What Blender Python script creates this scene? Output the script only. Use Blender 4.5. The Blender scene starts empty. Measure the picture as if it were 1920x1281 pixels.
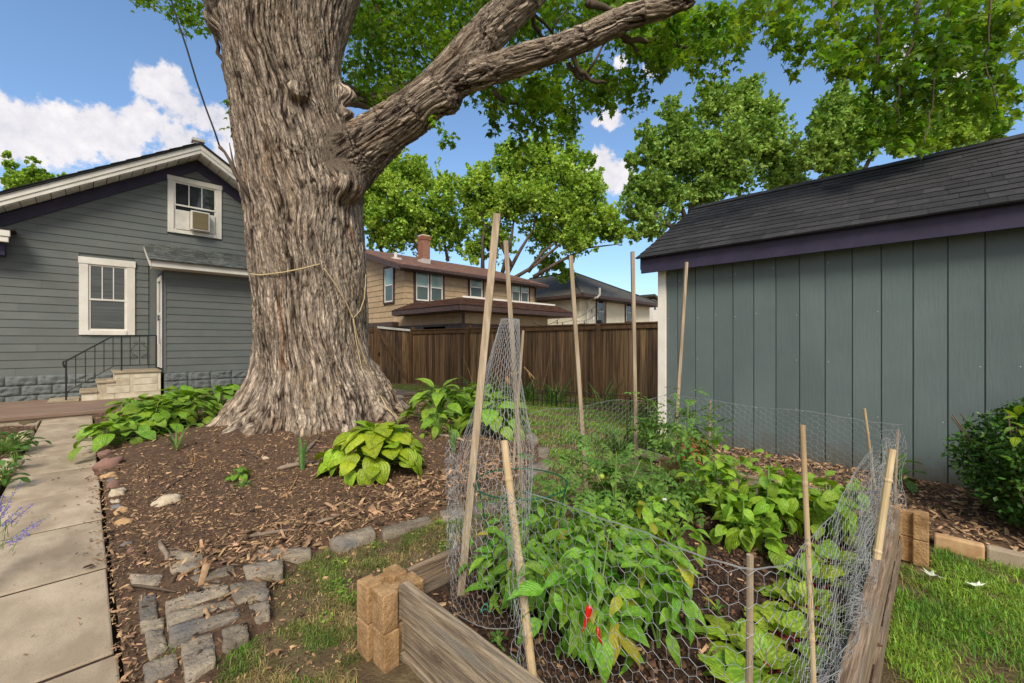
import bpy, math, random
import numpy as np
from mathutils import Vector, Matrix, Euler
random.seed(7); rng = np.random.default_rng(7)
S = bpy.context.scene; C = S.collection; R = math.radians; PI = math.pi
# ------------------------------------------------------------------ camera, world, sun, exposure
CZ = 1.22
cam = bpy.data.cameras.new('camera'); cam.lens = 15.0; cam.sensor_width = 36; cam.clip_start = .05; cam.clip_end = 2000
co = bpy.data.objects.new('camera', cam); C.objects.link(co); co.location = (0, 0, CZ); co.rotation_euler = (R(90), 0, R(-45)); S.camera = co
SUN_EL, SUN_AZ = R(44), R(222)          # azimuth measured from +Y clockwise: where the sun stands
S.view_settings.view_transform = 'Standard'; S.view_settings.look = 'None'; S.view_settings.gamma = 1; S.view_settings.use_curve_mapping = False
S.view_settings.exposure = 0.95
W = bpy.data.worlds.new('World'); S.world = W; W.use_nodes = True
sun = bpy.data.lights.new('sun', 'SUN'); sun.energy = 2.0; sun.angle = R(24); sun.color = (1, .93, .82)
so = bpy.data.objects.new('sun', sun); C.objects.link(so)
sd = Vector((math.sin(SUN_AZ)*math.cos(SUN_EL), math.cos(SUN_AZ)*math.cos(SUN_EL), math.sin(SUN_EL)))
so.rotation_euler = sd.to_track_quat('Z', 'Y').to_euler(); so.location = sd*30

def P(px, py, d):                       # a pixel of the photograph at view depth d, as a point of the yard
    a = (px-960)/800; b = (640.5-py)/800
    return Vector(((1+a)*d/math.sqrt(2), (1-a)*d/math.sqrt(2), CZ+b*d))
def atY(px, py, Y): return P(px, py, Y*math.sqrt(2)/(1-(px-960)/800))
def atX(px, py, X): return P(px, py, X*math.sqrt(2)/(1+(px-960)/800))
def atZ(px, py, z): return P(px, py, (z-CZ)*800/(640.5-py))

# sky: Nishita plus cumulus clouds
nt = W.node_tree; nt.nodes.clear()
def N(t, typ, **kw):
    n = t.nodes.new(typ)
    for k, v in kw.items():
        if k.startswith('i_'): 
            key = k[2:]; key = int(key) if key.isdigit() else key.replace('_', ' ')
            n.inputs[key].default_value = v
        else: setattr(n, k, v)
    return n
def mth(t, op, a, b=None, clamp=False):
    n = t.nodes.new('ShaderNodeMath'); n.operation = op; n.use_clamp = clamp
    for i, v in enumerate((a, b)):
        if v is None: continue
        if isinstance(v, (int, float)): n.inputs[i].default_value = v
        else: t.links.new(v, n.inputs[i])
    return n.outputs[0]
def mixc(t, f, a, b, bt='MIX'):
    n = t.nodes.new('ShaderNodeMix'); n.data_type = 'RGBA'; n.blend_type = bt
    for s, v in ((0, f), (6, a), (7, b)):
        if hasattr(v, 'is_linked') or hasattr(v, 'links'): t.links.new(v, n.inputs[s])
        else: n.inputs[s].default_value = v if s == 0 else (tuple(v)+(1,) if len(v) == 3 else v)
    return n.outputs[2]
sky = N(nt, 'ShaderNodeTexSky'); sky.sky_type = 'NISHITA'; sky.sun_disc = False; sky.sun_elevation = SUN_EL; sky.sun_rotation = SUN_AZ
sky.air_density = 1.3; sky.dust_density = .05; sky.ozone_density = 3.0
tc = N(nt, 'ShaderNodeTexCoord')
vec = tc.outputs['Generated']
wn = N(nt, 'ShaderNodeTexNoise', i_Scale=11.0, i_Detail=8.0, i_Roughness=.62); nt.links.new(vec, wn.inputs['Vector'])
wn2 = N(nt, 'ShaderNodeTexNoise', i_Scale=38.0, i_Detail=6.0, i_Roughness=.62); nt.links.new(vec, wn2.inputs['Vector'])
blobs = [(0,245,120),(60,235,75),(110,255,90),(170,240,62),(215,245,75),(265,225,62),(290,160,52),(320,155,46),(350,200,72),(390,215,55),(420,230,60),(440,300,80),(340,270,70),(230,275,55),
         (1146,224,24),(1118,228,12),(1128,300,34),(1150,330,42),(1105,345,30),(1215,132,20),(1165,118,14),(1720,105,55),(1860,60,60),(1790,140,40),(1280,110,12),(20,345,26),(-60,215,120),(690,250,25)]
acc = None
for (bx, by, br) in blobs:
    v = (P(bx, by, 1)-Vector((0, 0, CZ))); L = v.length; v = v/L
    n = N(nt, 'ShaderNodeVectorMath', operation='DISTANCE'); nt.links.new(vec, n.inputs[0]); n.inputs[1].default_value = v
    rr = br/800/L/L*1.15
    f = mth(nt, 'SUBTRACT', 1.0, mth(nt, 'DIVIDE', n.outputs['Value'], rr))
    acc = f if acc is None else mth(nt, 'MAXIMUM', acc, f)
# the rest of the sky carries broken cloud of the same kind
far_n = N(nt, 'ShaderNodeTexNoise', i_Scale=2.3, i_Detail=6.0, i_Roughness=.55); nt.links.new(vec, far_n.inputs['Vector'])
view = (P(960, 300, 1)-Vector((0, 0, CZ))).normalized()
dn = N(nt, 'ShaderNodeVectorMath', operation='DISTANCE'); nt.links.new(vec, dn.inputs[0]); dn.inputs[1].default_value = view
outm = mth(nt, 'MULTIPLY', mth(nt, 'SUBTRACT', dn.outputs['Value'], 1.0), 3.0, clamp=True)
farc = mth(nt, 'SUBTRACT', mth(nt, 'MULTIPLY', mth(nt, 'SUBTRACT', far_n.outputs[0], .37), 5.0), mth(nt, 'MULTIPLY', mth(nt, 'SUBTRACT', 1.0, outm), 3.0))
accb = mth(nt, 'MAXIMUM', acc, farc)
den = mth(nt, 'ADD', accb, mth(nt, 'MULTIPLY', mth(nt, 'SUBTRACT', wn.outputs[0], .5), 1.9))
den = mth(nt, 'ADD', den, mth(nt, 'MULTIPLY', mth(nt, 'SUBTRACT', wn2.outputs[0], .5), 1.5))
cm = N(nt, 'ShaderNodeMapRange', interpolation_type='SMOOTHSTEP'); nt.links.new(den, cm.inputs[0]); cm.inputs[1].default_value = .06; cm.inputs[2].default_value = .46
shade = N(nt, 'ShaderNodeMapRange'); nt.links.new(mth(nt, 'ADD', mth(nt, 'MULTIPLY', wn2.outputs[0], 1.2), mth(nt, 'MULTIPLY', wn.outputs[0], 1.3)), shade.inputs[0]); shade.inputs[1].default_value = .9; shade.inputs[2].default_value = 1.6
ccol = mixc(nt, shade.outputs[0], (3.8, 3.7, 4.0), (5.5, 5.25, 5.2))
sz_ = N(nt, 'ShaderNodeSeparateXYZ'); nt.links.new(vec, sz_.inputs[0]); hz_ = N(nt, 'ShaderNodeMapRange', interpolation_type='SMOOTHSTEP', i_1=0.0, i_2=.45); nt.links.new(sz_.outputs[2], hz_.inputs[0])
skyc = mixc(nt, 1.0, sky.outputs[0], mixc(nt, hz_.outputs[0], (.60, .71, .90), (.78, .85, .93)), 'MULTIPLY')
fin = mixc(nt, mth(nt, 'MULTIPLY', cm.outputs[0], .93), skyc, ccol)
bg = N(nt, 'ShaderNodeBackground'); bg.inputs['Strength'].default_value = .10
nt.links.new(fin, bg.inputs[0]); wo = N(nt, 'ShaderNodeOutputWorld'); nt.links.new(bg.outputs[0], wo.inputs[0])

# ------------------------------------------------------------------ materials
def srgb(r, g, b):
    f = lambda c: ((c/255)/12.92 if c/255 <= .04045 else ((c/255+.055)/1.055)**2.4)
    return (f(r), f(g), f(b))
MATS = {}
def pm(name, c1, c2, sc=(4, 4, 4), c3=None, rough=.8, bump=.25, bsc=(60, 60, 60), bdist=.004, rnd=.12, metal=0, spec=.35, det=6, speck=None, attr=None, trans=0, island=False, hue=0.0, lo=.35, hi=.65, knots=None):
    """two-tone noise colour + fine relief + per-object variation"""
    m = bpy.data.materials.new(name); m.use_nodes = True; t = m.node_tree; t.nodes.clear()
    out = N(t, 'ShaderNodeOutputMaterial'); b = N(t, 'ShaderNodeBsdfPrincipled', i_Roughness=rough, i_Metallic=metal); b.inputs['Specular IOR Level'].default_value = spec
    tx = N(t, 'ShaderNodeTexCoord'); oi = N(t, 'ShaderNodeObjectInfo')
    off = N(t, 'ShaderNodeVectorMath', operation='SCALE'); cmb = N(t, 'ShaderNodeCombineXYZ', i_0=13.1, i_1=7.7, i_2=3.3); t.links.new(cmb.outputs[0], off.inputs[0]); t.links.new(oi.outputs['Random'], off.inputs['Scale'])
    base = N(t, 'ShaderNodeVectorMath', operation='ADD'); t.links.new(off.outputs[0], base.inputs[1])
    if attr:
        an = N(t, 'ShaderNodeAttribute', attribute_name=attr); t.links.new(an.outputs['Vector'], base.inputs[0])
    else: t.links.new(tx.outputs['Object'], base.inputs[0])
    def noise(scv, d=det, rgh=.6):
        mp = N(t, 'ShaderNodeVectorMath', operation='MULTIPLY'); t.links.new(base.outputs[0], mp.inputs[0]); mp.inputs[1].default_value = scv
        n = N(t, 'ShaderNodeTexNoise', i_Scale=1.0, i_Detail=float(d), i_Roughness=rgh); t.links.new(mp.outputs[0], n.inputs['Vector']); return n.outputs[0]
    mr = N(t, 'ShaderNodeMapRange'); t.links.new(noise(sc), mr.inputs[0]); mr.inputs[1].default_value = lo; mr.inputs[2].default_value = hi
    col = mixc(t, mr.outputs[0], c1, c2)
    if c3:
        mr2 = N(t, 'ShaderNodeMapRange'); t.links.new(noise(tuple(s*.37+.3 for s in sc), 4), mr2.inputs[0]); mr2.inputs[1].default_value = .5; mr2.inputs[2].default_value = .72
        col = mixc(t, mr2.outputs[0], col, c3)
    if speck:
        mr3 = N(t, 'ShaderNodeMapRange'); t.links.new(noise((speck[1],)*3, 2), mr3.inputs[0]); mr3.inputs[1].default_value = .6; mr3.inputs[2].default_value = .7
        col = mixc(t, mr3.outputs[0], col, speck[0])
    if knots:
        mk = N(t, 'ShaderNodeVectorMath', operation='MULTIPLY'); t.links.new(base.outputs[0], mk.inputs[0]); mk.inputs[1].default_value = knots
        vk = N(t, 'ShaderNodeTexVoronoi', i_Scale=1.0); t.links.new(mk.outputs[0], vk.inputs['Vector'])
        kd = vk.outputs['Distance']; ring = mth(t, 'SINE', mth(t, 'MULTIPLY', kd, 70.0)); km = mth(t, 'MULTIPLY', mth(t, 'SUBTRACT', .16, kd), 14.0, clamp=True)
        col = mixc(t, mth(t, 'MULTIPLY', km, mth(t, 'ADD', .55, mth(t, 'MULTIPLY', ring, .2))), col, (.075, .045, .025))
    hs = N(t, 'ShaderNodeHueSaturation'); rv = oi.outputs['Random']
    if island:
        g = N(t, 'ShaderNodeNewGeometry'); rv = g.outputs['Random Per Island']
    vr = N(t, 'ShaderNodeMapRange', i_3=1-rnd*1.6, i_4=1+rnd*1.6); t.links.new(rv, vr.inputs[0]); t.links.new(vr.outputs[0], hs.inputs['Value'])
    if hue:
        wv = mth(t, 'FRACT', mth(t, 'MULTIPLY', rv, 7.31)); hr = N(t, 'ShaderNodeMapRange', i_3=.5-hue, i_4=.5+hue); t.links.new(wv, hr.inputs[0]); t.links.new(hr.outputs[0], hs.inputs['Hue'])
    t.links.new(col, hs.inputs['Color']); t.links.new(hs.outputs[0], b.inputs['Base Color'])
    if bump:
        bn = N(t, 'ShaderNodeBump', i_Strength=bump, i_Distance=bdist); t.links.new(noise(bsc, 5, .65), bn.inputs['Height']); t.links.new(bn.outputs[0], b.inputs['Normal'])
    sh = b.outputs[0]
    if trans:
        tr = N(t, 'ShaderNodeBsdfTranslucent'); gc = mixc(t, 1.0, hs.outputs[0], (1.45, 1.4, .8), 'MULTIPLY'); t.links.new(gc, tr.inputs[0])
        mx = N(t, 'ShaderNodeMixShader', i_0=trans); t.links.new(sh, mx.inputs[1]); t.links.new(tr.outputs[0], mx.inputs[2]); sh = mx.outputs[0]
    t.links.new(sh, out.inputs[0]); MATS[name] = m; return m

def leafmat(name, c1, c2, vein=(.25, .35, .1), nside=0, rough=.42, trans=.28, veinw=.03, hue=.02, rnd=.16, rib=.5, spots=None, stripes=0):
    """broad leaf: UV x across (-1..1 mapped 0..1), y along; midrib, side veins in colour and relief"""
    m = bpy.data.materials.new(name); m.use_nodes = True; t = m.node_tree; t.nodes.clear()
    out = N(t, 'ShaderNodeOutputMaterial'); b = N(t, 'ShaderNodeBsdfPrincipled', i_Roughness=rough); b.inputs['Specular IOR Level'].default_value = .4
    uv = N(t, 'ShaderNodeUVMap'); sx = N(t, 'ShaderNodeSeparateXYZ'); t.links.new(uv.outputs[0], sx.inputs[0]); oi = N(t, 'ShaderNodeObjectInfo')
    ax = mth(t, 'ABSOLUTE', mth(t, 'SUBTRACT', sx.outputs[0], .5)); y = sx.outputs[1]
    mid = mth(t, 'SUBTRACT', 1.0, mth(t, 'DIVIDE', ax, veinw), clamp=True)
    if stripes: w = mth(t, 'SINE', mth(t, 'MULTIPLY', ax, stripes*6.28))
    else: w = mth(t, 'SINE', mth(t, 'MULTIPLY', mth(t, 'SUBTRACT', y, mth(t, 'MULTIPLY', ax, .75)), nside*6.28))
    side = mth(t, 'MULTIPLY', mth(t, 'SUBTRACT', w, .86), 5.0, clamp=True)
    tx = N(t, 'ShaderNodeTexCoord'); nz = N(t, 'ShaderNodeTexNoise', i_Scale=9.0, i_Detail=4.0, noise_dimensions='4D'); t.links.new(tx.outputs['Object'], nz.inputs['Vector']); t.links.new(mth(t, 'MULTIPLY', oi.outputs['Random'], 40), nz.inputs['W'])
    mr = N(t, 'ShaderNodeMapRange'); t.links.new(nz.outputs[0], mr.inputs[0]); mr.inputs[1].default_value = .35; mr.inputs[2].default_value = .68
    col = mixc(t, mr.outputs[0], c1, c2)
    col = mixc(t, mth(t, 'MULTIPLY', mth(t, 'MAXIMUM', mid, mth(t, 'MULTIPLY', side, .55)), .7), col, vein)
    if spots:
        ns = N(t, 'ShaderNodeTexNoise', i_Scale=26.0, i_Detail=3.0, noise_dimensions='4D'); t.links.new(tx.outputs['Object'], ns.inputs['Vector']); t.links.new(mth(t, 'MULTIPLY', oi.outputs['Random'], 20), ns.inputs['W'])
        sm = mth(t, 'MULTIPLY', mth(t, 'SUBTRACT', ns.outputs[0], .66), 14.0, clamp=True); col = mixc(t, sm, col, spots)
    hs = N(t, 'ShaderNodeHueSaturation'); vr = N(t, 'ShaderNodeMapRange', i_3=1-rnd*1.5, i_4=1+rnd*1.3); t.links.new(oi.outputs['Random'], vr.inputs[0]); t.links.new(vr.outputs[0], hs.inputs['Value'])
    wv = mth(t, 'FRACT', mth(t, 'MULTIPLY', oi.outputs['Random'], 7.31)); hr = N(t, 'ShaderNodeMapRange', i_3=.5-hue, i_4=.5+hue*.7); t.links.new(wv, hr.inputs[0]); t.links.new(hr.outputs[0], hs.inputs['Hue'])
    t.links.new(col, hs.inputs['Color']); t.links.new(hs.outputs[0], b.inputs['Base Color'])
    hgt = mth(t, 'ADD', mth(t, 'MULTIPLY', w, .35), mth(t, 'MULTIPLY', mid, -1.0)); hgt = mth(t, 'ADD', hgt, mth(t, 'MULTIPLY', nz.outputs[0], 1.2))
    bn = N(t, 'ShaderNodeBump', i_Strength=rib, i_Distance=.004); t.links.new(hgt, bn.inputs['Height']); t.links.new(bn.outputs[0], b.inputs['Normal'])
    tr = N(t, 'ShaderNodeBsdfTranslucent'); gc = mixc(t, 1.0, hs.outputs[0], (1.5, 1.35, .5), 'MULTIPLY'); t.links.new(gc, tr.inputs[0])
    mx = N(t, 'ShaderNodeMixShader', i_0=trans); t.links.new(b.outputs[0], mx.inputs[1]); t.links.new(tr.outputs[0], mx.inputs[2]); t.links.new(mx.outputs[0], out.inputs[0])
    MATS[name] = m; return m

# ------------------------------------------------------------------ mesh helpers
def tag(o, label=None, cat=None, group=None, kind=None):
    if label: o['label'] = label
    if cat: o['category'] = cat
    if group: o['group'] = group
    if kind: o['kind'] = kind
    return o
def link(o, parent=None):
    C.objects.link(o)
    if parent: o.parent = parent
    return o
def empty(name, loc=(0, 0, 0), rz=0, label=None, cat=None, group=None, kind=None):
    o = bpy.data.objects.new(name, None); o.location = loc; o.rotation_euler = (0, 0, rz); o.empty_display_size = .1; C.objects.link(o)
    return tag(o, label, cat, group, kind)
def mesh(name, v, f, mat, smooth=False, uv=None):
    me = bpy.data.meshes.new(name); me.from_pydata([tuple(p) for p in v], [], f); me.update()
    if mat: me.materials.append(mat)
    if smooth: me.polygons.foreach_set('use_smooth', [True]*len(me.polygons))
    if uv is not None:
        l = me.uv_layers.new(name='UVMap'); vi = np.zeros(len(me.loops), 'i'); me.loops.foreach_get('vertex_index', vi); l.data.foreach_set('uv', np.asarray(uv, 'f')[vi].ravel())
    return me
def obj(name, v, f, mat, parent=None, smooth=False, loc=None, uv=None):
    o = bpy.data.objects.new(name, mesh(name, v, f, mat, smooth, uv)); link(o, parent)
    if loc: o.location = loc
    return o
def inst(name, me, parent=None, loc=(0, 0, 0), rot=(0, 0, 0), sc=1):
    o = bpy.data.objects.new(name, me); o.location = loc; o.rotation_euler = rot; o.scale = (sc,)*3 if isinstance(sc, (int, float)) else sc
    return link(o, parent)
def npmesh(name, V, T, mat, smooth=False, quads=False):
    """fast mesh from arrays; T (m,3) or (m,4)"""
    me = bpy.data.meshes.new(name); V = np.ascontiguousarray(V, 'f'); T = np.ascontiguousarray(T, 'i'); k = T.shape[1]
    me.vertices.add(len(V)); me.vertices.foreach_set('co', V.ravel()); me.loops.add(T.size); me.loops.foreach_set('vertex_index', T.ravel())
    me.polygons.add(len(T)); me.polygons.foreach_set('loop_start', np.arange(0, T.size, k, dtype='i')); me.polygons.foreach_set('loop_total', np.full(len(T), k, 'i'))
    me.update(calc_edges=True)
    if smooth: me.polygons.foreach_set('use_smooth', np.ones(len(T), bool))
    if mat: me.materials.append(mat)
    return me
HX = [(0, 3, 2, 1), (4, 5, 6, 7), (0, 1, 5, 4), (1, 2, 6, 5), (2, 3, 7, 6), (3, 0, 4, 7)]
class MB:
    def __init__(s): s.v = []; s.f = []
    def hexa(s, p): n = len(s.v); s.v += [tuple(q) for q in p]; s.f += [tuple(i+n for i in q) for q in HX]; return s
    def box(s, x0, x1, y0, y1, z0, z1):
        x0, x1 = sorted((x0, x1)); y0, y1 = sorted((y0, y1)); z0, z1 = sorted((z0, z1))
        return s.hexa([(x0, y0, z0), (x1, y0, z0), (x1, y1, z0), (x0, y1, z0), (x0, y0, z1), (x1, y0, z1), (x1, y1, z1), (x0, y1, z1)])
    def tube(s, pts, r, k=8, cap=True):
        pts = [Vector(p) for p in pts]; n = len(pts); rr = r if isinstance(r, (list, tuple)) else [r]*n; b0 = len(s.v); up = None
        for i, p in enumerate(pts):
            t = (pts[min(i+1, n-1)]-pts[max(i-1, 0)]).normalized()
            if up is None: up = t.orthogonal().normalized()
            up = (up-t*up.dot(t)).normalized(); w = t.cross(up)
            for j in range(k):
                a = 2*PI*j/k; s.v.append(tuple(p+up*math.cos(a)*rr[i]+w*math.sin(a)*rr[i]))
        for i in range(n-1):
            for j in range(k): s.f.append((b0+i*k+j, b0+i*k+(j+1) % k, b0+(i+1)*k+(j+1) % k, b0+(i+1)*k+j))
        if cap: s.f.append(tuple(b0+j for j in range(k))[::-1]); s.f.append(tuple(b0+(n-1)*k+j for j in range(k)))
        return s
    def bar(s, a, b, w, h, up=(0, 0, 1)):
        a = Vector(a); b = Vector(b); t = (b-a).normalized(); u = Vector(up); u = (u-t*u.dot(t)).normalized(); x = t.cross(u)
        q = []
        for p in (a, b): q += [p-x*w/2-u*h/2, p+x*w/2-u*h/2, p+x*w/2+u*h/2, p-x*w/2+u*h/2]
        return s.hexa(q)
    def prism(s, poly, z0, z1):
        n = len(poly); b = len(s.v); z0 = z0 if isinstance(z0, (list, tuple)) else [z0]*n; z1 = z1 if isinstance(z1, (list, tuple)) else [z1]*n
        s.v += [(p[0], p[1], z0[i]) for i, p in enumerate(poly)]+[(p[0], p[1], z1[i]) for i, p in enumerate(poly)]
        s.f.append(tuple(range(b, b+n))[::-1]); s.f.append(tuple(range(b+n, b+2*n)))
        for i in range(n): s.f.append((b+i, b+(i+1) % n, b+n+(i+1) % n, b+n+i))
        return s
    def build(s, name, mat, parent=None, smooth=False, bevel=0, loc=None):
        o = obj(name, s.v, s.f, mat, parent, smooth, loc)
        if bevel:
            m = o.modifiers.new('b', 'BEVEL'); m.width = bevel; m.segments = 2; m.limit_method = 'ANGLE'
        return o
def bx(name, mat, parent, *a, bevel=0): return MB().box(*a).build(name, mat, parent, bevel=bevel)

# gradient noise, vectorised
_p = rng.permutation(256).astype('i8'); _p = np.concatenate([_p, _p, _p])
_g = rng.normal(size=(256, 3)); _g /= np.linalg.norm(_g, axis=1)[:, None]
def pn(v):
    v = np.asarray(v, 'f8'); i = np.floor(v).astype('i8'); f = v-i; i &= 255; u = f*f*f*(f*(f*6-15)+10); r = 0
    for dx in (0, 1):
        for dy in (0, 1):
            for dz in (0, 1):
                h = _p[_p[_p[i[:, 0]+dx]+i[:, 1]+dy]+i[:, 2]+dz] & 255
                g = _g[h]; d = f-np.array((dx, dy, dz)); w = (u[:, 0] if dx else 1-u[:, 0])*(u[:, 1] if dy else 1-u[:, 1])*(u[:, 2] if dz else 1-u[:, 2])
                r = r+w*(g*d).sum(1)
    return r*1.6
def sst(a, b, x): t = np.clip((x-a)/(b-a), 0, 1); return t*t*(3-2*t)

# ------------------------------------------------------------------ material library
siding = pm('siding', srgb(100, 103, 99), srgb(109, 112, 107), (2, 2, 2), c3=srgb(98, 106, 102), rough=.65, bump=.25, bsc=(8, 90, 90), rnd=.03)
purple = pm('purple_trim', srgb(46, 41, 60), srgb(56, 49, 72), (5, 5, 5), rough=.55, bump=.2, bsc=(30, 30, 90), rnd=.02)
white = pm('white_paint', srgb(214, 208, 194), srgb(232, 226, 214), (3, 3, 3), rough=.5, bump=.1, rnd=.02)
dwhite = pm('aged_white_paint', srgb(196, 192, 180), srgb(222, 217, 206), (6, 6, 6), c3=srgb(170, 164, 150), rough=.6, bump=.2, rnd=.03)
glass = pm('window_glass', (.02, .025, .03), (.03, .035, .04), rough=.06, bump=0, rnd=0, spec=.9)
blindm = pm('blind_fabric', srgb(118, 126, 126), srgb(135, 142, 140), (1, 1, 40), rough=.8, bump=.3, bsc=(1, 1, 60), rnd=0)
roofm = pm('asphalt_shingle', srgb(34, 34, 36), srgb(50, 49, 50), (9, 9, 9), rough=.95, bump=.7, bsc=(300, 300, 300), bdist=.002, rnd=.20, speck=(srgb(120, 116, 112), 420))
roofa = pm('weathered_shingle', srgb(62, 64, 60), srgb(100, 102, 96), (9, 9, 9), rough=.95, bump=.6, bsc=(200, 200, 200), rnd=.22)
rusti = pm('painted_block', srgb(98, 103, 101), srgb(114, 119, 116), (7, 7, 7), rough=.8, bump=.5, bsc=(26, 26, 26), bdist=.02, rnd=.04)
conc = pm('path_concrete', srgb(156, 138, 114), srgb(190, 172, 146), (3.2, 1.6, 3), c3=srgb(132, 114, 90), rough=.9, bump=.5, bsc=(140, 140, 140), bdist=.003, rnd=.05, speck=(srgb(120, 108, 92), 210), lo=.38, hi=.6)
stepm = pm('step_concrete', srgb(196, 184, 158), srgb(222, 212, 186), (5, 5, 5), c3=srgb(168, 152, 124), rough=.85, bump=.3, bsc=(70, 70, 70), rnd=.03)
tread = pm('step_tread', srgb(150, 136, 112), srgb(176, 160, 132), (6, 6, 6), rough=.85, bump=.3, rnd=.03)
patiom = pm('stained_concrete', srgb(122, 100, 84), srgb(146, 122, 104), (1.5, 3, 3), rough=.8, bump=.3, rnd=.02)
ironm = pm('black_iron', srgb(22, 24, 26), srgb(36, 38, 40), rough=.5, bump=.1, rnd=0, spec=.5)
shedm = pm('shed_panel', srgb(90, 102, 101), srgb(101, 113, 110), (1.3, 1.3, 1.3), rough=.62, bump=.5, bsc=(60, 50, 5), bdist=.006, rnd=.03, c3=srgb(90, 104, 100))
cedar = pm('stained_cedar', srgb(66, 50, 34), srgb(142, 112, 78), (26, 26, 1.6), c3=srgb(50, 40, 31), rough=.75, bump=.5, bsc=(70, 70, 3), rnd=.28, hue=.008)
cedart = pm('cedar_trim', srgb(82, 60, 38), srgb(112, 84, 54), (20, 20, 3), rough=.7, bump=.3, bsc=(60, 60, 4), rnd=.08)
tan = pm('tan_siding', srgb(162, 138, 106), srgb(180, 156, 122), (3, 3, 3), rough=.75, bump=.3, bsc=(25, 25, 4), rnd=.04)
tand = pm('tan_ground_floor', srgb(172, 150, 112), srgb(186, 164, 126), (3, 3, 3), rough=.75, bump=.2, rnd=.03)
brownt = pm('brown_trim', srgb(66, 50, 46), srgb(82, 64, 58), (6, 6, 6), rough=.6, bump=.2, rnd=.03)
broof = pm('brown_shingle', srgb(86, 62, 52), srgb(134, 98, 80), (3, 3, 14), rough=.95, bump=.5, bsc=(40, 40, 40), rnd=.1, c3=srgb(112, 88, 76))
groof = pm('grey_shingle', srgb(60, 58, 54), srgb(88, 86, 78), (1.5, 1.5, 12), rough=.95, bump=.5, bsc=(30, 30, 30), rnd=.06)
cream = pm('cream_stucco', srgb(236, 224, 192), srgb(244, 236, 210), (2, 2, 2), rough=.85, bump=.5, bsc=(22, 22, 22), bdist=.02, rnd=.02)
brick = pm('chimney_brick', srgb(132, 86, 66), srgb(164, 112, 88), (20, 20, 20), rough=.85, bump=.2, rnd=.12)
mortar = pm('mortar', srgb(190, 176, 156), srgb(204, 192, 172), rough=.9, bump=.2, rnd=0)
curt = pm('pale_curtain', srgb(136, 168, 152), srgb(160, 188, 172), (6, 6, 1), rough=.5, bump=.2, rnd=.04, spec=.6)
bark = pm('bark', srgb(150, 132, 112), srgb(222, 202, 178), (11, 11, 30), c3=srgb(174, 148, 120), rough=.92, bump=1, bsc=(85, 85, 150), bdist=.02, rnd=.0, attr='bc', lo=.3, hi=.62)
bark2 = pm('far_bark', srgb(70, 60, 50), srgb(100, 88, 74), (5, 5, 2), rough=.95, bump=.5, bsc=(20, 20, 5), rnd=.1)
twigm = pm('twig', srgb(78, 66, 54), srgb(104, 90, 74), rough=.9, bump=.2, rnd=.1)
mulch = pm('mulch', srgb(72, 53, 39), srgb(118, 92, 68), (26, 26, 26), c3=srgb(82, 62, 48), rough=.97, bump=1, bsc=(55, 55, 55), bdist=.02, rnd=0, lo=.3, hi=.7)
chipm = pm('bark_chip', srgb(104, 80, 58), srgb(166, 134, 100), (12, 12, 12), rough=.9, bump=.3, rnd=.55, island=True, hue=.012)
soilm = pm('garden_soil', srgb(44, 31, 23), srgb(72, 53, 40), (30, 30, 30), rough=.97, bump=1, bsc=(60, 60, 60), bdist=.015, rnd=0, speck=(srgb(110, 86, 66), 90))
crumbm = pm('soil_crumb', srgb(66, 47, 35), srgb(98, 72, 54), (12, 12, 12), rough=.95, bump=.3, rnd=.5, island=True)
lawnm = pm('lawn_soil', srgb(92, 78, 52), srgb(128, 110, 78), (9, 9, 9), c3=srgb(98, 76, 56), rough=.97, bump=1, bsc=(70, 70, 70), bdist=.02, rnd=0)
grassg = pm('green_blade', srgb(94, 136, 42), srgb(140, 174, 62), (3, 3, 3), rough=.55, bump=0, rnd=.28, island=True, hue=.03, trans=.3)
grassl = pm('dull_green_blade', srgb(88, 112, 44), srgb(120, 138, 62), (5, 5, 5), c3=srgb(138, 132, 74), rough=.6, bump=0, rnd=.3, island=True, hue=.03, trans=.25)
grassd = pm('dull_blade', srgb(96, 104, 50), srgb(160, 142, 92), (9, 9, 9), rough=.7, bump=0, rnd=.25, island=True, hue=.03, trans=.2, lo=.42, hi=.56)
flag = pm('flagstone', srgb(118, 106, 90), srgb(162, 148, 126), (9, 9, 9), c3=srgb(108, 106, 104), rough=.88, bump=1, bsc=(34, 34, 34), bdist=.016, rnd=.2, speck=(srgb(84, 76, 66), 60))
blockm = pm('buff_block', srgb(150, 116, 76), srgb(188, 152, 108), (16, 16, 16), c3=srgb(118, 92, 64), rough=.95, bump=1, bsc=(75, 75, 75), bdist=.009, rnd=.05, speck=(srgb(110, 80, 50), 130))
plankY = pm('weathered_plank', srgb(112, 96, 78), srgb(166, 148, 122), (100, 5, 100), c3=srgb(128, 124, 114), rough=.88, bump=1, bsc=(230, 12, 230), bdist=.005, rnd=.07, lo=.4, hi=.6, knots=(9, 3.4, 9))
plankX = pm('weathered_plank_long', srgb(106, 86, 68), srgb(156, 134, 110), (5, 100, 100), c3=srgb(118, 112, 102), rough=.88, bump=1, bsc=(12, 230, 230), bdist=.005, rnd=.08, lo=.4, hi=.6, knots=(3.4, 9, 9))
stakem = pm('stake_wood', srgb(134, 116, 92), srgb(178, 160, 134), (60, 60, 3), c3=srgb(126, 112, 92), rough=.8, bump=.5, bsc=(120, 120, 6), rnd=.08)
bamboo = pm('bamboo', srgb(176, 150, 110), srgb(206, 184, 144), (10, 10, 3), c3=srgb(150, 122, 86), rough=.5, bump=.2, rnd=.12)
wirem = pm('galvanised_wire', srgb(146, 146, 144), srgb(182, 182, 180), rough=.45, metal=.35, bump=0, rnd=.02, spec=.5)
greenw = pm('green_coated_wire', srgb(18, 72, 48), srgb(26, 90, 60), rough=.4, bump=0, rnd=0)
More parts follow.
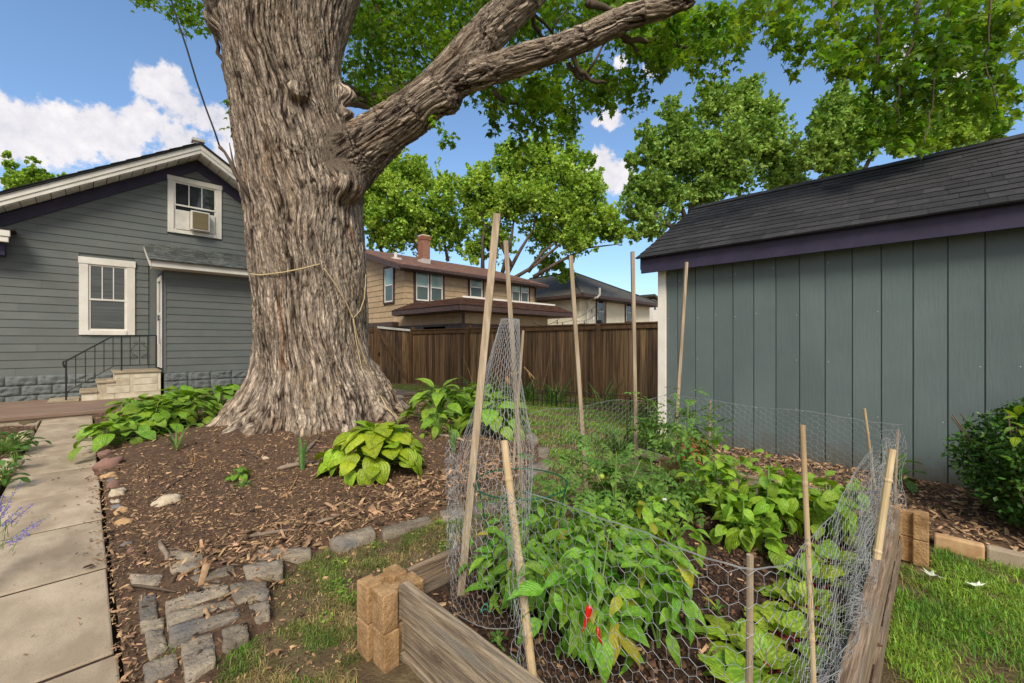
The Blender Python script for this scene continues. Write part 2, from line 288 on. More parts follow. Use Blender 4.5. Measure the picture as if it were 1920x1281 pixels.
ropem = pm('rope', srgb(178, 156, 112), srgb(204, 184, 142), (60, 60, 60), rough=.9, bump=.6, bsc=(200, 200, 200), rnd=0)
rubber = pm('black_cable', srgb(26, 26, 28), srgb(38, 38, 40), rough=.6, bump=0, rnd=0)
rockp = pm('pink_granite', srgb(116, 88, 76), srgb(152, 118, 102), (26, 26, 26), rough=.9, bump=.8, rnd=.12)
rockc = pm('cream_limestone', srgb(172, 156, 130), srgb(212, 198, 172), (14, 14, 14), c3=srgb(170, 146, 110), rough=.85, bump=.6, bsc=(50, 50, 50), rnd=.06)
rockt = pm('tan_stone', srgb(168, 132, 92), srgb(196, 162, 120), (14, 14, 14), rough=.85, bump=.5, rnd=.1)
rockg = pm('grey_stone', srgb(104, 100, 98), srgb(134, 130, 126), (14, 14, 14), rough=.85, bump=.5, rnd=.1)
terra = pm('terracotta', srgb(172, 96, 60), srgb(190, 112, 74), rough=.85, bump=.2, rnd=0)
redm = pm('red_pepper', srgb(176, 10, 8), srgb(206, 22, 14), rough=.2, bump=0, rnd=.05, spec=.7)
stemg = pm('green_stem', srgb(92, 128, 52), srgb(120, 152, 70), rough=.6, bump=.1, rnd=.05)
stemr = pm('beet_stem', srgb(110, 16, 40), srgb(142, 28, 56), rough=.4, bump=.1, rnd=.1)
lilac = pm('lilac_flower', srgb(128, 110, 178), srgb(158, 142, 204), rough=.8, bump=0, rnd=.15, island=True)
dry = pm('dry_leaf', srgb(150, 112, 72), srgb(190, 152, 104), (30, 30, 30), rough=.9, bump=.3, rnd=.2)
logm = pm('grey_log', srgb(120, 104, 88), srgb(156, 138, 118), (6, 30, 30), rough=.9, bump=.7, bsc=(8, 80, 80), bdist=.006, rnd=.12)
L_hosta = leafmat('hosta_leaf', srgb(104, 146, 38), srgb(140, 176, 54), vein=srgb(92, 128, 40), stripes=7, trans=.22, hue=.02, rib=.9, veinw=.012)
L_hosta2 = leafmat('yellow_hosta_leaf', srgb(126, 164, 34), srgb(176, 196, 52), vein=srgb(120, 150, 40), stripes=7, trans=.25, hue=.025, rib=1., spots=srgb(110, 84, 40), veinw=.012)
L_pepper = leafmat('pepper_leaf', srgb(92, 146, 36), srgb(136, 184, 58), vein=srgb(152, 184, 92), nside=7, hue=.02)
L_pepper2 = leafmat('light_pepper_leaf', srgb(112, 156, 38), srgb(154, 190, 60), vein=srgb(168, 196, 96), nside=7, hue=.02)
L_tomato = leafmat('tomato_leaf', srgb(82, 124, 44), srgb(120, 160, 68), vein=srgb(136, 164, 96), nside=5, hue=.02)
L_yellow = leafmat('yellowing_leaf', srgb(150, 164, 40), srgb(190, 176, 60), vein=srgb(190, 190, 100), nside=7, hue=.02, spots=srgb(120, 88, 40))
L_beet = leafmat('beet_leaf', srgb(118, 158, 40), srgb(172, 196, 62), vein=srgb(120, 40, 50), nside=5, hue=.03, rough=.4, spots=srgb(180, 180, 70), veinw=.018)
L_strap = leafmat('strap_leaf', srgb(74, 112, 40), srgb(110, 146, 62), vein=srgb(120, 150, 80), stripes=4, hue=.02)
L_dark = leafmat('weed_leaf', srgb(62, 104, 36), srgb(96, 136, 52), vein=srgb(120, 150, 80), nside=4, hue=.02)
maplel = pm('maple_leaf', srgb(86, 122, 26), srgb(128, 162, 44), (1.2, 1.2, 1.2), rough=.5, bump=0, rnd=.3, island=True, hue=.025, trans=.42)
farl = pm('far_leaf', srgb(120, 158, 52), srgb(180, 206, 88), (.5, .5, .5), rough=.6, bump=0, rnd=.22, island=True, hue=.02, trans=.32)
farl2 = pm('far_leaf_cool', srgb(114, 150, 60), srgb(166, 194, 98), (.5, .5, .5), rough=.6, bump=0, rnd=.22, island=True, hue=.02, trans=.3)
boxl = pm('box_leaf', srgb(48, 84, 28), srgb(78, 116, 40), (6, 6, 6), rough=.4, bump=0, rnd=.3, island=True, hue=.02, trans=.15)
# ================================================================== GROUND
def inpoly(x, y, poly):
    r = np.zeros(x.shape, bool); n = len(poly)
    for i in range(n):
        x1, y1 = poly[i]; x2, y2 = poly[(i+1) % n]
        c = ((y1 > y) != (y2 > y)) & (x < (x2-x1)*(y-y1)/((y2-y1)+1e-12)+x1); r ^= c
    return r
TX, TY = 2.25, 6.0                       # the big maple
def gz0(x, y): return -.26*sst(4.2, 8.5, x)*sst(1.5, 3.5, y)-.0*y
def mound(x, y): return .20*np.exp(-(((x-TX)**2+(y-TY)**2)/2.3**2)**1.2)
BED = [(.10, 1.05), (.10, 9.86), (1.6, 9.86), (1.6, 8.28), (4.7, 8.2), (4.9, 6.6), (4.55, 5.0), (4.05, 3.9), (3.5, 3.05), (3.05, 2.72), (2.2, 2.62), (1.4, 2.55), (1.0, 2.62), (.70, 2.44), (.53, 2.03), (.35, 1.86), (.26, 1.6), (.2, 1.05)]
def grid(x0, x1, y0, y1, st):
    nx = int((x1-x0)/st)+1; ny = int((y1-y0)/st)+1
    X, Y = np.meshgrid(np.linspace(x0, x1, nx), np.linspace(y0, y1, ny)); i = np.arange(nx*ny).reshape(ny, nx)
    return X.ravel(), Y.ravel(), np.stack([i[:-1, :-1].ravel(), i[:-1, 1:].ravel(), i[1:, 1:].ravel(), i[1:, :-1].ravel()], 1)
def gz(x, y):
    x = np.asarray(x, 'f8'); y = np.asarray(y, 'f8')
    return gz0(x, y)+.02*pn(np.stack([x*1.3, y*1.3, x*0], -1).reshape(-1, 3)).reshape(x.shape)
# lawn sheet: fine near, coarse towards the horizon, one connected sheet
ax = np.concatenate([[-400, -200, -100, -50, -25, -12, -7, -4], np.arange(-2, 6.001, .05), [6.3, 6.7, 7.2, 7.8, 8.5, 9.5, 11, 13, 16, 20, 26, 35, 50, 80, 150, 400]])
ay = np.concatenate([[-400, -200, -100, -50, -25, -12, -7, -4], np.arange(-2.6, 5.001, .05), [5.3, 5.7, 6.2, 7, 8, 9, 10, 11, 13, 16, 20, 26, 35, 50, 80, 150, 400]])
X, Y = np.meshgrid(ax, ay); i = np.arange(X.size).reshape(X.shape); Xf, Yf = X.ravel(), Y.ravel()
Zf = gz(Xf, Yf)*(np.abs(Xf) < 60)*(np.abs(Yf) < 60)+.008*pn(np.stack([Xf*7, Yf*7, Xf*0], -1))*(np.abs(Xf) < 6)
Zf -= .09*inpoly(Xf, Yf, [(-.5, -1), (.13, -1), (.13, 9.8), (-.5, 9.8)])+.06*inpoly(Xf, Yf, [(.93, .22), (3.2, .22), (3.2, 1.45), (.93, 1.45)])
Q = np.stack([i[:-1, :-1].ravel(), i[:-1, 1:].ravel(), i[1:, 1:].ravel(), i[1:, :-1].ravel()], 1)
g = bpy.data.objects.new('ground', npmesh('ground', np.stack([Xf, Yf, Zf], 1), Q, lawnm, True)); link(g); tag(g, kind='structure')
# mulch bed sheet: runs out under the lawn at its edge
def sdist(x, y, poly):
    d = np.full(x.shape, 1e9)
    for i in range(len(poly)):
        a = np.array(poly[i]); b = np.array(poly[(i+1) % len(poly)]); ab = b-a; t = np.clip(((x-a[0])*ab[0]+(y-a[1])*ab[1])/(ab@ab), 0, 1); d = np.minimum(d, np.hypot(x-a[0]-t*ab[0], y-a[1]-t*ab[1]))
    return np.where(inpoly(x, y, poly), d, -d)
def edgelift(x, y): return np.clip(sdist(x, y, BED)+.035*pn(np.stack([x*6, y*6, x*0+3], -1).reshape(-1, 3)).reshape(x.shape)+.02, -.2, .08)*.5-.02
x, y, q = grid(.10, 5.15, .85, 9.9, .045); q = q[(sdist(x, y, BED)[q] > -.13).all(1)]
z = gz(x, y)+.014+mound(x, y)+.012*pn(np.stack([x*9, y*9, x*0], -1))+.010*pn(np.stack([x*22, y*22, x*0], -1))+np.where(x < .3, 0, edgelift(x, y))
def bedz(x, y): x = np.asarray(x, 'f8'); y = np.asarray(y, 'f8'); return gz(x, y)+.014+mound(x, y)+.012*pn(np.stack([x*9, y*9, x*0], -1).reshape(-1, 3)).reshape(x.shape)+np.where(x < .3, 0, edgelift(x, y))
def bz(x, y): return float(bedz(np.array([x]), np.array([y]))[0])
def g1(x, y): return float(gz(np.array([x]), np.array([y]))[0])
o = bpy.data.objects.new('mulch_bed', npmesh('mulch_bed', np.stack([x, y, z], 1), q, mulch, True)); link(o); tag(o, kind='structure')
# strip of mulch along the shed
x, y, q = grid(3.55, 5.05, -2.6, 2.2, .05); z = gz(x, y)+.02+.05*sst(3.7, 4.9, x)+.012*pn(np.stack([x*9, y*9, x*0], -1))
jx = .05*pn(np.stack([x*4, y*4, x*0+7], -1)); cx = x[q].mean(1)+jx[q].mean(1); cy = y[q].mean(1)
q = q[inpoly(cx, cy, [(3.9, -2.6), (5.05, -2.6), (5.05, 2.0), (3.9, 2.0), (3.62, 1.6), (3.55, .1), (3.66, -.1)])]
o = bpy.data.objects.new('shed_mulch_strip', npmesh('shed_mulch_strip', np.stack([x, y, z], 1), q, mulch, True)); link(o); tag(o, kind='structure')
# left garden strip
x, y, q = grid(-2.2, -.5, 1.2, 9.2, .06); z = gz(x, y)+.012+.03*sst(-.5, -.8, x)+.012*pn(np.stack([x*9, y*9, x*0], -1))
o = bpy.data.objects.new('side_garden_soil', npmesh('side_garden_soil', np.stack([x, y, z], 1), q, mulch, True)); link(o); tag(o, kind='structure')

# ---- bark chips (uncountable)
def chips(name, x, y, zf, L, mat, flat=.35, thick=.18, ww=.3):
    n = len(x); L = np.asarray(L); w = L*rng.uniform(ww*.5, ww*1.4, n); h = np.minimum(L*thick, .008)*rng.uniform(.5, 1.4, n)
    b = np.array([[-.5, -.5, 0], [.5, -.35, 0], [.5, .4, 0], [-.5, .5, 0], [-.35, -.2, 1], [.42, 0, 1], [-.3, .3, 1]])
    v = b[None]*np.stack([L, w, h], 1)[:, None]; v = v+rng.normal(size=v.shape)*(w*.12)[:, None, None]*np.array([1, 1, .3])
    a = rng.uniform(0, 2*PI, n); p = rng.normal(0, flat, n); r = rng.normal(0, flat, n)
    ca, sa, cp, sp, cr, sr = [f(t)[:, None] for t in (a, p, r) for f in (np.cos, np.sin)]
    X, Y, Z = v[..., 0], v[..., 1], v[..., 2]
    Y, Z = Y*cr-Z*sr, Y*sr+Z*cr; X, Z = X*cp-Z*sp, X*sp+Z*cp; X, Y = X*ca-Y*sa, X*sa+Y*ca
    zc = zf(x, y)+np.abs(np.sin(p))*L*.3+.002+h*.3
    V = np.stack([X+x[:, None], Y+y[:, None], Z+zc[:, None]], -1).reshape(-1, 3)
    T = np.array([[0, 1, 5], [0, 5, 4], [1, 2, 5], [2, 3, 6], [2, 6, 5], [3, 0, 4], [3, 4, 6], [4, 5, 6]])
    T = (T[None]+7*np.arange(n)[:, None, None]).reshape(-1, 3)
    o = bpy.data.objects.new(name, npmesh(name, V, T, mat)); link(o); tag(o, kind='stuff'); return o
def sample(poly, n, dens=None):
    px = [p[0] for p in poly]; py = [p[1] for p in poly]; xs = []; ys = []
    t = 0
    while t < n:
        x = rng.uniform(min(px), max(px), n*2); y = rng.uniform(min(py), max(py), n*2); k = inpoly(x, y, poly)
        if dens is not None: k &= rng.uniform(0, 1, len(x)) < dens(x, y)
        xs.append(x[k]); ys.append(y[k]); t += k.sum()
    return np.concatenate(xs)[:n], np.concatenate(ys)[:n]
nearb = [(.08, 1.05), (.08, 5.2), (5, 5.2), (4.05, 3.9), (3.5, 3.05), (3.05, 2.70), (2.2, 2.60), (1.4, 2.53), (1.0, 2.62), (.72, 2.46), (.56, 2.03), (.37, 1.86), (.28, 1.6), (.2, 1.05)]
x1, y1 = sample(nearb, 15000, lambda x, y: 1/(1+((x+y)/3.2)**3))
x2, y2 = sample(BED, 6000)
x3, y3 = sample([(.3, 2.2), (.3, 3.0), (1.4, 3.1), (3.2, 3.2), (3.0, 2.68), (1.4, 2.5), (.9, 2.6), (.7, 2.1)], 1500)
x = np.concatenate([x1, x2, x3]); y = np.concatenate([y1, y2, y3])
cobp = [(.14, 1.2), (.14, 3.0), (.8, 2.5), (.55, 1.9), (.3, 1.2)]; kk = ~(inpoly(x, y, cobp) & (rng.uniform(0, 1, len(x)) < .72))
L = np.concatenate([rng.gamma(2.5, .0042, len(x1))+.004, rng.gamma(3, .006, len(x2))+.008, rng.gamma(3, .011, len(x3))+.012])
L = L[kk]; x = x[kk]; y = y[kk]; chips('bark_mulch_chips', x, y, bedz, L, chipm, ww=.28)
sz = lambda x, y: gz(x, y)+.02+.05*sst(3.7, 4.9, x)
x, y = sample([(3.62, -.2), (4.93, -2.4), (4.93, 2.0), (3.9, 2.0), (3.6, 1.6)], 5000); chips('shed_side_mulch_chips', x, y, sz, rng.gamma(3, .008, len(x))+.01, chipm, ww=.3)
x, y = sample([(-1.6, 1.5), (-.5, 1.5), (-.5, 9.1), (-1.6, 9.1)], 1800); chips('side_bed_mulch_chips', x, y, lambda x, y: gz(x, y)+.04, rng.gamma(3, .008, len(x))+.01, chipm)

x = rng.uniform(-.12, .13, 900)-.0; y = rng.uniform(3.2, 6.6, 900); k = rng.uniform(0, 1, 900) < np.clip((x+.10)/.2, 0, 1)**2*(.35+.65*np.clip(pn(np.stack([x*0, y*2.2, x*0], 1))*3+.4, 0, 1)); x = x[k]; y = y[k]
chips('spilled_mulch_on_path', x, y, lambda x, y: x*0+.004, rng.gamma(2.5, .005, len(x))+.005, chipm)
x = rng.uniform(-.45, .07, 70); y = rng.uniform(1.9, 7.5, 70); chips('path_litter', x, y, lambda x, y: x*0+.003, rng.gamma(2, .004, 70)+.004, chipm, thick=.2, ww=.4)
# ================================================================== PATH
def slab(poly, z0, z1, mat, name, parent=None, rough=0, bev=.008):
    o = MB().prism(poly, z0, z1).build(name, mat, parent, bevel=bev); return o
path = empty('path', (0, 0, 0), kind='structure')
ys = [-.6, .48, 1.38, 2.28, 3.18, 4.07, 4.97, 5.85, 6.75, 7.65, 8.55, 9.27, 9.83]
for k in range(len(ys)-1):
    j = [random.uniform(-.006, .006) for _ in range(4)]; gp = .013
    slab([(-.47, ys[k]+gp), (.085+j[0], ys[k]+gp), (.085+j[1], ys[k+1]-gp), (-.47, ys[k+1]-gp)], -.08, [.0+random.uniform(-.003, .003) for _ in range(4)], conc, 'slab', path)
for y_ in ys[1:-1]: MB().box(-.46, .075, y_-.02, y_+.02, -.07, -.007).build('joint_dirt', soilm, path)
for k in range(5):
    slab([(-.485-(k+1)*.9, 9.28), (-.485-k*.9-.01, 9.28), (-.485-k*.9-.01, 9.83), (-.485-(k+1)*.9, 9.83)], -.08, .0, conc, 'slab', path)
pat = empty('patio', (0, 0, 0), kind='structure')
bx('patio_slab', patiom, pat, -5, 1.62, 9.88, 12.5, .02, .085, bevel=.01)
bx('patio_slab', patiom, pat, 1.63, 5.25, 8.3, 12.5, .02, .085, bevel=.01)
bx('patio_base', conc, pat, -5, 1.60, 9.9, 12.5, -.2, .018)
bx('patio_base', conc, pat, 1.65, 5.22, 8.33, 12.5, -.3, .018)

# ================================================================== FLAGSTONES
def stone(name, pts, z, th, mat, parent=None, jit=.003, n=4):
    """irregular flat stone from a ground outline: corners rounded, edges uneven, top gently dished"""
    pts = [Vector((p[0], p[1])) for p in pts]; out = []
    m = len(pts); c0 = sum(pts, Vector((0, 0)))/m; pts = [p+(p-c0).normalized()*.008 for p in pts]
    for k in range(m):
        a, b, c = pts[k-1], pts[k], pts[(k+1) % m]
        out += [b+(a-b)*.10, b+(a-b)*.03+(c-b)*.03, b+(c-b)*.10]
        for s in range(1, n): out.append(b+(c-b)*(.10+.80*s/n)+Vector((random.gauss(0, jit), random.gauss(0, jit))))
    c = sum(out, Vector((0, 0)))/len(out); K = len(out); V = []; F = []
    tl = (random.uniform(-.015, .015), random.uniform(-.015, .015))
    for s, dz in ((1.0, -th), (1.0, -.004), (.975, 0.0), (.6, random.uniform(-.001, .003))):
        for p in out: r = c+(p-c)*s; V.append((r.x, r.y, z+dz+(r.x-c.x)*tl[0]+(r.y-c.y)*tl[1]+(random.gauss(0, .0022) if s < 1 else 0)))
    V.append((c.x, c.y, z))
    for L in range(3):
        for k in range(K): F.append((L*K+k, L*K+(k+1) % K, (L+1)*K+(k+1) % K, (L+1)*K+k))
    for k in range(K): F.append((3*K+k, 3*K+(k+1) % K, 4*K))
    o = obj(name, V, F, mat, parent, smooth=True)
    return o
cob = empty('cobble_paving', (0, 0, 0), kind='structure')
Zs = [((608,885),(690,875),(700,985),(625,1000)), ((626,1003),(720,988),(722,1020),(634,1037)), ((645,1042),(722,1032),(742,1110),(665,1150)), ((640,1178),(775,1133),(787,1200),(652,1255)),
      ((810,1108),(936,1062),(944,1118),(818,1162)), ((818,1168),(946,1124),(950,1190),(828,1262)), ((990,1052),(1090,1022),(1100,1080),(990,1130)), ((756,1045),(1050,967),(1058,1002),(762,1108)), ((748,985),(1010,927),(1040,950),(752,1033)),
      ((742,935),(1003,862),(1010,897),(747,978)), ((800,912),(968,829),(975,856),(872,884)), ((1022,857),(1178,837),(1188,905),(1050,940)), ((1105,945),(1190,922),(1195,985),(1135,1010)),
      ((1080,772),(1250,747),(1250,800),(1105,835)), ((1145,687),(1370,687),(1375,715),(1155,742)), ((740,692),(895,730),(880,790),(762,803)), ((575,792),(718,800),(700,838),(600,845)), ((850,820),(1036,767),(1035,805),(880,838))]
cmats = [flag]*18
for s, zp in enumerate(Zs):
    pts = [atZ(x/2.367, 740+y/2.367, .03) for x, y in zp][::-1]
    stone('stone', pts, bz(sum(p.x for p in pts)/4, sum(p.y for p in pts)/4)+.009+random.uniform(-.002, .003), .06, flag, cob)
edg = empty('stone_bed_edging', (0, 0, 0), label='row of flat grey flagstones edging the mulch bed beside the lawn', cat='stone edging')
for quad in [((618,1012),(694,986),(703,1002),(640,1024)), ((716,991),(798,969),(810,977),(722,1004)), ((826,962),(866,955),(872,966),(832,975)), ((880,948),(930,940),(938,952),(888,962)), ((984,884),(1026,865),(1029,884),(992,898)), ((1008,842),(1030,841),(1028,856),(1010,858)), ((984,816),(1002,812),(1010,826),(990,830))]:
    pts = [atZ(x, y, .03) for x, y in quad][::-1]; stone('stone', pts, g1(pts[0].x, pts[0].y)+.045, .06, flag, edg)

# ================================================================== GREY HOUSE
Yh = 12.4; H = empty('grey_house', (1.2, Yh, 0), label='grey lap-sided house with white rake boards and gable window behind the maple', cat='house')
def HP(o): o.location = o.location-Vector(H.location); return o
H.location = (0, 0, 0)
def win_rect(pl, pr, pt, pb, Y):        # casing rectangle on the wall from pixel edges
    a = atY(pl, pt, Y); b = atY(pl, pb, Y); c = atY(pr, pt, Y); return a.x, c.x, b.z, a.z
PKX, PKZ, SL = 1.87, 5.75, .634
EL, ER = -3.5, 5.3
def rz(x): return PKZ-SL*abs(x-PKX)
w1 = win_rect(148, 253, 481, 628, Yh); w2 = win_rect(314, 415, 328, 435, Yh)
Ya = 11.55; AX0 = 1.177; AX1 = 4.3
annex_hole = (.99, AX1, 0, 3.05)
def courses(parent, Y, x0f, x1f, z0, z1, dz, holes, mat, th=.016, jit=.0, maxlen=3.6):
    """lap siding on a plane facing -Y, clipped by x0f(z), x1f(z) and holes"""
    z = z0
    while z < z1:
        zt = min(z+dz, z1); L0, L1 = x0f(z), x1f(z); T0, T1 = x0f(zt), x1f(zt)
        if L1-L0 > .06:
            segs = [(L0, L1)]
            for (hx0, hx1, hz0, hz1) in holes:
                if hz0 < zt-.02 and hz1 > z+.02:
                    n = []
                    for a, b in segs:
                        if hx1 <= a or hx0 >= b: n.append((a, b)); continue
                        if hx0 > a: n.append((a, hx0))
                        if hx1 < b: n.append((hx1, b))
                    segs = n
            for a, b in segs:
                cuts = [a]; c = a+random.uniform(1.5, maxlen)
                while c < b-.5: cuts.append(c); c += maxlen
                cuts.append(b)
                for u, v in zip(cuts[:-1], cuts[1:]):
                    if v-u < .01: continue
                    tu = T0 if u == L0 else u; tv = T1 if v == L1 else v
                    if tv-tu < .01: tv = tu+.01
                    MB().hexa([(u, Y-th, z), (v-.002, Y-th, z), (v-.002, Y+.01, z), (u, Y+.01, z), (tu, Y-.003, zt+.006), (tv-.002, Y-.003, zt+.006), (tv-.002, Y+.01, zt+.006), (tu, Y+.01, zt+.006)]).build('siding_board', mat, parent)
        z = zt
EX = .155
# wall cores
core = MB(); core.v = [(EL, Yh+.012, .0), (ER, Yh+.012, 0), (ER, Yh+.012, rz(ER)-.3), (PKX, Yh+.012, PKZ-.22), (EL, Yh+.012, rz(EL)-.3)]; core.v += [(a, b+.12, c) for a, b, c in core.v]
core.f = [(0, 1, 2, 3, 4), (9, 8, 7, 6, 5)]+[(i, (i+1) % 5+0, (i+1) % 5+5, i+5)[::-1] for i in range(5)]
core.build('wall', siding, H)
bx('wall', siding, H, ER-.15, ER, Yh+.14, Yh+8, 0, rz(ER)-.3); bx('wall', siding, H, EL, EL+.15, Yh+.14, Yh+8, 0, rz(EL)-.3)
lo = lambda z: max(EL, PKX-(PKZ-.28-z)/SL); hi = lambda z: min(ER, PKX+(PKZ-.28-z)/SL)
courses(H, Yh, lo, hi, .56, PKZ-.3, EX, [(w1[0], w1[1], w1[2], w1[3]), (w2[0], w2[1], w2[2], w2[3]), annex_hole], siding)
# frieze (purple) along the rake, on the wall
def rake(parent, name, Y0, Y1, off0, off1, mat, x0=EL-.5, x1=ER+.45, split=False):
    for sgn, xe in ((-1, x0), (1, x1)):
        a = (PKX, PKZ); b = (xe, rz(xe)); nrm = SL
        q = []
        for yy in (Y0, Y1):
            q.append([(a[0], yy, a[1]-off0), (b[0], yy, b[1]-off0), (b[0], yy, b[1]-off1), (a[0], yy, a[1]-off1)])
        MB().hexa(q[0]+q[1]).build(name, mat, parent, bevel=.004)
rake(H, 'frieze_board', Yh-.045, Yh-.02, .27, .50, purple, EL, ER)
# rake fascia: two stepped white boards, soffit panels, roof edge
FY = Yh-.42
rake(H, 'rake_fascia', FY-.03, FY, .02, .13, white); rake(H, 'rake_fascia', FY-.015, FY+.012, .13, .215, white)
for sgn in (-1, 1):
    x = 0.0
    Lmax = (PKX-(EL-.5)) if sgn < 0 else (ER+.45-PKX)
    while x < Lmax:
        xa, xb = PKX+sgn*x, PKX+sgn*min(x+.19, Lmax); za, zb = rz(xa)-.235, rz(xb)-.235
        if sgn < 0: xa, xb, za, zb = xb, xa, zb, za
        MB().hexa([(xa+.004, FY+.012, za), (xb-.004, FY+.012, zb), (xb-.004, Yh-.0, zb), (xa+.004, Yh-.0, za), (xa+.004, FY+.012, za+.02), (xb-.004, FY+.012, zb+.02), (xb-.004, Yh, zb+.02), (xa+.004, Yh, za+.02)]).build('soffit_panel', dwhite, H)
        x += .195
rf = empty('roof', kind=None); rf.parent = H
for sgn, xe in ((-1, EL-.55), (1, ER+.5)):
    q = []
    for yy in (FY-.06, Yh+8.2): q.append([(PKX, yy, PKZ+.03), (xe, yy, rz(xe)+.03), (xe, yy, rz(xe)-.012), (PKX, yy, PKZ-.012)])
    MB().hexa(q[0]+q[1]).build('roof_slope', roofm, rf)
for k in range(24):                     # shingle butts seen along the rake edge
    x = PKX-.1-k*.235; 
    if x > EL-.5: MB().hexa([(x-.235, FY-.075, rz(x-.235)+.03), (x, FY-.075, rz(x)+.03), (x, FY+.4, rz(x)+.03), (x-.235, FY+.4, rz(x-.235)+.03), (x-.235, FY-.075, rz(x-.235)+.05), (x, FY-.075, rz(x)+.036), (x, FY+.4, rz(x)+.036), (x-.235, FY+.4, rz(x-.235)+.05)]).build('shingle', roofm, rf)
vp = P(373, 268, 10.2); m = MB(); m.tube([(PKX, Yh-.1, PKZ-.05), (PKX, Yh-.1, PKZ+.20)], .09, 12); m.box(PKX-.12, PKX+.12, Yh-.22, Yh+.02, PKZ+.14, PKZ+.20); m.build('roof_vent', dwhite, H)
# windows
def window(parent, Y, x0, x1, z0, z1, cw, npan, mid=.5, blind=False, name='window', ac=False, fm=white, gm=glass, fr=.035):
    w = empty(name); w.parent = parent
    f = MB(); f.box(x0, x0+cw, Y-.04, Y+.01, z0, z1-cw); f.box(x1-cw, x1, Y-.04, Y+.01, z0, z1-cw); f.box(x0-.01, x1+.01, Y-.05, Y+.01, z1-cw, z1); f.box(x0+cw, x1-cw, Y-.055, Y+.01, z0, z0+cw*.7)
    f.build('frame', fm, w, bevel=.004)
    a0, a1, b0, b1 = x0+cw, x1-cw, z0+cw*.7, z1-cw; zm = b0+(b1-b0)*mid
    s = MB()
    for (q0, q1, yy) in ((b0, zm+fr*.5, -.012), (zm-fr*.5, b1, -.022)):
        s.box(a0, a0+fr, Y+yy, Y+yy+.022, q0, q1); s.box(a1-fr, a1, Y+yy, Y+yy+.022, q0, q1); s.box(a0+fr, a1-fr, Y+yy, Y+yy+.022, q0, q0+fr); s.box(a0+fr, a1-fr, Y+yy, Y+yy+.022, q1-fr, q1)
    s.build('sash', fm if fm is not brownt else dwhite, w)
    pw = (a1-a0-2*fr)/npan
    for k in range(npan):
        bx('pane', gm, w, a0+fr+k*pw+(.008 if k else 0), a0+fr+(k+1)*pw-(.008 if k < npan-1 else 0), Y-.008, Y-.004, zm+fr*.5, b1-fr)
        if k: bx('muntin', fm, w, a0+fr+k*pw-.008, a0+fr+k*pw+.008, Y-.02, Y-.002, zm+fr*.5, b1-fr)
    bx('pane', gm, w, a0+fr, a1-fr, Y+.001, Y+.005, b0+fr, zm-fr*.5)
    if blind:
        m = MB(); z = b0+fr
        while z < b1-fr-.02:
            m.hexa([(a0+fr, Y-.0035, z), (a1-fr, Y-.0035, z), (a1-fr, Y-.002, z), (a0+fr, Y-.002, z), (a0+fr, Y-.002, z+.022), (a1-fr, Y-.002, z+.022), (a1-fr, Y-.0005, z+.022), (a0+fr, Y-.0005, z+.022)]); z += .028
    return w, (a0, a1, b0, b1, zm)
def glassmix(name, c, c2, r=.12):      # reflective pane over a blind or dark room
    return pm(name, c, c2, (1.2, 1.2, 30) , rough=r, bump=0, rnd=.05, spec=.8)
g_blind = glassmix('blind_behind_glass', srgb(52, 56, 52), srgb(84, 88, 82)); g_dark = pm('dark_pane', (.012, .014, .018), (.03, .034, .04), (2, 2, 2), rough=.05, bump=0, rnd=0, spec=1)
g_curt = pm('curtained_pane', srgb(104, 138, 126), srgb(140, 172, 158), (1.5, 1.5, 1), rough=.12, bump=0, rnd=.12, spec=.8); g_scr = pm('screened_pane', srgb(66, 82, 80), srgb(84, 100, 96), (1.5, 1.5, 1), rough=.2, bump=0, rnd=.08)
W1, r1 = window(H, Yh, w1[0], w1[1], w1[2], w1[3], .135, 3, .47, gm=g_blind)
W2, r2 = window(H, Yh, w2[0], w2[1], w2[2], w2[3], .11, 3, .52, gm=g_dark)
# window air conditioner in the gable window
xa, xb = r2[0]+(r2[1]-r2[0])*.36, r2[0]+(r2[1]-r2[0])*.80
A = empty('window_air_conditioner', ((xa+xb)/2, Yh-.1, r2[2]), label='small tan-faced air conditioner sitting in the gable window of the grey house', cat='air conditioner')
def rel(o, e): o.location = -Vector(e.location); return o
hh = (r2[4]-r2[2])*.80
rel(bx('housing', white, A, xa, xb, Yh-.22, Yh-.06, r2[2]+.02, r2[2]+hh, bevel=.008), A)
rel(bx('grille', pm('tan_grille', srgb(104, 92, 64), srgb(122, 108, 78), (2, 2, 90), rough=.6, bump=.8, bsc=(90, 3, 90)), A, xa+.03, xb-.03, Yh-.232, Yh-.221, r2[2]+.05, r2[2]+hh-.03), A)
for (p, q) in ((r2[0]+.03, xa-.004), (xb+.004, r2[1]-.03)): rel(bx('side_panel', dwhite, A, p, q, Yh-.05, Yh-.03, r2[2]+.02, r2[2]+hh), A)
# foundation of rock-faced blocks
fb = []
for s in range(4):
    nx, nz = 17, 9; V = []; F = []
    for jz in range(nz):
        for ix in range(nx):
            u, v = ix/(nx-1), jz/(nz-1); e = min(u, 1-u, 1.0)*14; e2 = min(v, 1-v)*8; k = min(1, e)*min(1, e2)
            V.append((u*.402, -.024*k*(1+1.0*float(pn([[u*4+s*9, v*3.2, s]])[0])+.8*float(pn([[u*9+s*9, v*7, s]])[0])), v*.183))
    for jz in range(nz-1):
        for ix in range(nx-1): a = jz*nx+ix; F.append((a, a+1, a+nx+1, a+nx))
    fb.append(mesh('foundation_block', V, F, rusti, smooth=True))
for c in range(3):
    x = EL+(.2 if c % 2 else 0)
    while x < AX0-.2: inst('foundation_block', random.choice(fb), H, (x, Yh-.02, .0+c*.188)); x += .406
    x = AX0+(.2 if c % 2 else 0)-.2*(c % 2)
    while x < AX1-.3: inst('foundation_block', random.choice(fb), H, (x, Ya-.0, .0+c*.188)); x += .406
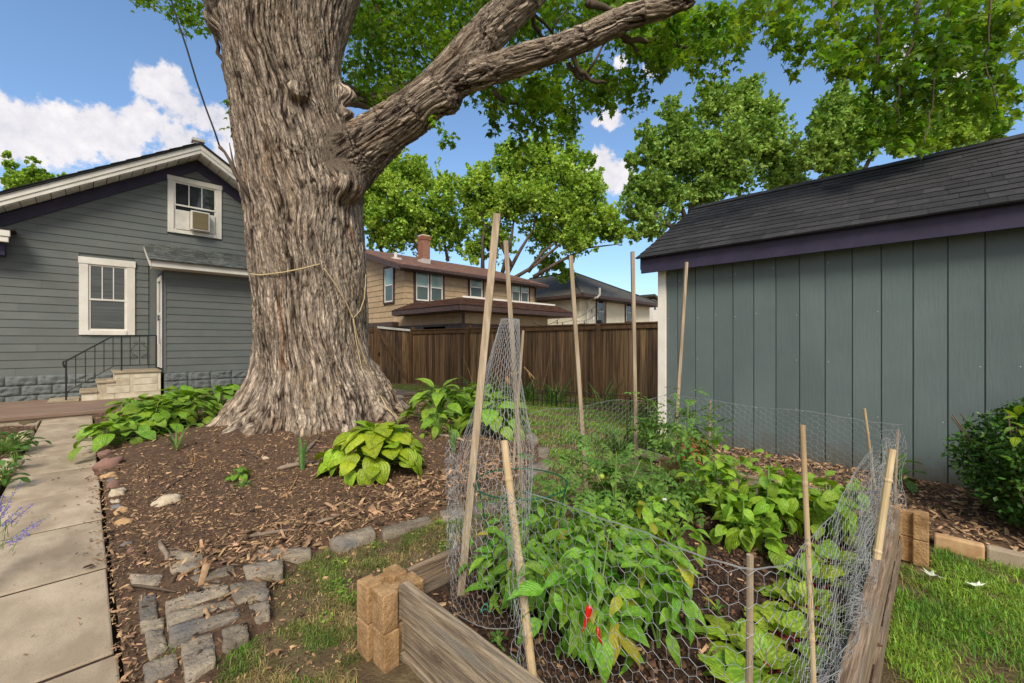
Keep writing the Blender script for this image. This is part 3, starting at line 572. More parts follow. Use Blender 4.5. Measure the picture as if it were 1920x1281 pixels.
# annex
an = H
bx('annex_wall', siding, an, AX0, AX1, Ya+.012, Yh+.01, .0, 2.86)
courses(an, Ya, lambda z: AX0, lambda z: AX1, .56, 2.86, EX, [], siding)
bx('corner_board', siding, an, AX0-.012, AX0+.03, Ya-.02, Ya+.012, .56, 2.86)
ez = 2.80; ft = atY(283, 487, 11.2).z
bx('eave_fascia', white, an, .93, 4.5, 11.2, 11.23, ft-.13, ft, bevel=.004)
bx('annex_soffit', dwhite, an, .95, 4.48, 11.231, Ya, ft-.14, ft-.12)
for sgn, xx in ((0, .93),):
    MB().hexa([(xx-.02, 11.2, ft-.13), (xx+.01, 11.2, ft-.13), (xx+.01, Yh, ft+.39), (xx-.02, Yh, ft+.39), (xx-.02, 11.2, ft), (xx+.01, 11.2, ft), (xx+.01, Yh, ft+.52), (xx-.02, Yh, ft+.52)]).build('rake_board', white, an)
ar = empty('annex_roof'); ar.parent = H
MB().hexa([(.9, 11.15, ft-.01), (4.5, 11.15, ft-.01), (4.5, Yh, ft+.51), (.9, Yh, ft+.51), (.9, 11.15, ft+.005), (4.5, 11.15, ft+.005), (4.5, Yh, ft+.525), (.9, Yh, ft+.525)]).build('roof_deck', roofa, ar)
for c in range(8):
    y0 = 11.14+c*.155; x = .9-random.uniform(0, .2); z = lambda yy: ft+.01+(yy-11.15)*.52/1.25
    while x < 4.5:
        w = random.uniform(.14, .3); xa, xb = max(x, .9), min(x+w-.004, 4.5)
        if xb > xa+.02 and z(y0) < ft+.50: MB().hexa([(xa, y0, z(y0)), (xb, y0, z(y0)), (xb, y0+.16, z(y0+.16)), (xa, y0+.16, z(y0+.16)), (xa, y0, z(y0)+.014), (xb, y0, z(y0)+.014), (xb, y0+.16, z(y0+.16)+.004), (xa, y0+.16, z(y0+.16)+.004)]).build('shingle', roofa, ar)
        x += w
# storm door on the side of the annex (faces -X)
D = empty('storm_door'); D.parent = H
dz0, dz1, dy0, dy1 = .66, 2.62, Ya+.07, Yh-.07
m = MB(); X0 = AX0-.05
m.box(X0, AX0-.012, dy0, dy0+.1, dz0, dz1); m.box(X0, AX0-.012, dy1-.1, dy1, dz0, dz1); m.box(X0, AX0-.012, dy0+.1, dy1-.1, dz1-.1, dz1); m.box(X0, AX0-.012, dy0+.1, dy1-.1, dz0, dz0+.5); m.box(X0, AX0-.012, dy0+.1, dy1-.1, 1.78, 1.84)
m.build('door_leaf', white, D, bevel=.004)
bx('pane', g_dark, D, AX0-.03, AX0-.025, dy0+.1, dy1-.1, dz0+.5, 1.78); bx('pane', g_dark, D, AX0-.03, AX0-.025, dy0+.1, dy1-.1, 1.84, dz1-.1)
MB().tube([(X0-.04, dy0+.05, 1.66), (X0-.04, dy0+.05, 1.78)], .01).box(X0-.04, X0, dy0+.04, dy0+.06, 1.67, 1.69).build('handle', ironm, D)
bx('door_frame', purple, D, AX0-.03, AX0+.0, Ya+.012, Ya+.066, .62, 2.7); bx('door_frame', purple, D, AX0-.03, AX0, Yh-.066, Yh-.02, .62, 2.7); bx('door_frame', purple, D, AX0-.03, AX0, Ya+.067, Yh-.067, 2.63, 2.7)
# small porch roof corner at the far left
a = atY(20, 433, 12.0); bx_ = empty('porch_roof'); bx_.parent = H
bx('gutter', white, bx_, -3.6, a.x, 11.93, 12.0, a.z-.12, a.z, bevel=.01); bx('gutter', white, bx_, -3.6, a.x-.02, 11.95, 12.02, a.z-.22, a.z-.121, bevel=.01)
bx('roof_slope', roofm, bx_, -3.6, a.x+.05, 11.92, Yh-.03, a.z+.001, a.z+.04); bx('frieze_board', purple, bx_, -3.6, a.x-.08, 12.1, Yh-.03, a.z-.44, a.z-.222)
# steps
ST = empty('entry_steps', (1.0, 11.55, .085), label='cream concrete steps with brown treads leading to the storm door', cat='steps')
def sx(px): return atY(px, 720, 11.5).x
SX = [sx(150), sx(181), sx(213), AX0-.06]; zt = [.27, .45, .625]
SY0, SY1 = 11.5, 12.3
for k in range(3):
    rel(bx('riser_block', stepm, ST, SX[k]+.02, SX[3] if k == 2 else SX[k+1]+.018, SY0+.01, SY1, .086, zt[k]-.042, bevel=.006), ST)
    rel(bx('tread', tread, ST, SX[k]-.01, SX[3]+.01 if k == 2 else SX[k+1]+.018, SY0-.02, SY1+.01, zt[k]-.04, zt[k], bevel=.008), ST)
rx0, rx1 = SX[1]+.12, SX[3]-.03
for (u0, u1, v0, v1) in ((.03, .44, .20, .33), (.03, .44, .35, .47), (.52, .97, .20, .33), (.52, .97, .35, .46), (.52, .97, .48, .56), (.2, .44, .49, .56)):
    rel(bx('panel', stepm, ST, rx0+(rx1-rx0)*u0, rx0+(rx1-rx0)*u1, SY0+.002, SY0+.0098, v0, v1, bevel=.003), ST)
rel(bx('landing_pad', tread, ST, SX[0]-.42, SX[0]-.012, SY0+.02, SY1-.1, .086, .12, bevel=.006), ST)
# iron railing
RY = 11.58; RL = empty('iron_railing', (atY(124, 740, RY).x, RY, .12), label='black wrought-iron stair railing with scroll beside the cream steps', cat='railing')
def rp(px, py): p = atY(px, py, RY); return (p.x-RL.location.x, 0, p.z-RL.location.z)
A0 = rp(124, 677); A1 = rp(213, 629.5); A2 = rp(228, 628.5); A3 = rp(293, 629)
B0 = rp(126, 734.5); B1 = rp(214, 686); B2 = rp(293, 684)
MB().tube([rp(121, 690), rp(118.5, 682), rp(119, 678), A0, A1, A3], .014, 6).build('handrail', ironm, RL)
MB().tube([B0, B1, B2], .010, 6).build('bottom_rail', ironm, RL)
for px, pb, pt in ((124, 751, 677), (228, 695, 628.5), (293, 690, 629)): MB().bar(rp(px, pb), rp(px, pt), .026, .026, (1, 0, 0)).build('post', ironm, RL)
def lerpz(a, b, x): return a[2]+(b[2]-a[2])*(x-a[0])/(b[0]-a[0])
for px in (142, 160, 178, 195, 212, 244, 262, 277):
    x = rp(px, 650)[0]; zt_ = lerpz(A0, A1, x) if x < A1[0] else lerpz(A1, A3, x); zb = lerpz(B0, B1, x) if x < B1[0] else lerpz(B1, B2, x)
    MB().tube([(x, 0, zb), (x, 0, zt_)], .007, 5).build('baluster', ironm, RL)
cx0 = rp(262, 650)[0]; sc = MB()
for s in (-1, 1):
    sc.tube([(cx0+s*(.02+.11*math.sin(t*.5)**1), .008, .68+.30*(1-t/6.28)) for t in np.linspace(0, 6.28, 12)], .005, 5)
    sc.tube([(cx0+s*(.075+.055*math.cos(t)*(1-t/12)), .008, .70+.055*math.sin(t)*(1-t/12)) for t in np.linspace(-1, 8, 18)], .005, 5)
    sc.tube([(cx0+s*(.05+.03*math.cos(t)*(1-t/10)), .008, .99+.03*math.sin(t)*(1-t/10)) for t in np.linspace(-1, 7, 14)], .004, 5)
o = sc.build('scroll', ironm, RL); zc = (lerpz(A1, A3, cx0)+lerpz(B1, B2, cx0))/2; o.location = (0, 0, zc-.84)

# ================================================================== FENCE + GATE
P1 = P(1232, 640, 10.2); P2 = P(773, 640, 15.0); P1.z = P2.z = 0
dirf = (P1-P2).normalized(); ang = math.atan2(dirf.y, dirf.x); Lf = (P1-P2).length+5.0
FE = empty('wooden_fence', (P2.x, P2.y, -.32), ang, label='long brown stained board fence with cap rail behind the maple and shed', cat='fence')
ht = [1.86+.0*0, 1.93]
bt = mesh('board', *(lambda m: (m.v, m.f))(MB().box(0, .136, -.009, .009, 0, 1)), cedar)
x = 0.0; k = 0
while x < Lf:
    zt_ = 1.80+.008*x
    inst('board', bt, FE, (x, random.uniform(-.004, .004), .02+random.uniform(-.01, .01)), (0, 0, 0), (random.uniform(.985, 1.01), 1, zt_)); x += .139
bxs = MB()
MB().bar((0, -.035, 1.86), (Lf, -.035, 1.86+.008*Lf), .03, .12, (0, 0, 1)).build('top_trim', cedart, FE)
MB().bar((0, -.0, 1.935), (Lf, -.0, 1.935+.008*Lf), .15, .03, (0, 0, 1)).build('cap_rail', cedart, FE)
for z in (.25, ): MB().bar((0, .04, z), (Lf, .04, z), .04, .09).build('back_rail', cedar, FE)
for x in (0, 2.6, 7.0, 11.4):
    rel_ = MB().box(x-.055, x+.055, -.115, -.052 if x else .055, -.3, 1.92+.008*x); rel_.build('post', cedart, FE, bevel=.006)
for x in (0, 2.6, 7.0): MB().box(x-.07, x+.07, -.05, .09, 1.955+.008*x, 1.99+.008*x).box(x-.05, x+.05, -.03, .07, 1.99+.008*x, 2.04+.008*x).build('post_cap', ironm if x == 7.0 else cedart, FE, bevel=.004)
# gate: its own leaf, sagging
def gp(px, py, d=15.0): return P(px, py, d)
ga = gp(701, 640, 14.2); gb = P2.copy(); ga.z = 0; gdir = (gb-ga).normalized(); GA = math.atan2(gdir.y, gdir.x); GL = (gb-ga).length
G = empty('garden_gate', (ga.x, ga.y, -.25), GA, label='brown wooden garden gate with diagonal brace and pale top rail at the fence corner', cat='gate')
n = 8; bw = (GL-.22)/n
zg = lambda x: 1.92-.075*x*1.0
for k in range(n):
    x0 = .12+k*bw; MB().hexa([(x0+.003, 0, .04-.03*x0), (x0+bw-.003, 0, .04-.03*x0), (x0+bw-.003, .02, .04-.03*x0), (x0+.003, .02, .04-.03*x0), (x0+.003, 0, zg(x0)), (x0+bw-.003, 0, zg(x0+bw)), (x0+bw-.003, .02, zg(x0+bw)), (x0+.003, .02, zg(x0))]).build('board', cedar, G)
MB().bar((.1, -.02, zg(.1)+.035), (GL-.1, -.02, zg(GL-.1)+.035), .06, .07).build('top_rail', dwhite, G)
MB().bar((.16, -.012, 1.82), (GL-.2, -.012, .12), .02, .11, (1, 0, 1)).build('brace', cedart, G)
MB().box(.10, .20, -.022, -.002, .05, 1.86).build('stile', cedart, G)
MB().tube([(.16, -.06, .98), (.16, -.06, 1.12), (.2, -.04, 1.1)], .012, 6).box(.14, .18, -.05, -.022, 1.0, 1.1).build('latch', ironm, G)
MB().box(-.02, .09, -.05, .06, -.2, 1.98).build('post', cedart, G, bevel=.006)
for x in range(10):
    MB().box(-.16-x*.142, -.03-x*.142, -.01, .01, 0, 1.84).build('side_board', cedar, G)
MB().box(-1.5, -.03, -.05, -.012, 1.78, 1.9).build('side_rail', cedart, G)

# ================================================================== SHED
Xs = 4.95; SH = empty('garden_shed', (0, 0, 0), label='blue-grey panelled garden shed with dark shingle roof and purple fascia', cat='shed')
yc0 = atX(1250, 640, Xs).y; yc1 = atX(1235, 640, Xs).y; ztop = 2.075
bx('wall', shedm, SH, Xs+.012, Xs+.06, -3.2, yc0, .0, ztop); bx('wall', shedm, SH, Xs+.061, Xs+3.3, yc1-.1, yc1-.03, .0, ztop)
gab = MB(); gab.v = [(Xs, yc1-.04, ztop), (6.54, yc1-.04, 3.15), (8.13, yc1-.04, ztop), (Xs, yc1-.1, ztop), (6.54, yc1-.1, 3.15), (8.13, yc1-.1, ztop)]; gab.f = [(0, 1, 2), (5, 4, 3), (0, 3, 4, 1), (1, 4, 5, 2), (0, 2, 5, 3)]; gab.build('gable_wall', shedm, SH)
px_g = [1270.5, 1303.8, 1338, 1374, 1413, 1454.7, 1499, 1547, 1598, 1652.4, 1712, 1777, 1847]
gy = [atX(p, 640, Xs).y for p in px_g]; gy = [yc0]+gy; 
while gy[-1] > -3.0: gy.append(gy[-1]-.2032)
for k in range(len(gy)-1): bx('panel', shedm, SH, Xs, Xs+.012, gy[k+1]+.0045, gy[k]-.0045, .0, ztop, bevel=.002)
bx('corner_board', white, SH, Xs-.025, Xs+.06, yc0+.002, yc1, -.1, ztop, bevel=.004); bx('corner_board', white, SH, Xs+.061, Xs+.14, yc1-.03, yc1, -.1, ztop, bevel=.004)
fy1 = 2.56
bx('fascia', purple, SH, 4.775, 4.80, -3.3, fy1, 2.045, 2.235, bevel=.003)
bx('soffit', dwhite, SH, 4.801, Xs-.002, -3.3, fy1-.02, 2.076, 2.09)
for (xa, za, xb, zb) in ((4.80, 2.255, 6.54, 3.238), (6.54, 3.238, 8.3, 2.245)):
    MB().hexa([(xa, fy1-.0, za-.16), (xa, fy1+.022, za-.16), (xb, fy1+.022, zb-.16), (xb, fy1, zb-.16), (xa, fy1, za), (xa, fy1+.022, za), (xb, fy1+.022, zb), (xb, fy1, zb)]).build('rake_fascia', purple, SH)
SR = empty('shed_roof'); SR.parent = SH
rs = math.atan2(3.25-2.22, 6.54-4.72); SLn = math.hypot(3.25-2.22, 6.54-4.72)
MB().hexa([(4.72, -3.35, 2.215), (4.72, fy1+.03, 2.215), (6.54, fy1+.03, 3.24), (6.54, -3.35, 3.24), (4.72, -3.35, 2.225), (4.72, fy1+.03, 2.225), (6.54, fy1+.03, 3.25), (6.54, -3.35, 3.25)]).build('roof_deck', roofm, SR)
MB().hexa([(8.36, -3.35, 2.215), (8.36, fy1+.03, 2.215), (6.541, fy1+.03, 3.24), (6.541, -3.35, 3.24), (8.36, -3.35, 2.225), (8.36, fy1+.03, 2.225), (6.541, fy1+.03, 3.25), (6.541, -3.35, 3.25)]).build('roof_deck', roofm, SR)
nC = 14; ex = SLn/nC
for c in range(nC):
    y = fy1+.04-random.uniform(0, .25); first = True; yy = fy1+.04
    while yy > -3.3:
        w = random.choice([.14, .17, .2, .24, .28, .33]); 
        if yy-w < -3.3: w = yy+3.3
        dth = random.choice([0, 0, .003]); lp = random.choice([0, 0, .006])
        m = MB(); s0 = c*ex-.008-lp; s1 = c*ex+ex+.02; t0 = .012+dth
        def q(s, t): return (4.72+s*math.cos(rs)-t*math.sin(rs), 2.225+s*math.sin(rs)+t*math.cos(rs))
        a, b, e, d = q(s0, .001), q(s1, .001), q(s1, .004), q(s0, t0)
        m.hexa([(a[0], yy-w+.0025, a[1]), (a[0], yy, a[1]), (b[0], yy, b[1]), (b[0], yy-w+.0025, b[1]), (d[0], yy-w+.0025, d[1]), (d[0], yy, d[1]), (e[0], yy, e[1]), (e[0], yy-w+.0025, e[1])])
        m.build('shingle', roofm, SR); yy -= w
nl = MB()
for gk in range(len(gy)-1):
    for z_ in (.12, .55, 1.02, 1.5, 1.95):
        if random.random() < .55: yy_ = gy[gk]-random.choice([.025, .178]); zz_ = z_+random.uniform(-.02, .02); nl.box(Xs-.0015, Xs+.002, yy_-.003, yy_+.003, zz_-.003, zz_+.003)
nl.build('nail_heads', dwhite, SH)
t = shedm.node_tree; bs = [x for x in t.nodes if x.type == 'BSDF_PRINCIPLED'][0]; oc = bs.inputs['Base Color'].links[0].from_socket
tx_ = N(t, 'ShaderNodeTexCoord'); sp_ = N(t, 'ShaderNodeSeparateXYZ'); t.links.new(tx_.outputs['Object'], sp_.inputs[0]); nz_ = N(t, 'ShaderNodeTexNoise', i_Scale=14.0, i_Detail=6.0); t.links.new(tx_.outputs['Object'], nz_.inputs['Vector'])
dirt = mth(t, 'MULTIPLY', mth(t, 'SUBTRACT', mth(t, 'ADD', nz_.outputs[0], .06), mth(t, 'MULTIPLY', sp_.outputs[2], 1.9)), 2.2, clamp=True)
t.links.new(mixc(t, mth(t, 'MULTIPLY', dirt, .6), oc, srgb(92, 80, 62)), bs.inputs['Base Color'])
y = fy1+.04
while y > -3.3:
    for s in (-1, 1):
        MB().hexa([(6.53, y-.3, 3.262), (6.53, y, 3.262), (6.53+s*.15, y, 3.18), (6.53+s*.15, y-.3, 3.18), (6.53, y-.3, 3.274), (6.53, y, 3.270), (6.53+s*.155, y, 3.19), (6.53+s*.155, y-.3, 3.192)]).build('ridge_shingle', roofm, SR)
    y -= .15*2

# ================================================================== TAN HOUSE
# corner at px 759; front wall (faces -Y) recedes right, gable wall (faces -X) recedes left
dT = 22.0; cT = P(759, 500, dT); TXc, TYc = cT.x, cT.y
T = empty('tan_house', (0, 0, 0), label='tan two-storey house with brown trim and brick chimney beyond the fence', cat='house')
def fT(px, py): return atY(px, py, TYc)
def sT(px, py): return atX(px, py, TXc)
XR = fT(1003, 560).x; YL = sT(640, 560).y; z_sp = sT(700, 607).z
eavez = fT(775, 497).z
# second-storey core walls
bx('wall', tan, T, TXc+.03, XR, TYc+.03, YL, z_sp, eavez+.0)
# holes for windows
def rectF(a, b, t, bo): A = fT(a, t); B = fT(b, t); Cc = fT(a, bo); return A.x, B.x, Cc.z, A.z
def rectS(a, b, t, bo): A = sT(a, t); B = sT(b, t); Cc = sT(a, bo); return B.y, A.y, Cc.z, A.z
WF = [rectF(775, 832, 504, 563), rectF(877, 906, 514, 557), rectF(956, 992, 522, 566)]
courses(T, TYc, lambda z: TXc, lambda z: XR, z_sp, eavez, .305, WF, tan, th=.03, maxlen=9)
# side courses: faces -X, built along Y
WS = rectS(721, 741, 502, 568); z = z_sp
gtop = lambda yv: eavez+(yv-TYc)*.30
while z < eavez+1.4:
    zt_ = z+.305
    y0 = TYc if z < eavez-.05 else TYc+(zt_-eavez)/.30
    if y0 < YL:
        segs = [(y0, YL)]
        if WS[2] < zt_-.03 and WS[3] > z+.03: segs = [(y0, WS[0]), (WS[1], YL)]
        for a, b in segs:
            if b > a+.02: MB().hexa([(TXc-.03, a, z), (TXc-.03, b, z), (TXc+.02, b, z), (TXc+.02, a, z), (TXc-.004, a, zt_+.005), (TXc-.004, b, zt_+.005), (TXc+.02, b, zt_+.005), (TXc+.02, a, zt_+.005)]).build('siding_board', tan, T)
    z = zt_
gw = MB(); gw.v = [(TXc+.021, TYc, z_sp), (TXc+.021, YL, z_sp), (TXc+.021, YL, eavez+(YL-TYc)*.3), (TXc+.021, TYc, eavez)]; gw.v += [(a+.1, b, c) for a, b, c in gw.v]; gw.f = [(0, 3, 2, 1), (4, 5, 6, 7), (0, 1, 5, 4), (1, 2, 6, 5), (2, 3, 7, 6), (3, 0, 4, 7)]; gw.build('gable_wall', tan, T)
def twin(parent, plane, rect, n, k0, axis='Y', hdr=.28):
    w = empty('window'); w.parent = parent; a0, a1, z0, z1 = rect; fr = .12
    def bb(nm, mat, u0, u1, v0, v1, d0, d1):
        if axis == 'Y': bx(nm, mat, w, u0, u1, k0+d0, k0+d1, v0, v1)
        else: bx(nm, mat, w, k0+d0, k0+d1, u0, u1, v0, v1)
    bb('trim', brownt, a0, a0+fr, z0, z1, -.07, .0); bb('trim', brownt, a1-fr, a1, z0, z1, -.07, 0); bb('trim', brownt, a0+fr, a1-fr, z1-fr, z1, -.075, 0); bb('trim', brownt, a0-.0, a1+.0, z0-.08, z0-.001, -.08, 0)
    iw = (a1-a0-2*fr-(n-1)*.09)/n
    for k in range(n):
        u0 = a0+fr+k*(iw+.09); u1 = u0+iw; t = .07; zm = z0+(z1-fr-z0)*.5
        if k: bb('trim', brownt, u0-.09, u0, z0, z1-fr, -.06, 0)
        bb('frame', white, u0, u0+t, z0, z1-fr, -.05, -.01); bb('frame', white, u1-t, u1, z0, z1-fr, -.05, -.01); bb('frame', white, u0+t, u1-t, z1-fr-t, z1-fr, -.05, -.01); bb('frame', white, u0+t, u1-t, z0, z0+t, -.05, -.01); bb('frame', white, u0+t, u1-t, zm-.03, zm+.03, -.052, -.01)
        bb('pane', g_curt, u0+t, u1-t, zm+.03, z1-fr-t, -.03, -.02); bb('pane', g_scr, u0+t, u1-t, z0+t, zm-.03, -.03, -.02)
twin(T, 0, WF[0], 2, TYc-.02); twin(T, 0, WF[1], 1, TYc-.02); twin(T, 0, WF[2], 2, TYc-.02); twin(T, 0, WS, 1, TXc-.02, axis='X')
# main roof: low slope plane rising +Y from the front eave
roofT = empty('roof'); roofT.parent = T
ov = .55; e0 = TYc-ov; xr0 = fT(745, 495).x-.55; xr1 = P(1027, 527, 1).x; xr1 = atY(1027, 527, e0).x; xr0 = atY(749, 493, e0).x
ze = atY(749, 494, e0).z; ridge_y = TYc+5.5; rs2 = .30
MB().hexa([(xr0, e0, ze-.05), (xr1, e0, ze-.05), (xr1, ridge_y, ze+rs2*6.05-.05), (xr0, ridge_y, ze+rs2*6.05-.05), (xr0, e0, ze), (xr1, e0, ze), (xr1, ridge_y, ze+rs2*6.05), (xr0, ridge_y, ze+rs2*6.05)]).build('roof_slope', broof, roofT)
MB().hexa([(xr0, ridge_y+.001, ze+rs2*6.05-.05), (xr1, ridge_y+.001, ze+rs2*6.05-.05), (xr1, ridge_y+6, ze-.05), (xr0, ridge_y+6, ze-.05), (xr0, ridge_y+.001, ze+rs2*6.05), (xr1, ridge_y+.001, ze+rs2*6.05), (xr1, ridge_y+6, ze), (xr0, ridge_y+6, ze)]).build('roof_slope', broof, roofT)
bx('gutter', brownt, T, xr0+.02, xr1, e0-.12, e0-.002, ze-.22, ze-.03, bevel=.03)
bx('soffit', brownt, T, xr0+.05, xr1-.05, e0, TYc-.03, ze-.25, ze-.22)
MB().hexa([(xr0-.02, e0, ze-.30), (xr0+.04, e0, ze-.30), (xr0+.04, ridge_y, ze+rs2*6.05-.30), (xr0-.02, ridge_y, ze+rs2*6.05-.30), (xr0-.02, e0, ze-.052), (xr0+.04, e0, ze-.052), (xr0+.04, ridge_y, ze+rs2*6.05-.052), (xr0-.02, ridge_y, ze+rs2*6.05-.052)]).build('rake_board', brownt, T)
dsp = [atY(1020, 531, TYc-.1), ]; p0 = atY(1019, 531, TYc-.3); p1 = atY(1004, 541, TYc-.1)
MB().tube([p0, (p0.x, p0.y, p0.z-.1), p1, (p1.x, p1.y, p1.z-2)], .05, 6).build('downspout', brownt, T)
# chimney with real bricks
cb = atY(795, 485, TYc+2.2); cx, cy = cb.x, cb.y; cw = 23/800*(cx+cy)/math.sqrt(2)/2*.70; zb = ze+rs2*(cy-e0)-.3; zt_ = atY(795, 443, TYc+2.2).z
CH = empty('chimney'); CH.parent = T
bx('chimney_core', mortar, CH, cx-cw+.01, cx+cw-.01, cy-cw+.01, cy+cw-.01, zb, zt_-.02)
bc = (zt_-zb-.5)/.075; rows = int((zt_-zb-.5)/.075); bl = (2*cw-.012*4)/4
for r_ in range(rows):
    z = zb+.5+r_*.075; o_ = .035 if r_ > rows-4 else 0; off = (r_ % 2)*bl*.5
    for face in range(2):
        u = -cw-o_
        while u < cw+o_-.02:
            L_ = bl if (u > -cw-o_+.01 or not off) else bl*.5
            u1 = min(u+L_, cw+o_)
            if face == 0: bx('brick', brick, CH, cx+u, cx+u1, cy-cw-o_-.006, cy-cw-o_+.03, z, z+.056)
            else: bx('brick', brick, CH, cx-cw-o_-.006, cx-cw-o_+.03, cy+u+.031 if u < -cw-o_+.01 else cy+u, cy+u1, z, z+.056)
            u = u1+.02
bx('flashing', pm('flashing', srgb(170, 160, 152), srgb(186, 178, 170)), CH, cx-cw-.02, cx+cw+.02, cy-cw-.03, cy+cw, zb, zb+.47)
bx('chimney_cap', mortar, CH, cx-cw, cx+cw, cy-cw, cy+cw, zt_-.02, zt_+.04)
vp = atY(742, 482, TYc+2); MB().tube([(vp.x, vp.y, ze), (vp.x, vp.y, vp.z+.25)], .09, 8).box(vp.x-.25, vp.x+.25, vp.y-.2, vp.y+.2, vp.z-.6, vp.z-.05).build('vent_pipe', dwhite, T)
# mansard porch in front of the front wall
mp = P(877, 600, 17.6)                   # outer corner of the mansard eave
mtop = P(862, 556, 18.6)
ex_, ey_ = mp.x, mp.y
MR = empty('mansard_roof'); MR.parent = T
zeb = 0; mz1 = P(864, 556, 18.4).z; ins = .75; zel = P(862, 570, 17.6).z
mx0, my0 = P(862, 580, 17.6).x, P(862, 580, 17.6).y; my1 = atX(735, 590, mx0).y; mx1 = atY(1076, 590, my0).x
def mans(a, b, c, d, th=.05):
    n = (Vector(b)-Vector(a)).cross(Vector(d)-Vector(a)).normalized()*th; q = [Vector(p) for p in (a, b, c, d)]; return MB().hexa([p-n for p in q]+q).build('roof_slope', broof, MR)
A_, B_, C_ = (mx0, my1, zel), (mx0, my0, zel), (mx1, my0, zel); a_, b_, c_ = (mx0+ins, my1-ins, mz1), (mx0+ins, my0+ins, mz1), (mx1-ins, my0+ins, mz1)
mans(A_, B_, b_, a_); mans(B_, C_, c_, b_); mans((mx0, my1, zel), (mx0+ins, my1-ins, mz1), (mx0+ins, my1+.5, mz1), (mx0, my1+.5, zel)) if False else None
mans(C_, (mx1, my0+4, zel), (mx1-ins, my0+4, mz1), c_)
m = MB()                                # rows of shingle butts on both visible slopes
nr = 7
for r_ in range(nr):
    f0 = r_/nr; z0_ = zel+(mz1-zel)*f0; i0 = ins*f0
    m.bar((mx0+i0-.03, my1-i0, z0_+.012), (mx0+i0-.03, my0+i0-.03, z0_+.012), .05, .022); m.bar((mx0+i0-.03, my0+i0-.03, z0_+.012), (mx1-i0, my0+i0-.03, z0_+.012), .05, .022)
m.build('shingle_courses', broof, MR)
MB().bar((mx0+ins, my0+ins-.01, mz1+.02), (mx1-ins, my0+ins-.01, mz1+.02), .1, .08).build('metal_cap', white, MR)
MB().bar((mx0-.0, my1, zel-.13), (mx0-.0, my0-.0, zel-.13), .04, .22).build('fascia', brownt, MR); MB().bar((mx0-.02, my0-.0, zel-.13), (mx1, my0-.0, zel-.13), .04, .22).build('fascia', brownt, MR)
bx('porch_soffit', brownt, MR, mx0+.03, mx1-.03, my0+.03, my1+.0, zel-.26, zel-.23)
# porch walls beneath (front corner inset from the eave)
qx, qy = mx0+.7, my0+.7
bx('porch_wall', tand, T, qx, mx1-1.5, qy, TYc+.02, -.6, zel-.27)
bx('porch_header', tan, T, qx-.02, mx1-1.4, qy-.03, qy-.001, zel-.75, zel-.275); bx('porch_header', tan, T, qx-.03, qx-.001, qy-.02, TYc+.5, zel-.75, zel-.275)
zb_ = zel-.98
bx('belt_beam', brownt, T, qx-.05, mx1-1.35, qy-.06, qy-.031, zb_, zel-.76); bx('belt_beam', brownt, T, qx-.06, qx-.031, qy-.03, YL, zb_, zel-.76)
bx('porch_post', brownt, T, qx-.08, qx+.06, qy-.09, qy-.062, -.6, zel-.3)
bx('lower_wall', tand, T, TXc-.4, TXc+.6, TYc+.6, YL, -.6, z_sp-.26); bx('belt_beam', brownt, T, TXc-.46, TXc-.0, TYc+.5, YL, z_sp-.25, z_sp-.001)
# low dark window in the porch side
q0 = atX(794, 645, qx); q1 = atX(839, 645, qx)
pw_ = empty('porch_window'); pw_.parent = T
bx('frame', brownt, pw_, qx-.05, qx-.002, q1.y, q0.y, -.1, atX(815, 611, qx).z); bx('pane', g_dark, pw_, qx-.06, qx-.051, q1.y+.1, q0.y-.1, 0, atX(815, 613, qx).z)
mm = MB(); bp = atY(975, 619, qy-.3)
bx('rafter_tail', brownt, T, atY(940, 620, qy-.1).x, atY(1052, 620, qy-.1).x, qy-.2, qy-.1, atY(975, 628, qy-.1).z, atY(975, 620, qy-.1).z)

# ================================================================== CREAM HOUSE
dC = 34.0; cC = P(1087, 600, dC); CX0, CY0 = cC.x, cC.y
K = empty('cream_house', (0, 0, 0), label='cream stucco house with dark hipped roof between the tan house and the shed', cat='house')
ov = 1.0; ec = P(1093, 550, dC-1.35); ze2 = ec.z; kx1 = atY(1218, 600, CY0).x; kY1 = CY0+11
bx('wall', cream, K, CX0, kx1, CY0, kY1, -1.0, ze2-.1)
ex0, ey0 = ec.x, ec.y; ex1 = atY(1240, 575, ey0).x; ey1 = ey0+18
ap = P(1077, 510, dC+6.5); ap.x, ap.y = ap.x, ap.y; az = P(1077, 511, (ex0+ey0+10)/math.sqrt(2)).z
rx_a = ex0+ (ey1-ey0)/2; 
apx = (Vector((ex0+4.9, ey0+5.3, 0))); apz = P(1077, 510, (apx.x+apx.y)/math.sqrt(2)).z
rfk = empty('roof'); rfk.parent = K
def tri(name, pts, mat, par, th=.12):
    pts = [Vector(p) for p in pts]; n = len(pts); v = [p for p in pts]+[p-Vector((0, 0, th)) for p in pts]
    f = [tuple(range(n)), tuple(range(n, 2*n))[::-1]]+[(i, i+n, (i+1) % n+n, (i+1) % n) for i in range(n)]
    return obj(name, v, f, mat, par)
xm_ = (ex0+ex1)/2; ya_ = xm_*(1-.144)/(1+.144); AP = (xm_, ya_, P(1075, 511, (xm_+ya_)/math.sqrt(2)).z); AQ = (xm_, ey1-6.5, AP[2])
tri('roof_slope', [(ex0, ey0, ze2), (ex1, ey0, ze2), AP], groof, rfk); tri('roof_slope', [(ex0, ey1, ze2), (ex0, ey0, ze2), AP, AQ], groof, rfk); tri('roof_slope', [(ex1, ey0, ze2), (ex1, ey1, ze2), AQ, AP], groof, rfk); tri('roof_slope', [(ex1, ey1, ze2), (ex0, ey1, ze2), AQ], groof, rfk)
for a_, b_ in (((ex0, ey0, ze2), AP), ((ex1, ey0, ze2), AP), (AP, AQ)): MB().bar(Vector(a_)+Vector((0, 0, .03)), Vector(b_)+Vector((0, 0, .03)), .3, .05).build('ridge_cap', groof, rfk)
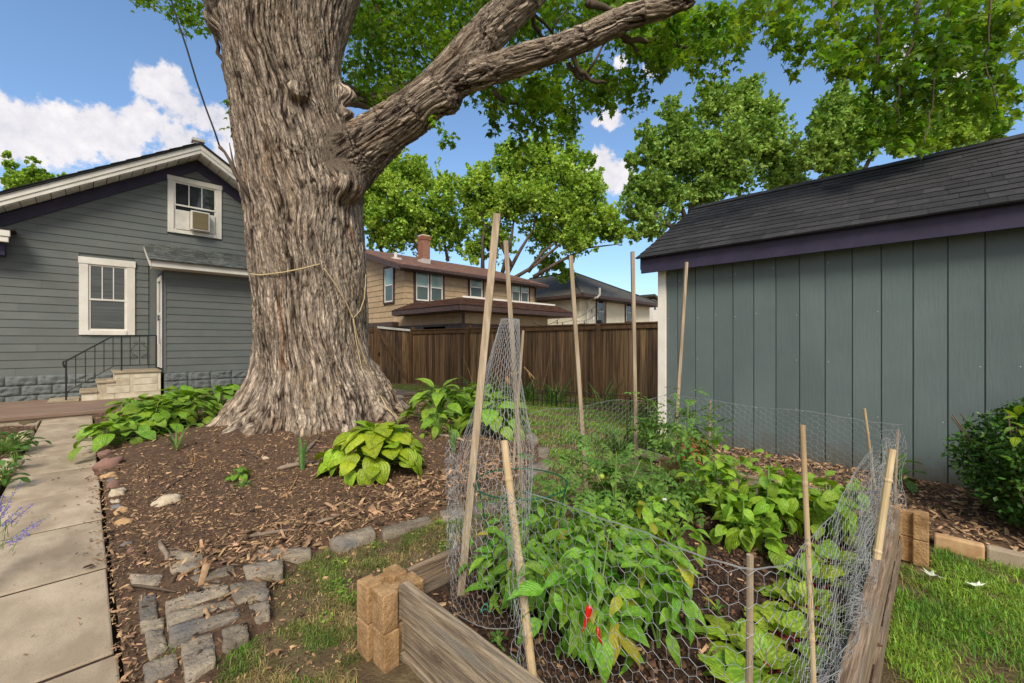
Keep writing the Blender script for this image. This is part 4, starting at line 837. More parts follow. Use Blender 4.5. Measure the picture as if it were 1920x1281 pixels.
bx('gutter', brownt, K, ex0, ex1, ey0-.12, ey0, ze2-.26, ze2-.02); bx('gutter', brownt, K, ex0-.12, ex0-.001, ey0, ey1, ze2-.26, ze2-.02); bx('soffit', brownt, K, ex0+.01, ex1-.01, ey0+.01, ey1, ze2-.30, ze2-.27)
def rC(a, b, t, bo): A = atY(a, t, CY0); B = atY(b, t, CY0); q = atY(a, bo, CY0); return A.x, B.x, q.z, A.z
for r_ in (rC(1118.5, 1134, 563, 604), rC(1172.5, 1184, 569, 602.5)):
    w = empty('window'); w.parent = K; x0, x1, z0, z1 = r_; t = .14
    bx('trim', brownt, w, x0-.12, x0, CY0-.08, CY0, z0-.12, z1+.12); bx('trim', brownt, w, x1, x1+.12, CY0-.08, CY0, z0-.12, z1+.12); bx('trim', brownt, w, x0, x1, CY0-.08, CY0, z1, z1+.12); bx('trim', brownt, w, x0, x1, CY0-.08, CY0, z0-.12, z0)
    zm = (z0+z1)/2; bx('frame', dwhite, w, x0, x0+t, CY0-.06, CY0, z0, z1); bx('frame', dwhite, w, x1-t, x1, CY0-.06, CY0, z0, z1); bx('frame', dwhite, w, x0+t, x1-t, CY0-.06, CY0, zm-.05, zm+.05)
    bx('pane', g_dark, w, x0+t, x1-t, CY0-.04, CY0-.02, z0, zm-.05); bx('pane', g_dark, w, x0+t, x1-t, CY0-.04, CY0-.02, zm+.05, z1)
sp = atY(1105, 605, CY0); bx('belt_board', brownt, K, CX0-.05, kx1+.02, CY0-.06, CY0, sp.z-.32, sp.z-.1)
pp = [atY(1101.5, 607, CY0-.3), atY(1101.5, 565, CY0-.3), atY(1106, 561.5, CY0-.6), atY(1120, 558, CY0-1.3), atY(1124.5, 553, CY0-1.35), atY(1124.5, 540, CY0-1.35)]
MB().tube(pp, .085, 8).build('vent_pipe', dwhite, K)
# far white house
fw = P(1228, 610, 60); FW = empty('white_house', (0, 0, 0), label='tiny white gabled house far behind, glimpsed between cream house and shed', cat='house')
bx('wall', white, FW, fw.x-.6, fw.x+8, fw.y, fw.y+6, -1, fw.z+1.5); m = MB(); m.hexa([(fw.x-1, fw.y-.5, fw.z+4), (fw.x+8.5, fw.y-.5, fw.z+1), (fw.x+8.5, fw.y+7, fw.z+1), (fw.x-1, fw.y+7, fw.z+4), (fw.x-1, fw.y-.5, fw.z+4.3), (fw.x+8.5, fw.y-.5, fw.z+1.3), (fw.x+8.5, fw.y+7, fw.z+1.3), (fw.x-1, fw.y+7, fw.z+4.3)]); m.build('roof', groof, FW)
bx('upper_wall', white, FW, fw.x-.6, fw.x+1.5, fw.y+.01, fw.y+6, fw.z+1.5, fw.z+3.6); bx('window', g_dark, FW, fw.x-.1, fw.x+.5, fw.y-.03, fw.y+.0, fw.z-.9, fw.z+.2); bx('window', g_dark, FW, fw.x-.3, fw.x+.3, fw.y-.03, fw.y+.0, fw.z+2.2, fw.z+3.0)
# string lights
SLt = empty('string_lights', (0, 0, 0), label='black cable string lights hung above the far fence in front of the cream house', cat='string lights')
def cable(p, q, sag, n=10): p = Vector(p); q = Vector(q); return [p.lerp(q, t)-Vector((0, 0, sag*4*t*(1-t))) for t in np.linspace(0, 1, n)]
runs = [(P(1034, 606, 19), P(1118, 573, 22), .25), (P(1082, 602, 19), P(1133, 570, 24), .3), (P(1000, 606, 18), P(1050, 596, 19), .2), (P(1050, 613, 14), P(1232, 603, 13), .25)]
for a, b, s in runs:
    pts = cable(a, b, s); MB().tube(pts, .012, 4).build('cable', rubber, SLt)
    for t in (2, 5, 8): q = pts[t]; MB().tube([q, q-Vector((0, 0, .09)), q-Vector((0, 0, .13)), q-Vector((0, 0, .2))], [.014, .028, .03, .012], 6).build('bulb', ironm if t != 5 else white, SLt)
MB().tube([P(1132, 567, 19), P(1135.5, 614, 19)], .035, 5).build('pole', brownt, SLt)
sl2 = empty('porch_string_lights', (0, 0, 0), label='clear bulb string lights along the porch wall of the tan house', cat='string lights')
pts = cable(atY(868, 612, qy-.2), atY(1050, 612, qy-.2), .35, 16); MB().tube(pts, .01, 4).build('cable', rubber, sl2)
for t in range(1, 15, 2): q = pts[t]; MB().tube([q, q-Vector((0, 0, .06)), q-Vector((0, 0, .1)), q-Vector((0, 0, .16))], [.012, .022, .03, .008], 6).build('bulb', white, sl2)
# ================================================================== THE BIG MAPLE
MT = empty('maple_tree', (TX, TY, 0), label='huge old maple with deeply furrowed bark and two great limbs beside the mulch bed', cat='tree')
def ring_tube(pts, rad, k=40, lobes=None):
    m = MB(); pts = [Vector(p) for p in pts]; n = len(pts); up = Vector((0, 1, 0)); V = []; F = []
    for i, p in enumerate(pts):
        t = (pts[min(i+1, n-1)]-pts[max(i-1, 0)]).normalized(); up = (up-t*up.dot(t)).normalized(); w = t.cross(up)
        for j in range(k):
            a = 2*PI*j/k; r = rad[i]*(lobes(p.z, a) if lobes else 1); V.append(p+up*math.cos(a)*r+w*math.sin(a)*r)
    for i in range(n-1):
        for j in range(k): F.append((i*k+j, i*k+(j+1) % k, (i+1)*k+(j+1) % k, (i+1)*k+j))
    F.append(tuple(range(k))[::-1]); F.append(tuple((n-1)*k+j for j in range(k)))
    return V, F
DT = 5.85
sil = [(-120, 372, 690), (-40, 380, 676), (0, 386, 665), (60, 400, 650), (110, 412, 641), (150, 420, 639), (225, 430, 648), (258, 435, 655), (300, 440, 668), (360, 449, 676), (412, 457, 680), (480, 463, 683), (557, 470, 688), (635, 476, 690), (694, 474, 700), (733, 459, 712), (764, 440, 724), (791, 424, 735), (812, 412, 745)]
tp = []; trr = []
for (y_, l, r_) in sil:
    a1 = math.atan((l-960)/800); a2 = math.atan((r_-960)/800); ac = (a1+a2)/2; half = (a2-a1)/2
    D_ = DT/math.cos(math.atan(-.45)); rr_ = D_*math.sin(half); c = Vector((D_*math.cos(R(45)-ac), D_*math.sin(R(45)-ac), 0))
    c.z = CZ+(640.5-y_)/800*DT; tp.append(c); trr.append(rr_)
tp.append(Vector((tp[-1].x, tp[-1].y, -.3))); trr.append(trr[-1]*1.03)
def lobes(z, a):
    f = float(sst(1.3, .1, np.float64(z))); return 1+f*(.07*math.sin(5*a+1.3)+.05*math.sin(8*a+.3)+.03*math.sin(13*a))+.015*math.sin(4*a+z*2)+.012*math.sin(7*a-z*3)
spare = []
def add_tmp(V, F):
    me = bpy.data.meshes.new('t'); me.from_pydata([tuple(v) for v in V], [], F); spare.append(me); return me
tree_parts = [ring_tube(tp, trr, 48, lobes)]
def L3(spec): return [P(x, y, d) for x, y, d, r_ in spec], [r_ for *_, r_ in spec]
# limb A, limb B, and buttress roots; radii in metres
limbA = [(560, 400, 5.9, .42), (620, 335, 5.75, .42), (678, 283, 5.6, .34), (728, 243, 5.5, .285), (775, 208, 5.42, .265), (822, 168, 5.36, .255), (866, 120, 5.3, .24), (905, 72, 5.25, .225), (945, 30, 5.2, .225), (985, -8, 5.15, .21), (1040, -70, 5.1, .2), (1110, -160, 5.0, .18)]
limbB = [(840, 165, 5.34, .15), (880, 148, 5.2, .165), (930, 128, 5.1, .16), (985, 108, 5.0, .155), (1040, 92, 4.92, .145), (1095, 72, 4.85, .14), (1150, 45, 4.8, .135), (1205, 22, 4.75, .125), (1260, 8, 4.7, .115), (1305, -4, 4.66, .11)]
limbC = [(600, 170, 6.3, .22), (650, 178, 6.7, .16), (690, 190, 7.0, .12), (740, 172, 7.3, .10), (800, 150, 7.6, .09), (880, 130, 8.0, .07), (960, 120, 8.4, .05)]
limbD = [(470, 40, 5.5, .3), (425, 0, 5.35, .26), (395, -60, 5.25, .22), (370, -130, 5.2, .2)]
for spec in (limbA, limbB, limbC, limbD):
    p, r_ = L3(spec); tree_parts.append(ring_tube(p, r_, 24))
def burl(px, py, d, r_):
    c = P(px, py, d); me = []; V, F = ring_tube([c+Vector((0, 0, -r_*.9)), c+Vector((0, 0, -r_*.55)), c, c+Vector((0, 0, r_*.55)), c+Vector((0, 0, r_*.9))], [r_*.35, r_*.8, r_, r_*.8, r_*.35], 16); tree_parts.append((V, F))
burl(842, 190, 5.32, .17); burl(815, 198, 5.34, .15); burl(650, 178, 5.75, .13); burl(655, 215, 5.7, .09); burl(561, 168, 5.13, .115); burl(420, 42, 5.35, .22); burl(650, 345, 5.42, .24); burl(590, 355, 5.3, .2)
for k, a in enumerate([3.35, 3.8, 4.25, 4.7, 5.2, 5.75, .2, 1.0, 2.0, 2.8]):
    u = Vector((math.cos(a), math.sin(a), 0)); c = Vector((TX+.03, TY-.0, 0)); w = Vector((-u.y, u.x, 0)); s = random.uniform(-.15, .15); ln = [1.36, 1.2, 1.17, 1.12, 1.17, 1.28, 1.2, 1.2, 1.2, 1.3][k]
    p = [c+u*.5+Vector((0, 0, .75)), c+u*.78+Vector((0, 0, .42)), c+u*.98+w*s*.4+Vector((0, 0, .23)), c+u*1.15+w*s+Vector((0, 0, .13)), c+u*ln+w*s*1.6+Vector((0, 0, .02)), c+u*(ln+.25)+w*s*2+Vector((0, 0, -.12))]
    tree_parts.append(ring_tube(p, [.3, .22, .17, .13, .1, .06], 16))
V = []; F = []
for v, f in tree_parts: n = len(V); V += v; F += [tuple(i+n for i in q) for q in f]
tmp = bpy.data.objects.new('tmp', add_tmp(V, F)); C.objects.link(tmp)
def remesh(o, vox, sm, fac=.5):
    m = o.modifiers.new('r', 'REMESH'); m.mode = 'VOXEL'; m.voxel_size = vox
    if sm: s = o.modifiers.new('s', 'SMOOTH'); s.iterations = sm; s.factor = fac
    dg = bpy.context.evaluated_depsgraph_get(); e = o.evaluated_get(dg); me = bpy.data.meshes.new_from_object(e); o.modifiers.clear(); old = o.data; o.data = me; return o
remesh(tmp, .05, 9); remesh(tmp, .0135, 2)
me = tmp.data; n = len(me.vertices); co_ = np.empty(n*3, 'f'); me.vertices.foreach_get('co', co_); co_ = co_.reshape(-1, 3).astype('f8'); no = np.empty(n*3, 'f'); me.vertices.foreach_get('normal', no); no = no.reshape(-1, 3)
# bark flows along each axis: trunk and the limbs, blended by nearness
axes = [(tp[::-1], trr[::-1])]+[L3(s) for s in (limbA, limbB, limbC, limbD)]
def flow(pts, rad, c):
    best = np.full(len(c), 1e9); ax = np.zeros((len(c), 3)); s0 = 0; S_ = np.zeros(len(c)); RR = np.ones(len(c)); per = np.zeros((len(c), 3)); T_ = np.zeros((len(c), 3))
    for a, b, ra, rb in zip(pts[:-1], pts[1:], rad[:-1], rad[1:]):
        a = np.array(a); b = np.array(b); ab = b-a; L_ = np.linalg.norm(ab); t = np.clip(((c-a)@ab)/L_**2, 0, 1); q = a+t[:, None]*ab; d = np.linalg.norm(c-q, axis=1); rr_ = ra+(rb-ra)*t
        k = d/rr_ < best; best[k] = (d/rr_)[k]; per[k] = (c-q)[k]; S_[k] = s0+(t*L_)[k]; T_[k] = ab/L_; s0 += L_
    return best, per, S_, T_
ws = []; bcs = []
for idx, (pts, rad) in enumerate(axes):
    b, per, s, t = flow(pts, rad, co_); tw = s*.25+idx*2.0
    # coordinates: across the bark = radial offset (scaled to arc), along = compressed arc length
    if idx == 0:
        zs_ = np.array([p.z for p in tp[::-1]]); cx_ = np.interp(co_[:, 2], zs_, np.array([p.x for p in tp[::-1]])); cy_ = np.interp(co_[:, 2], zs_, np.array([p.y for p in tp[::-1]])); ux, uy = co_[:, 0]-cx_, co_[:, 1]-cy_; r_0 = np.hypot(ux, uy)+1e-6
        th_ = np.arctan2(uy, ux)+.10*co_[:, 2]; q = np.stack([np.cos(th_)*.85, np.sin(th_)*.85, (co_[:, 2]-.9*np.maximum(r_0-.85, 0))*.11+0*r_0], 1)
    else: q = per+t*(s*.11)[:, None]+idx*11.3
    ws.append(np.exp(-np.maximum(b-.9, 0)*20)); bcs.append(q)
ws = np.array(ws); ws /= ws.sum(0)
W1_ = pn(co_*1.3)*.10; W2_ = pn(co_*1.3+31)*.10; W3_ = pn(co_*np.array([5, 5, 2.5])+3)*.022; W4_ = pn(co_*np.array([5, 5, 2.5])+13)*.022
disp = np.zeros(n); BC = np.zeros((n, 3)); low = np.zeros(n)
for i in range(len(axes)):
    k = ws[i] > .02
    q = bcs[i][k]+np.stack([W1_+W3_, W2_+W4_, W3_*.5], 1)[k]*np.array([1, 1, .5])
    qq = q*15; qq[:, 0] += 3*W3_[k]; r1 = np.abs(pn(qq)); r2 = np.abs(pn(q*29+5)); r3 = pn(q*np.array([52, 52, 120])+9); r4 = pn(q*4.2+17); r5 = pn(q*np.array([19, 19, 75])+23)
    h = np.clip(r1*2.6, 0, 1)**.6*.62+np.clip(r2*2.6, 0, 1)**.8*.34+r3*.16+r4*.32+np.clip(r5, -.5, .3)*.20
    disp[k] += ws[i][k]*h; BC[k] += ws[i][k][:, None]*q
amp = .042+.012*sst(1.0, .2, co_[:, 2]); roots = np.maximum(0, pn(np.stack([co_[:, 0]*4, co_[:, 1]*4, co_[:, 2]*1.2], 1)))*.05*sst(.9, .1, co_[:, 2])
knot = P(561, 168, 5.85-.80); dk = np.linalg.norm((co_-np.array(knot))*np.array([1, 1, 1.25]), axis=1); dk = dk-np.min(dk)
kn = .055*sst(.15, .05, dk)-.045*sst(.22, .17, dk)*sst(.11, .15, dk)+.045*pn(co_*np.array([14, 14, 22]))*sst(.18, .08, dk)
big = pn(co_*2.2+50)*.02
co2 = co_+no*((disp-.55)*amp+roots+big+kn)[:, None]
dd = np.linalg.norm(co_[:, :2], axis=1)
me.vertices.foreach_set('co', co2.astype('f').ravel())
at = me.attributes.new('bc', 'FLOAT_VECTOR', 'POINT'); at.data.foreach_set('vector', BC.astype('f').ravel())
at = me.attributes.new('bh', 'FLOAT', 'POINT'); at.data.foreach_set('value', disp.astype('f'))
print('BARK', n, len(me.polygons)); me.polygons.foreach_set('use_smooth', [True]*len(me.polygons)); me.materials.clear(); me.materials.append(bark)
tmp.name = 'trunk'; tmp.parent = MT; MT.location = (0, 0, 0)
# bark material: weathered grey plates, brown in the furrows and where plates have shed
t = bark.node_tree; bs = [x for x in t.nodes if x.type == 'BSDF_PRINCIPLED'][0]; oldc = bs.inputs['Base Color'].links[0].from_socket
ah = N(t, 'ShaderNodeAttribute', attribute_name='bh'); r_ = N(t, 'ShaderNodeMapRange'); t.links.new(ah.outputs['Fac'], r_.inputs[0]); r_.inputs[1].default_value = .2; r_.inputs[2].default_value = .62
c_ = mixc(t, r_.outputs[0], srgb(56, 42, 31), oldc)
an_ = N(t, 'ShaderNodeAttribute', attribute_name='bc')
def bcn(sc3, typ='n', det=5.0):
    mp_ = N(t, 'ShaderNodeVectorMath', operation='MULTIPLY'); t.links.new(an_.outputs['Vector'], mp_.inputs[0]); mp_.inputs[1].default_value = sc3
    if typ == 'n': n_ = N(t, 'ShaderNodeTexNoise', i_Scale=1.0, i_Detail=det, i_Roughness=.6); t.links.new(mp_.outputs[0], n_.inputs['Vector']); return n_.outputs[0]
    wp = N(t, 'ShaderNodeTexNoise', i_Scale=.9, i_Detail=3.0); t.links.new(mp_.outputs[0], wp.inputs['Vector']); ad = N(t, 'ShaderNodeVectorMath', operation='MULTIPLY_ADD'); t.links.new(wp.outputs['Color'], ad.inputs[0]); ad.inputs[1].default_value = (.9, .9, .9); t.links.new(mp_.outputs[0], ad.inputs[2])
    v_ = N(t, 'ShaderNodeTexVoronoi', i_Scale=1.0, feature='DISTANCE_TO_EDGE'); t.links.new(ad.outputs[0], v_.inputs['Vector']); return v_.outputs['Distance']
fib = N(t, 'ShaderNodeMapRange', i_1=.3, i_2=.7, i_3=.62, i_4=1.35); t.links.new(bcn((75, 75, 130)), fib.inputs[0])
c_ = mixc(t, 1.0, c_, fib.outputs[0], 'MULTIPLY')
e1 = mth(t, 'MULTIPLY', bcn((11.5, 11.5, 13), 'v'), 6.5, clamp=True); e2 = mth(t, 'MULTIPLY', bcn((25, 25, 46), 'v'), 5.0, clamp=True)
c_ = mixc(t, mth(t, 'MULTIPLY', mth(t, 'SUBTRACT', 1.0, e1), .5), c_, srgb(52, 38, 28))
c_ = mixc(t, mth(t, 'MULTIPLY', mth(t, 'SUBTRACT', 1.0, e2), .35), c_, srgb(66, 50, 38))
sm_ = mth(t, 'MULTIPLY', mth(t, 'SUBTRACT', bcn((2.6, 2.6, 7)), .62), 8.0, clamp=True)
c_ = mixc(t, mth(t, 'MULTIPLY', sm_, .65), c_, srgb(160, 106, 64)); t.links.new(c_, bs.inputs['Base Color'])
oldn = bs.inputs['Normal'].links[0].from_socket; b2 = N(t, 'ShaderNodeBump', i_Strength=1.0, i_Distance=.028); t.links.new(mth(t, 'ADD', e1, mth(t, 'ADD', mth(t, 'MULTIPLY', e2, .5), mth(t, 'MULTIPLY', bcn((75, 75, 130)), .5))), b2.inputs['Height']); t.links.new(oldn, b2.inputs['Normal']); t.links.new(b2.outputs[0], bs.inputs['Normal'])

# smaller boughs
bo = MB()
def bough(spec, name='branch', k=7):
    p, r_ = L3(spec); m = MB(); 
    # smooth the polyline
    q = []; rr_ = []
    for i in range(len(p)-1):
        for s in range(4): t = s/4; q.append(p[i].lerp(p[i+1], t)+Vector((random.gauss(0, .012), random.gauss(0, .012), random.gauss(0, .012)))); rr_.append(r_[i]+(r_[i+1]-r_[i])*t)
    q.append(p[-1]); rr_.append(r_[-1]); m.tube(q, rr_, k); return m.build(name, twigm, MT, smooth=True)
boughs = [
 [(1062, 90, 4.9, .03), (1085, 130, 4.95, .026), (1110, 150, 5.0, .022), (1135, 155, 5.1, .015)],
 [(1065, 118, 5.0, .02), (1090, 150, 5.1, .02), (1140, 72, 5.3, .012)],
 [(1135, 60, 4.85, .035), (1180, 72, 5.0, .032), (1240, 78, 5.2, .028), (1290, 92, 5.4, .018), (1330, 110, 5.5, .01)],
 [(1170, 75, 5.0, .02), (1190, 88, 5.1, .016), (1196, 104, 5.1, .01)],
 [(925, 170, 5.2, .03), (945, 188, 5.4, .03), (970, 194, 5.7, .026), (1000, 190, 6, .015)],
 [(995, 22, 5.3, .03), (1005, 50, 5.5, .028), (1020, 72, 5.6, .02), (1035, 85, 5.8, .012)],
 [(1000, 30, 5.4, .02), (1035, 60, 5.6, .016), (1060, 20, 5.9, .012), (1070, 0, 6, .01)],
 [(1100, 0, 5.2, .05), (1120, 12, 5.2, .045), (1150, 18, 5.2, .03)],
 [(1062, 122, 4.95, .016), (1080, 140, 5.1, .014), (1110, 150, 5.3, .012), (1137, 154, 5.4, .006)],
 [(700, 0, 7, .03), (715, 40, 7.0, .025), (690, 90, 7, .018), (682, 150, 7, .014)],
 [(1720, 0, 4.2, .02), (1712, 80, 4.2, .016), (1685, 140, 4.2, .012), (1680, 200, 4.2, .008), (1690, 240, 4.2, .004)],
 [(1645, 0, 4.3, .02), (1648, 90, 4.3, .014), (1640, 190, 4.3, .008), (1650, 250, 4.3, .004)],
 [(1780, 0, 4.0, .012), (1760, 90, 4.0, .009), (1745, 200, 4.1, .008), (1735, 270, 4.1, .004)],
 [(1460, -10, 4.6, .02), (1450, 40, 4.6, .014), (1465, 90, 4.6, .008)],
 [(1560, -10, 4.5, .02), (1565, 60, 4.5, .014), (1600, 110, 4.5, .008)],
 [(1860, -10, 3.8, .010), (1850, 110, 3.9, .007), (1870, 210, 4.0, .003)],
 [(403, 60, 5.6, .02), (412, 100, 5.5, .024), (425, 150, 5.4, .02), (428, 190, 5.4, .01)]]
for b in boughs: bough(b)
def bezier_twig(name, label, pts, r_, mat, cat):
    m = MB(); m.tube(pts, r_, 5); o = m.build(name, mat, None, smooth=True); return tag(o, label, cat)
dead = MB(); dead.tube([P(475, 380, 5.2), P(455, 345, 5.15), (P(440, 325, 5.15)), P(430, 300, 5.1), P(421, 285, 5.1), P(412, 276, 5.1)], [.028, .026, .022, .018, .016, .022], 7)
dead.tube([P(447, 340, 5.2), P(438, 310, 5.2), P(430, 268, 5.2)], [.02, .013, .005], 6); dead.build('dead_branch', twigm, MT, smooth=True)
cb_ = [P(318, -10, 5.0), P(335, 45, 5.0), P(350, 90, 5.0), P(368, 150, 5.02), P(385, 200, 5.05), P(402, 245, 5.08), P(412, 275, 5.1)]
bezier_twig('hanging_cable', 'thin black cable hanging down beside the maple trunk against the sky', cb_, .010, rubber, 'cable')
# leaves: five-lobed, scattered through clumps
lp = np.array([(0, 0), (.16, .12), (.46, .02), (.34, .26), (.55, .48), (.27, .48), (.18, .60), (0, 1.0), (-.18, .60), (-.27, .48), (-.55, .48), (-.34, .26), (-.46, .02), (-.16, .12), (0, .34)])
lpz = np.array([0, .0, -.08, -.01, -.12, -.01, 0, -.16, 0, -.01, -.12, -.01, -.08, 0, .03])
lt = np.array([(14, i, (i+1) % 14) for i in range(14)])
def leafcloud(name, clumps, mat, parent, size=(.07, .11), shape=None, tri_=None, droop=.6, shell=.0, jit=1.0):
    """clumps: (centre, (rx,ry,rz), count)"""
    P0 = []; 
    for c, r3, n in clumps:
        u = rng.normal(size=(n, 3)); u /= np.linalg.norm(u, axis=1)[:, None]; rad_ = rng.uniform(shell, 1, n)**(1/3)
        P0.append(np.array(c)+u*rad_[:, None]*np.array(r3))
    P0 = np.concatenate(P0); n = len(P0); s = rng.uniform(size[0], size[1], n)
    az = rng.uniform(0, 2*PI, n); pit = rng.normal(-droop, .45*jit, n); rol = rng.normal(0, .5*jit, n)
    v = np.column_stack([shape[:, 0], shape[:, 1], shape[:, 2]])[None]*s[:, None, None]
    X, Y, Z = v[..., 0], v[..., 1], v[..., 2]; cr, sr, cp, sp, ca, sa = [f(t)[:, None] for t in (rol, pit, az) for f in (np.cos, np.sin)]
    X, Z = X*cr+Z*sr, -X*sr+Z*cr; Y, Z = Y*cp-Z*sp, Y*sp+Z*cp; X, Y = X*ca-Y*sa, X*sa+Y*ca
    V = (np.stack([X, Y, Z], -1)+P0[:, None]).reshape(-1, 3); m = shape.shape[0]
    T = (tri_[None]+m*np.arange(n)[:, None, None]).reshape(-1, 3)
    o = bpy.data.objects.new(name, npmesh(name, V, T, mat)); link(o, parent); return o
mshape = np.column_stack([lp, lpz])
def cl(px, py, d, r_, n, sq=1.0, rd=None): return (P(px, py, d), (r_, r_, r_*sq), n)
cls = []
def region(poly, d0, d1, n, r_=.22, per=26, sq=.8):
    px = [p[0] for p in poly]; py = [p[1] for p in poly]; k = 0
    while k < n:
        x, y = random.uniform(min(px), max(px)), random.uniform(min(py), max(py))
        if inpoly(np.array([x]), np.array([y]), poly)[0]:
            cls.append(cl(x, y, random.uniform(d0, d1), r_*random.uniform(.6, 1.3), int(per*random.uniform(.5, 1.4)), sq)); k += 1
# dense mass behind, between the trunk and limb A
region([(640, -60), (1010, -60), (900, 60), (790, 150), (730, 175), (668, 192), (655, 120)], 6.6, 9.2, 330, .30, 34)
region([(800, -60), (1300, -60), (1200, 10), (1060, 60), (960, 100), (905, 120), (940, 40)], 5.4, 7.5, 170, .24, 30)
region([(870, 170), (930, 150), (1060, 120), (1110, 110), (1170, 150), (1215, 165), (1205, 190), (1100, 195), (1060, 190), (1000, 205), (930, 200), (900, 190)], 5.2, 7, 105, .2, 24)
region([(955, 190), (1075, 190), (1085, 245), (1040, 265), (1000, 255), (960, 235)], 5.4, 6.4, 26, .15, 18)
for x, y0, y1 in ((965, 215, 300), (985, 220, 295), (1010, 215, 262), (1065, 200, 262), (1050, 200, 240), (925, 200, 245)):
    for t in range(6): cls.append(cl(x+random.uniform(-6, 6), y0+(y1-y0)*t/5, 5.8, .10, 12, 1.3))
region([(1150, 60), (1310, 10), (1400, 30), (1395, 80), (1340, 100), (1240, 115), (1160, 100)], 5.0, 6.5, 120, .18, 26)
for x, y0, y1 in ((1232, 100, 140), (1245, 100, 136), (1322, 100, 172), (1300, 90, 140), (1350, 80, 142), (1390, 60, 110), (1180, 130, 200), (1205, 130, 192), (1130, 165, 205)):
    for t in range(5): cls.append(cl(x+random.uniform(-6, 6), y0+(y1-y0)*t/4, 5.5, .10, 12, 1.3))
region([(1420, -60), (1960, -60), (1960, 60), (1900, 110), (1830, 120), (1760, 90), (1640, 110), (1560, 110), (1500, 70), (1450, 60), (1420, 30)], 3.8, 5.4, 165, .2, 25)
region([(1600, 100), (1760, 90), (1860, 120), (1900, 190), (1860, 220), (1790, 180), (1700, 170), (1650, 160)], 3.9, 5.0, 60, .16, 18)
for x, y0, y1 in ((1494, 40, 132), (1455, 20, 80), (1475, 40, 95), (1400, 0, 60), (1585, 100, 140), (1560, 90, 128), (1640, 120, 250), (1655, 120, 262), (1620, 120, 235), (1690, 200, 270), (1740, 120, 262), (1760, 120, 250), (1800, 100, 210), (1840, 120, 215), (1870, 130, 225), (1890, 160, 222), (1720, 180, 275), (1625, 230, 285), (1705, 200, 250)):
    for t in range(7): cls.append(cl(x+random.uniform(-10, 10), y0+(y1-y0)*t/6, 4.3, .10, 10, 1.3))
region([(245, -60), (400, -60), (400, 40), (345, 42), (300, 20), (250, 0)], 7.0, 8.5, 38, .22, 24)
for x, y0, y1 in ((345, 30, 62), (385, 30, 60), (318, 10, 38), (360, 30, 45)):
    for t in range(4): cls.append(cl(x, y0+(y1-y0)*t/3, 7.6, .1, 8, 1.2))
for (x, y, r_) in ((845, 255, .10), (832, 240, .08), (815, 228, .08), (850, 262, .08), (828, 268, .05)): cls.append(cl(x, y, 5.3, r_, 11))
for (x, y) in ((428, 195), (430, 215), (430, 242)): cls.append(cl(x, y, 5.3, .06, 5))
for (x, y) in ((670, 175), (690, 170), (705, 185), (722, 165), (655, 150)): cls.append(cl(x, y, 6.8, .15, 22))
# leafy boughs overhead and behind the camera's view of the limbs, which shade the yard
cls2 = []
for k in range(230):
    a = random.uniform(0, 2*PI); rr_ = 5.6*math.sqrt(random.random()); x, y = TX+math.cos(a)*rr_-.1, TY+math.sin(a)*rr_+.3; z = 7.4+random.uniform(0, 3.2)-.03*rr_*rr_
    cls2.append(((x, y, max(z, 6.9)), (.55, .55, .38), 12))
lf = leafcloud('leaves', cls, maplel, MT, (.055, .105), mshape, lt); tag(lf, kind='stuff')
q4 = np.array([(-.5, 0, 0), (.5, 0, .0), (.55, .9, -.15), (-.45, 1, -.12), (0, .45, .12)]); t4 = np.array([(0, 1, 4), (1, 2, 4), (2, 3, 4), (3, 0, 4)])
lf2 = leafcloud('upper_leaves', [(c, r_, n) for c, r_, n in cls2 if np.dot(np.array(c)[:2], [1, 1])*.7071 < 1 or (np.array(c)[2]-CZ)/(np.dot(np.array(c)[:2], [1, 1])*.7071) > .90], maplel, MT, (.10, .16), q4, t4); tag(lf2, kind='stuff')
# rope round the trunk
RO = empty('rope', (0, 0, 0), label='thin tan rope looped round the maple trunk with two ends hanging to the mulch', cat='rope')
def onbark(px, py, off=.05):
    """point just off the bark on the trunk's near side"""
    z = None; d = 5.1
    for _ in range(5):
        p = P(px, py, d); z = p.z; zs = [q.z for q in tp]; k = min(range(len(zs)), key=lambda i: abs(zs[i]-z)); c = tp[k]; r__ = float(np.interp(z, [q.z for q in tp[::-1]], trr[::-1]))+off
        ray = P(px, py, 1)-Vector((0, 0, CZ)); ray2 = Vector((ray.x, ray.y)); cc = Vector((c.x, c.y)); A2 = ray2.dot(ray2); B2_ = -2*ray2.dot(cc); C2 = cc.dot(cc)-r__*r__; disc = B2_*B2_-4*A2*C2
        d = (-B2_-math.sqrt(disc))/(2*A2) if disc > 0 else -B2_/(2*A2)
    return P(px, py, d)
def dense(pts, n=8):
    out = []
    for a, b in zip(pts[:-1], pts[1:]):
        for t in range(n): out.append((a[0]+(b[0]-a[0])*t/n, a[1]+(b[1]-a[1])*t/n))
    return out+[pts[-1]]
MB().tube([onbark(*q) for q in dense([(468, 514), (490, 516), (530, 511), (570, 503), (600, 495)])], .008, 6).build('strand', ropem, RO, smooth=True)
MB().tube([onbark(*q) for q in dense([(607, 503), (630, 535), (650, 570), (662, 597)])], .008, 6).build('strand', ropem, RO, smooth=True)
MB().tube([onbark(*q) for q in dense([(662, 597), (675, 583), (683, 560), (685.5, 530), (686, 515)])], .007, 6).build('strand', ropem, RO, smooth=True)
def land(px, py): 
    p = atZ(px, py, .1); return Vector((p.x, p.y, bz(p.x, p.y)+.015))
MB().tube([onbark(*q) for q in dense([(662, 597), (668, 640), (678, 690), (690, 740), (703, 776)], 4)], .007, 6).build('strand', ropem, RO, smooth=True)
MB().tube([onbark(*q) for q in dense([(662, 597), (672, 640), (690, 690), (710, 735)], 4)]+[P(725, 765, 4.95), P(745, 784, 4.9), land(765, 793), land(800, 797), land(835, 812), land(870, 830)], .007, 6).build('strand', ropem, RO, smooth=True)

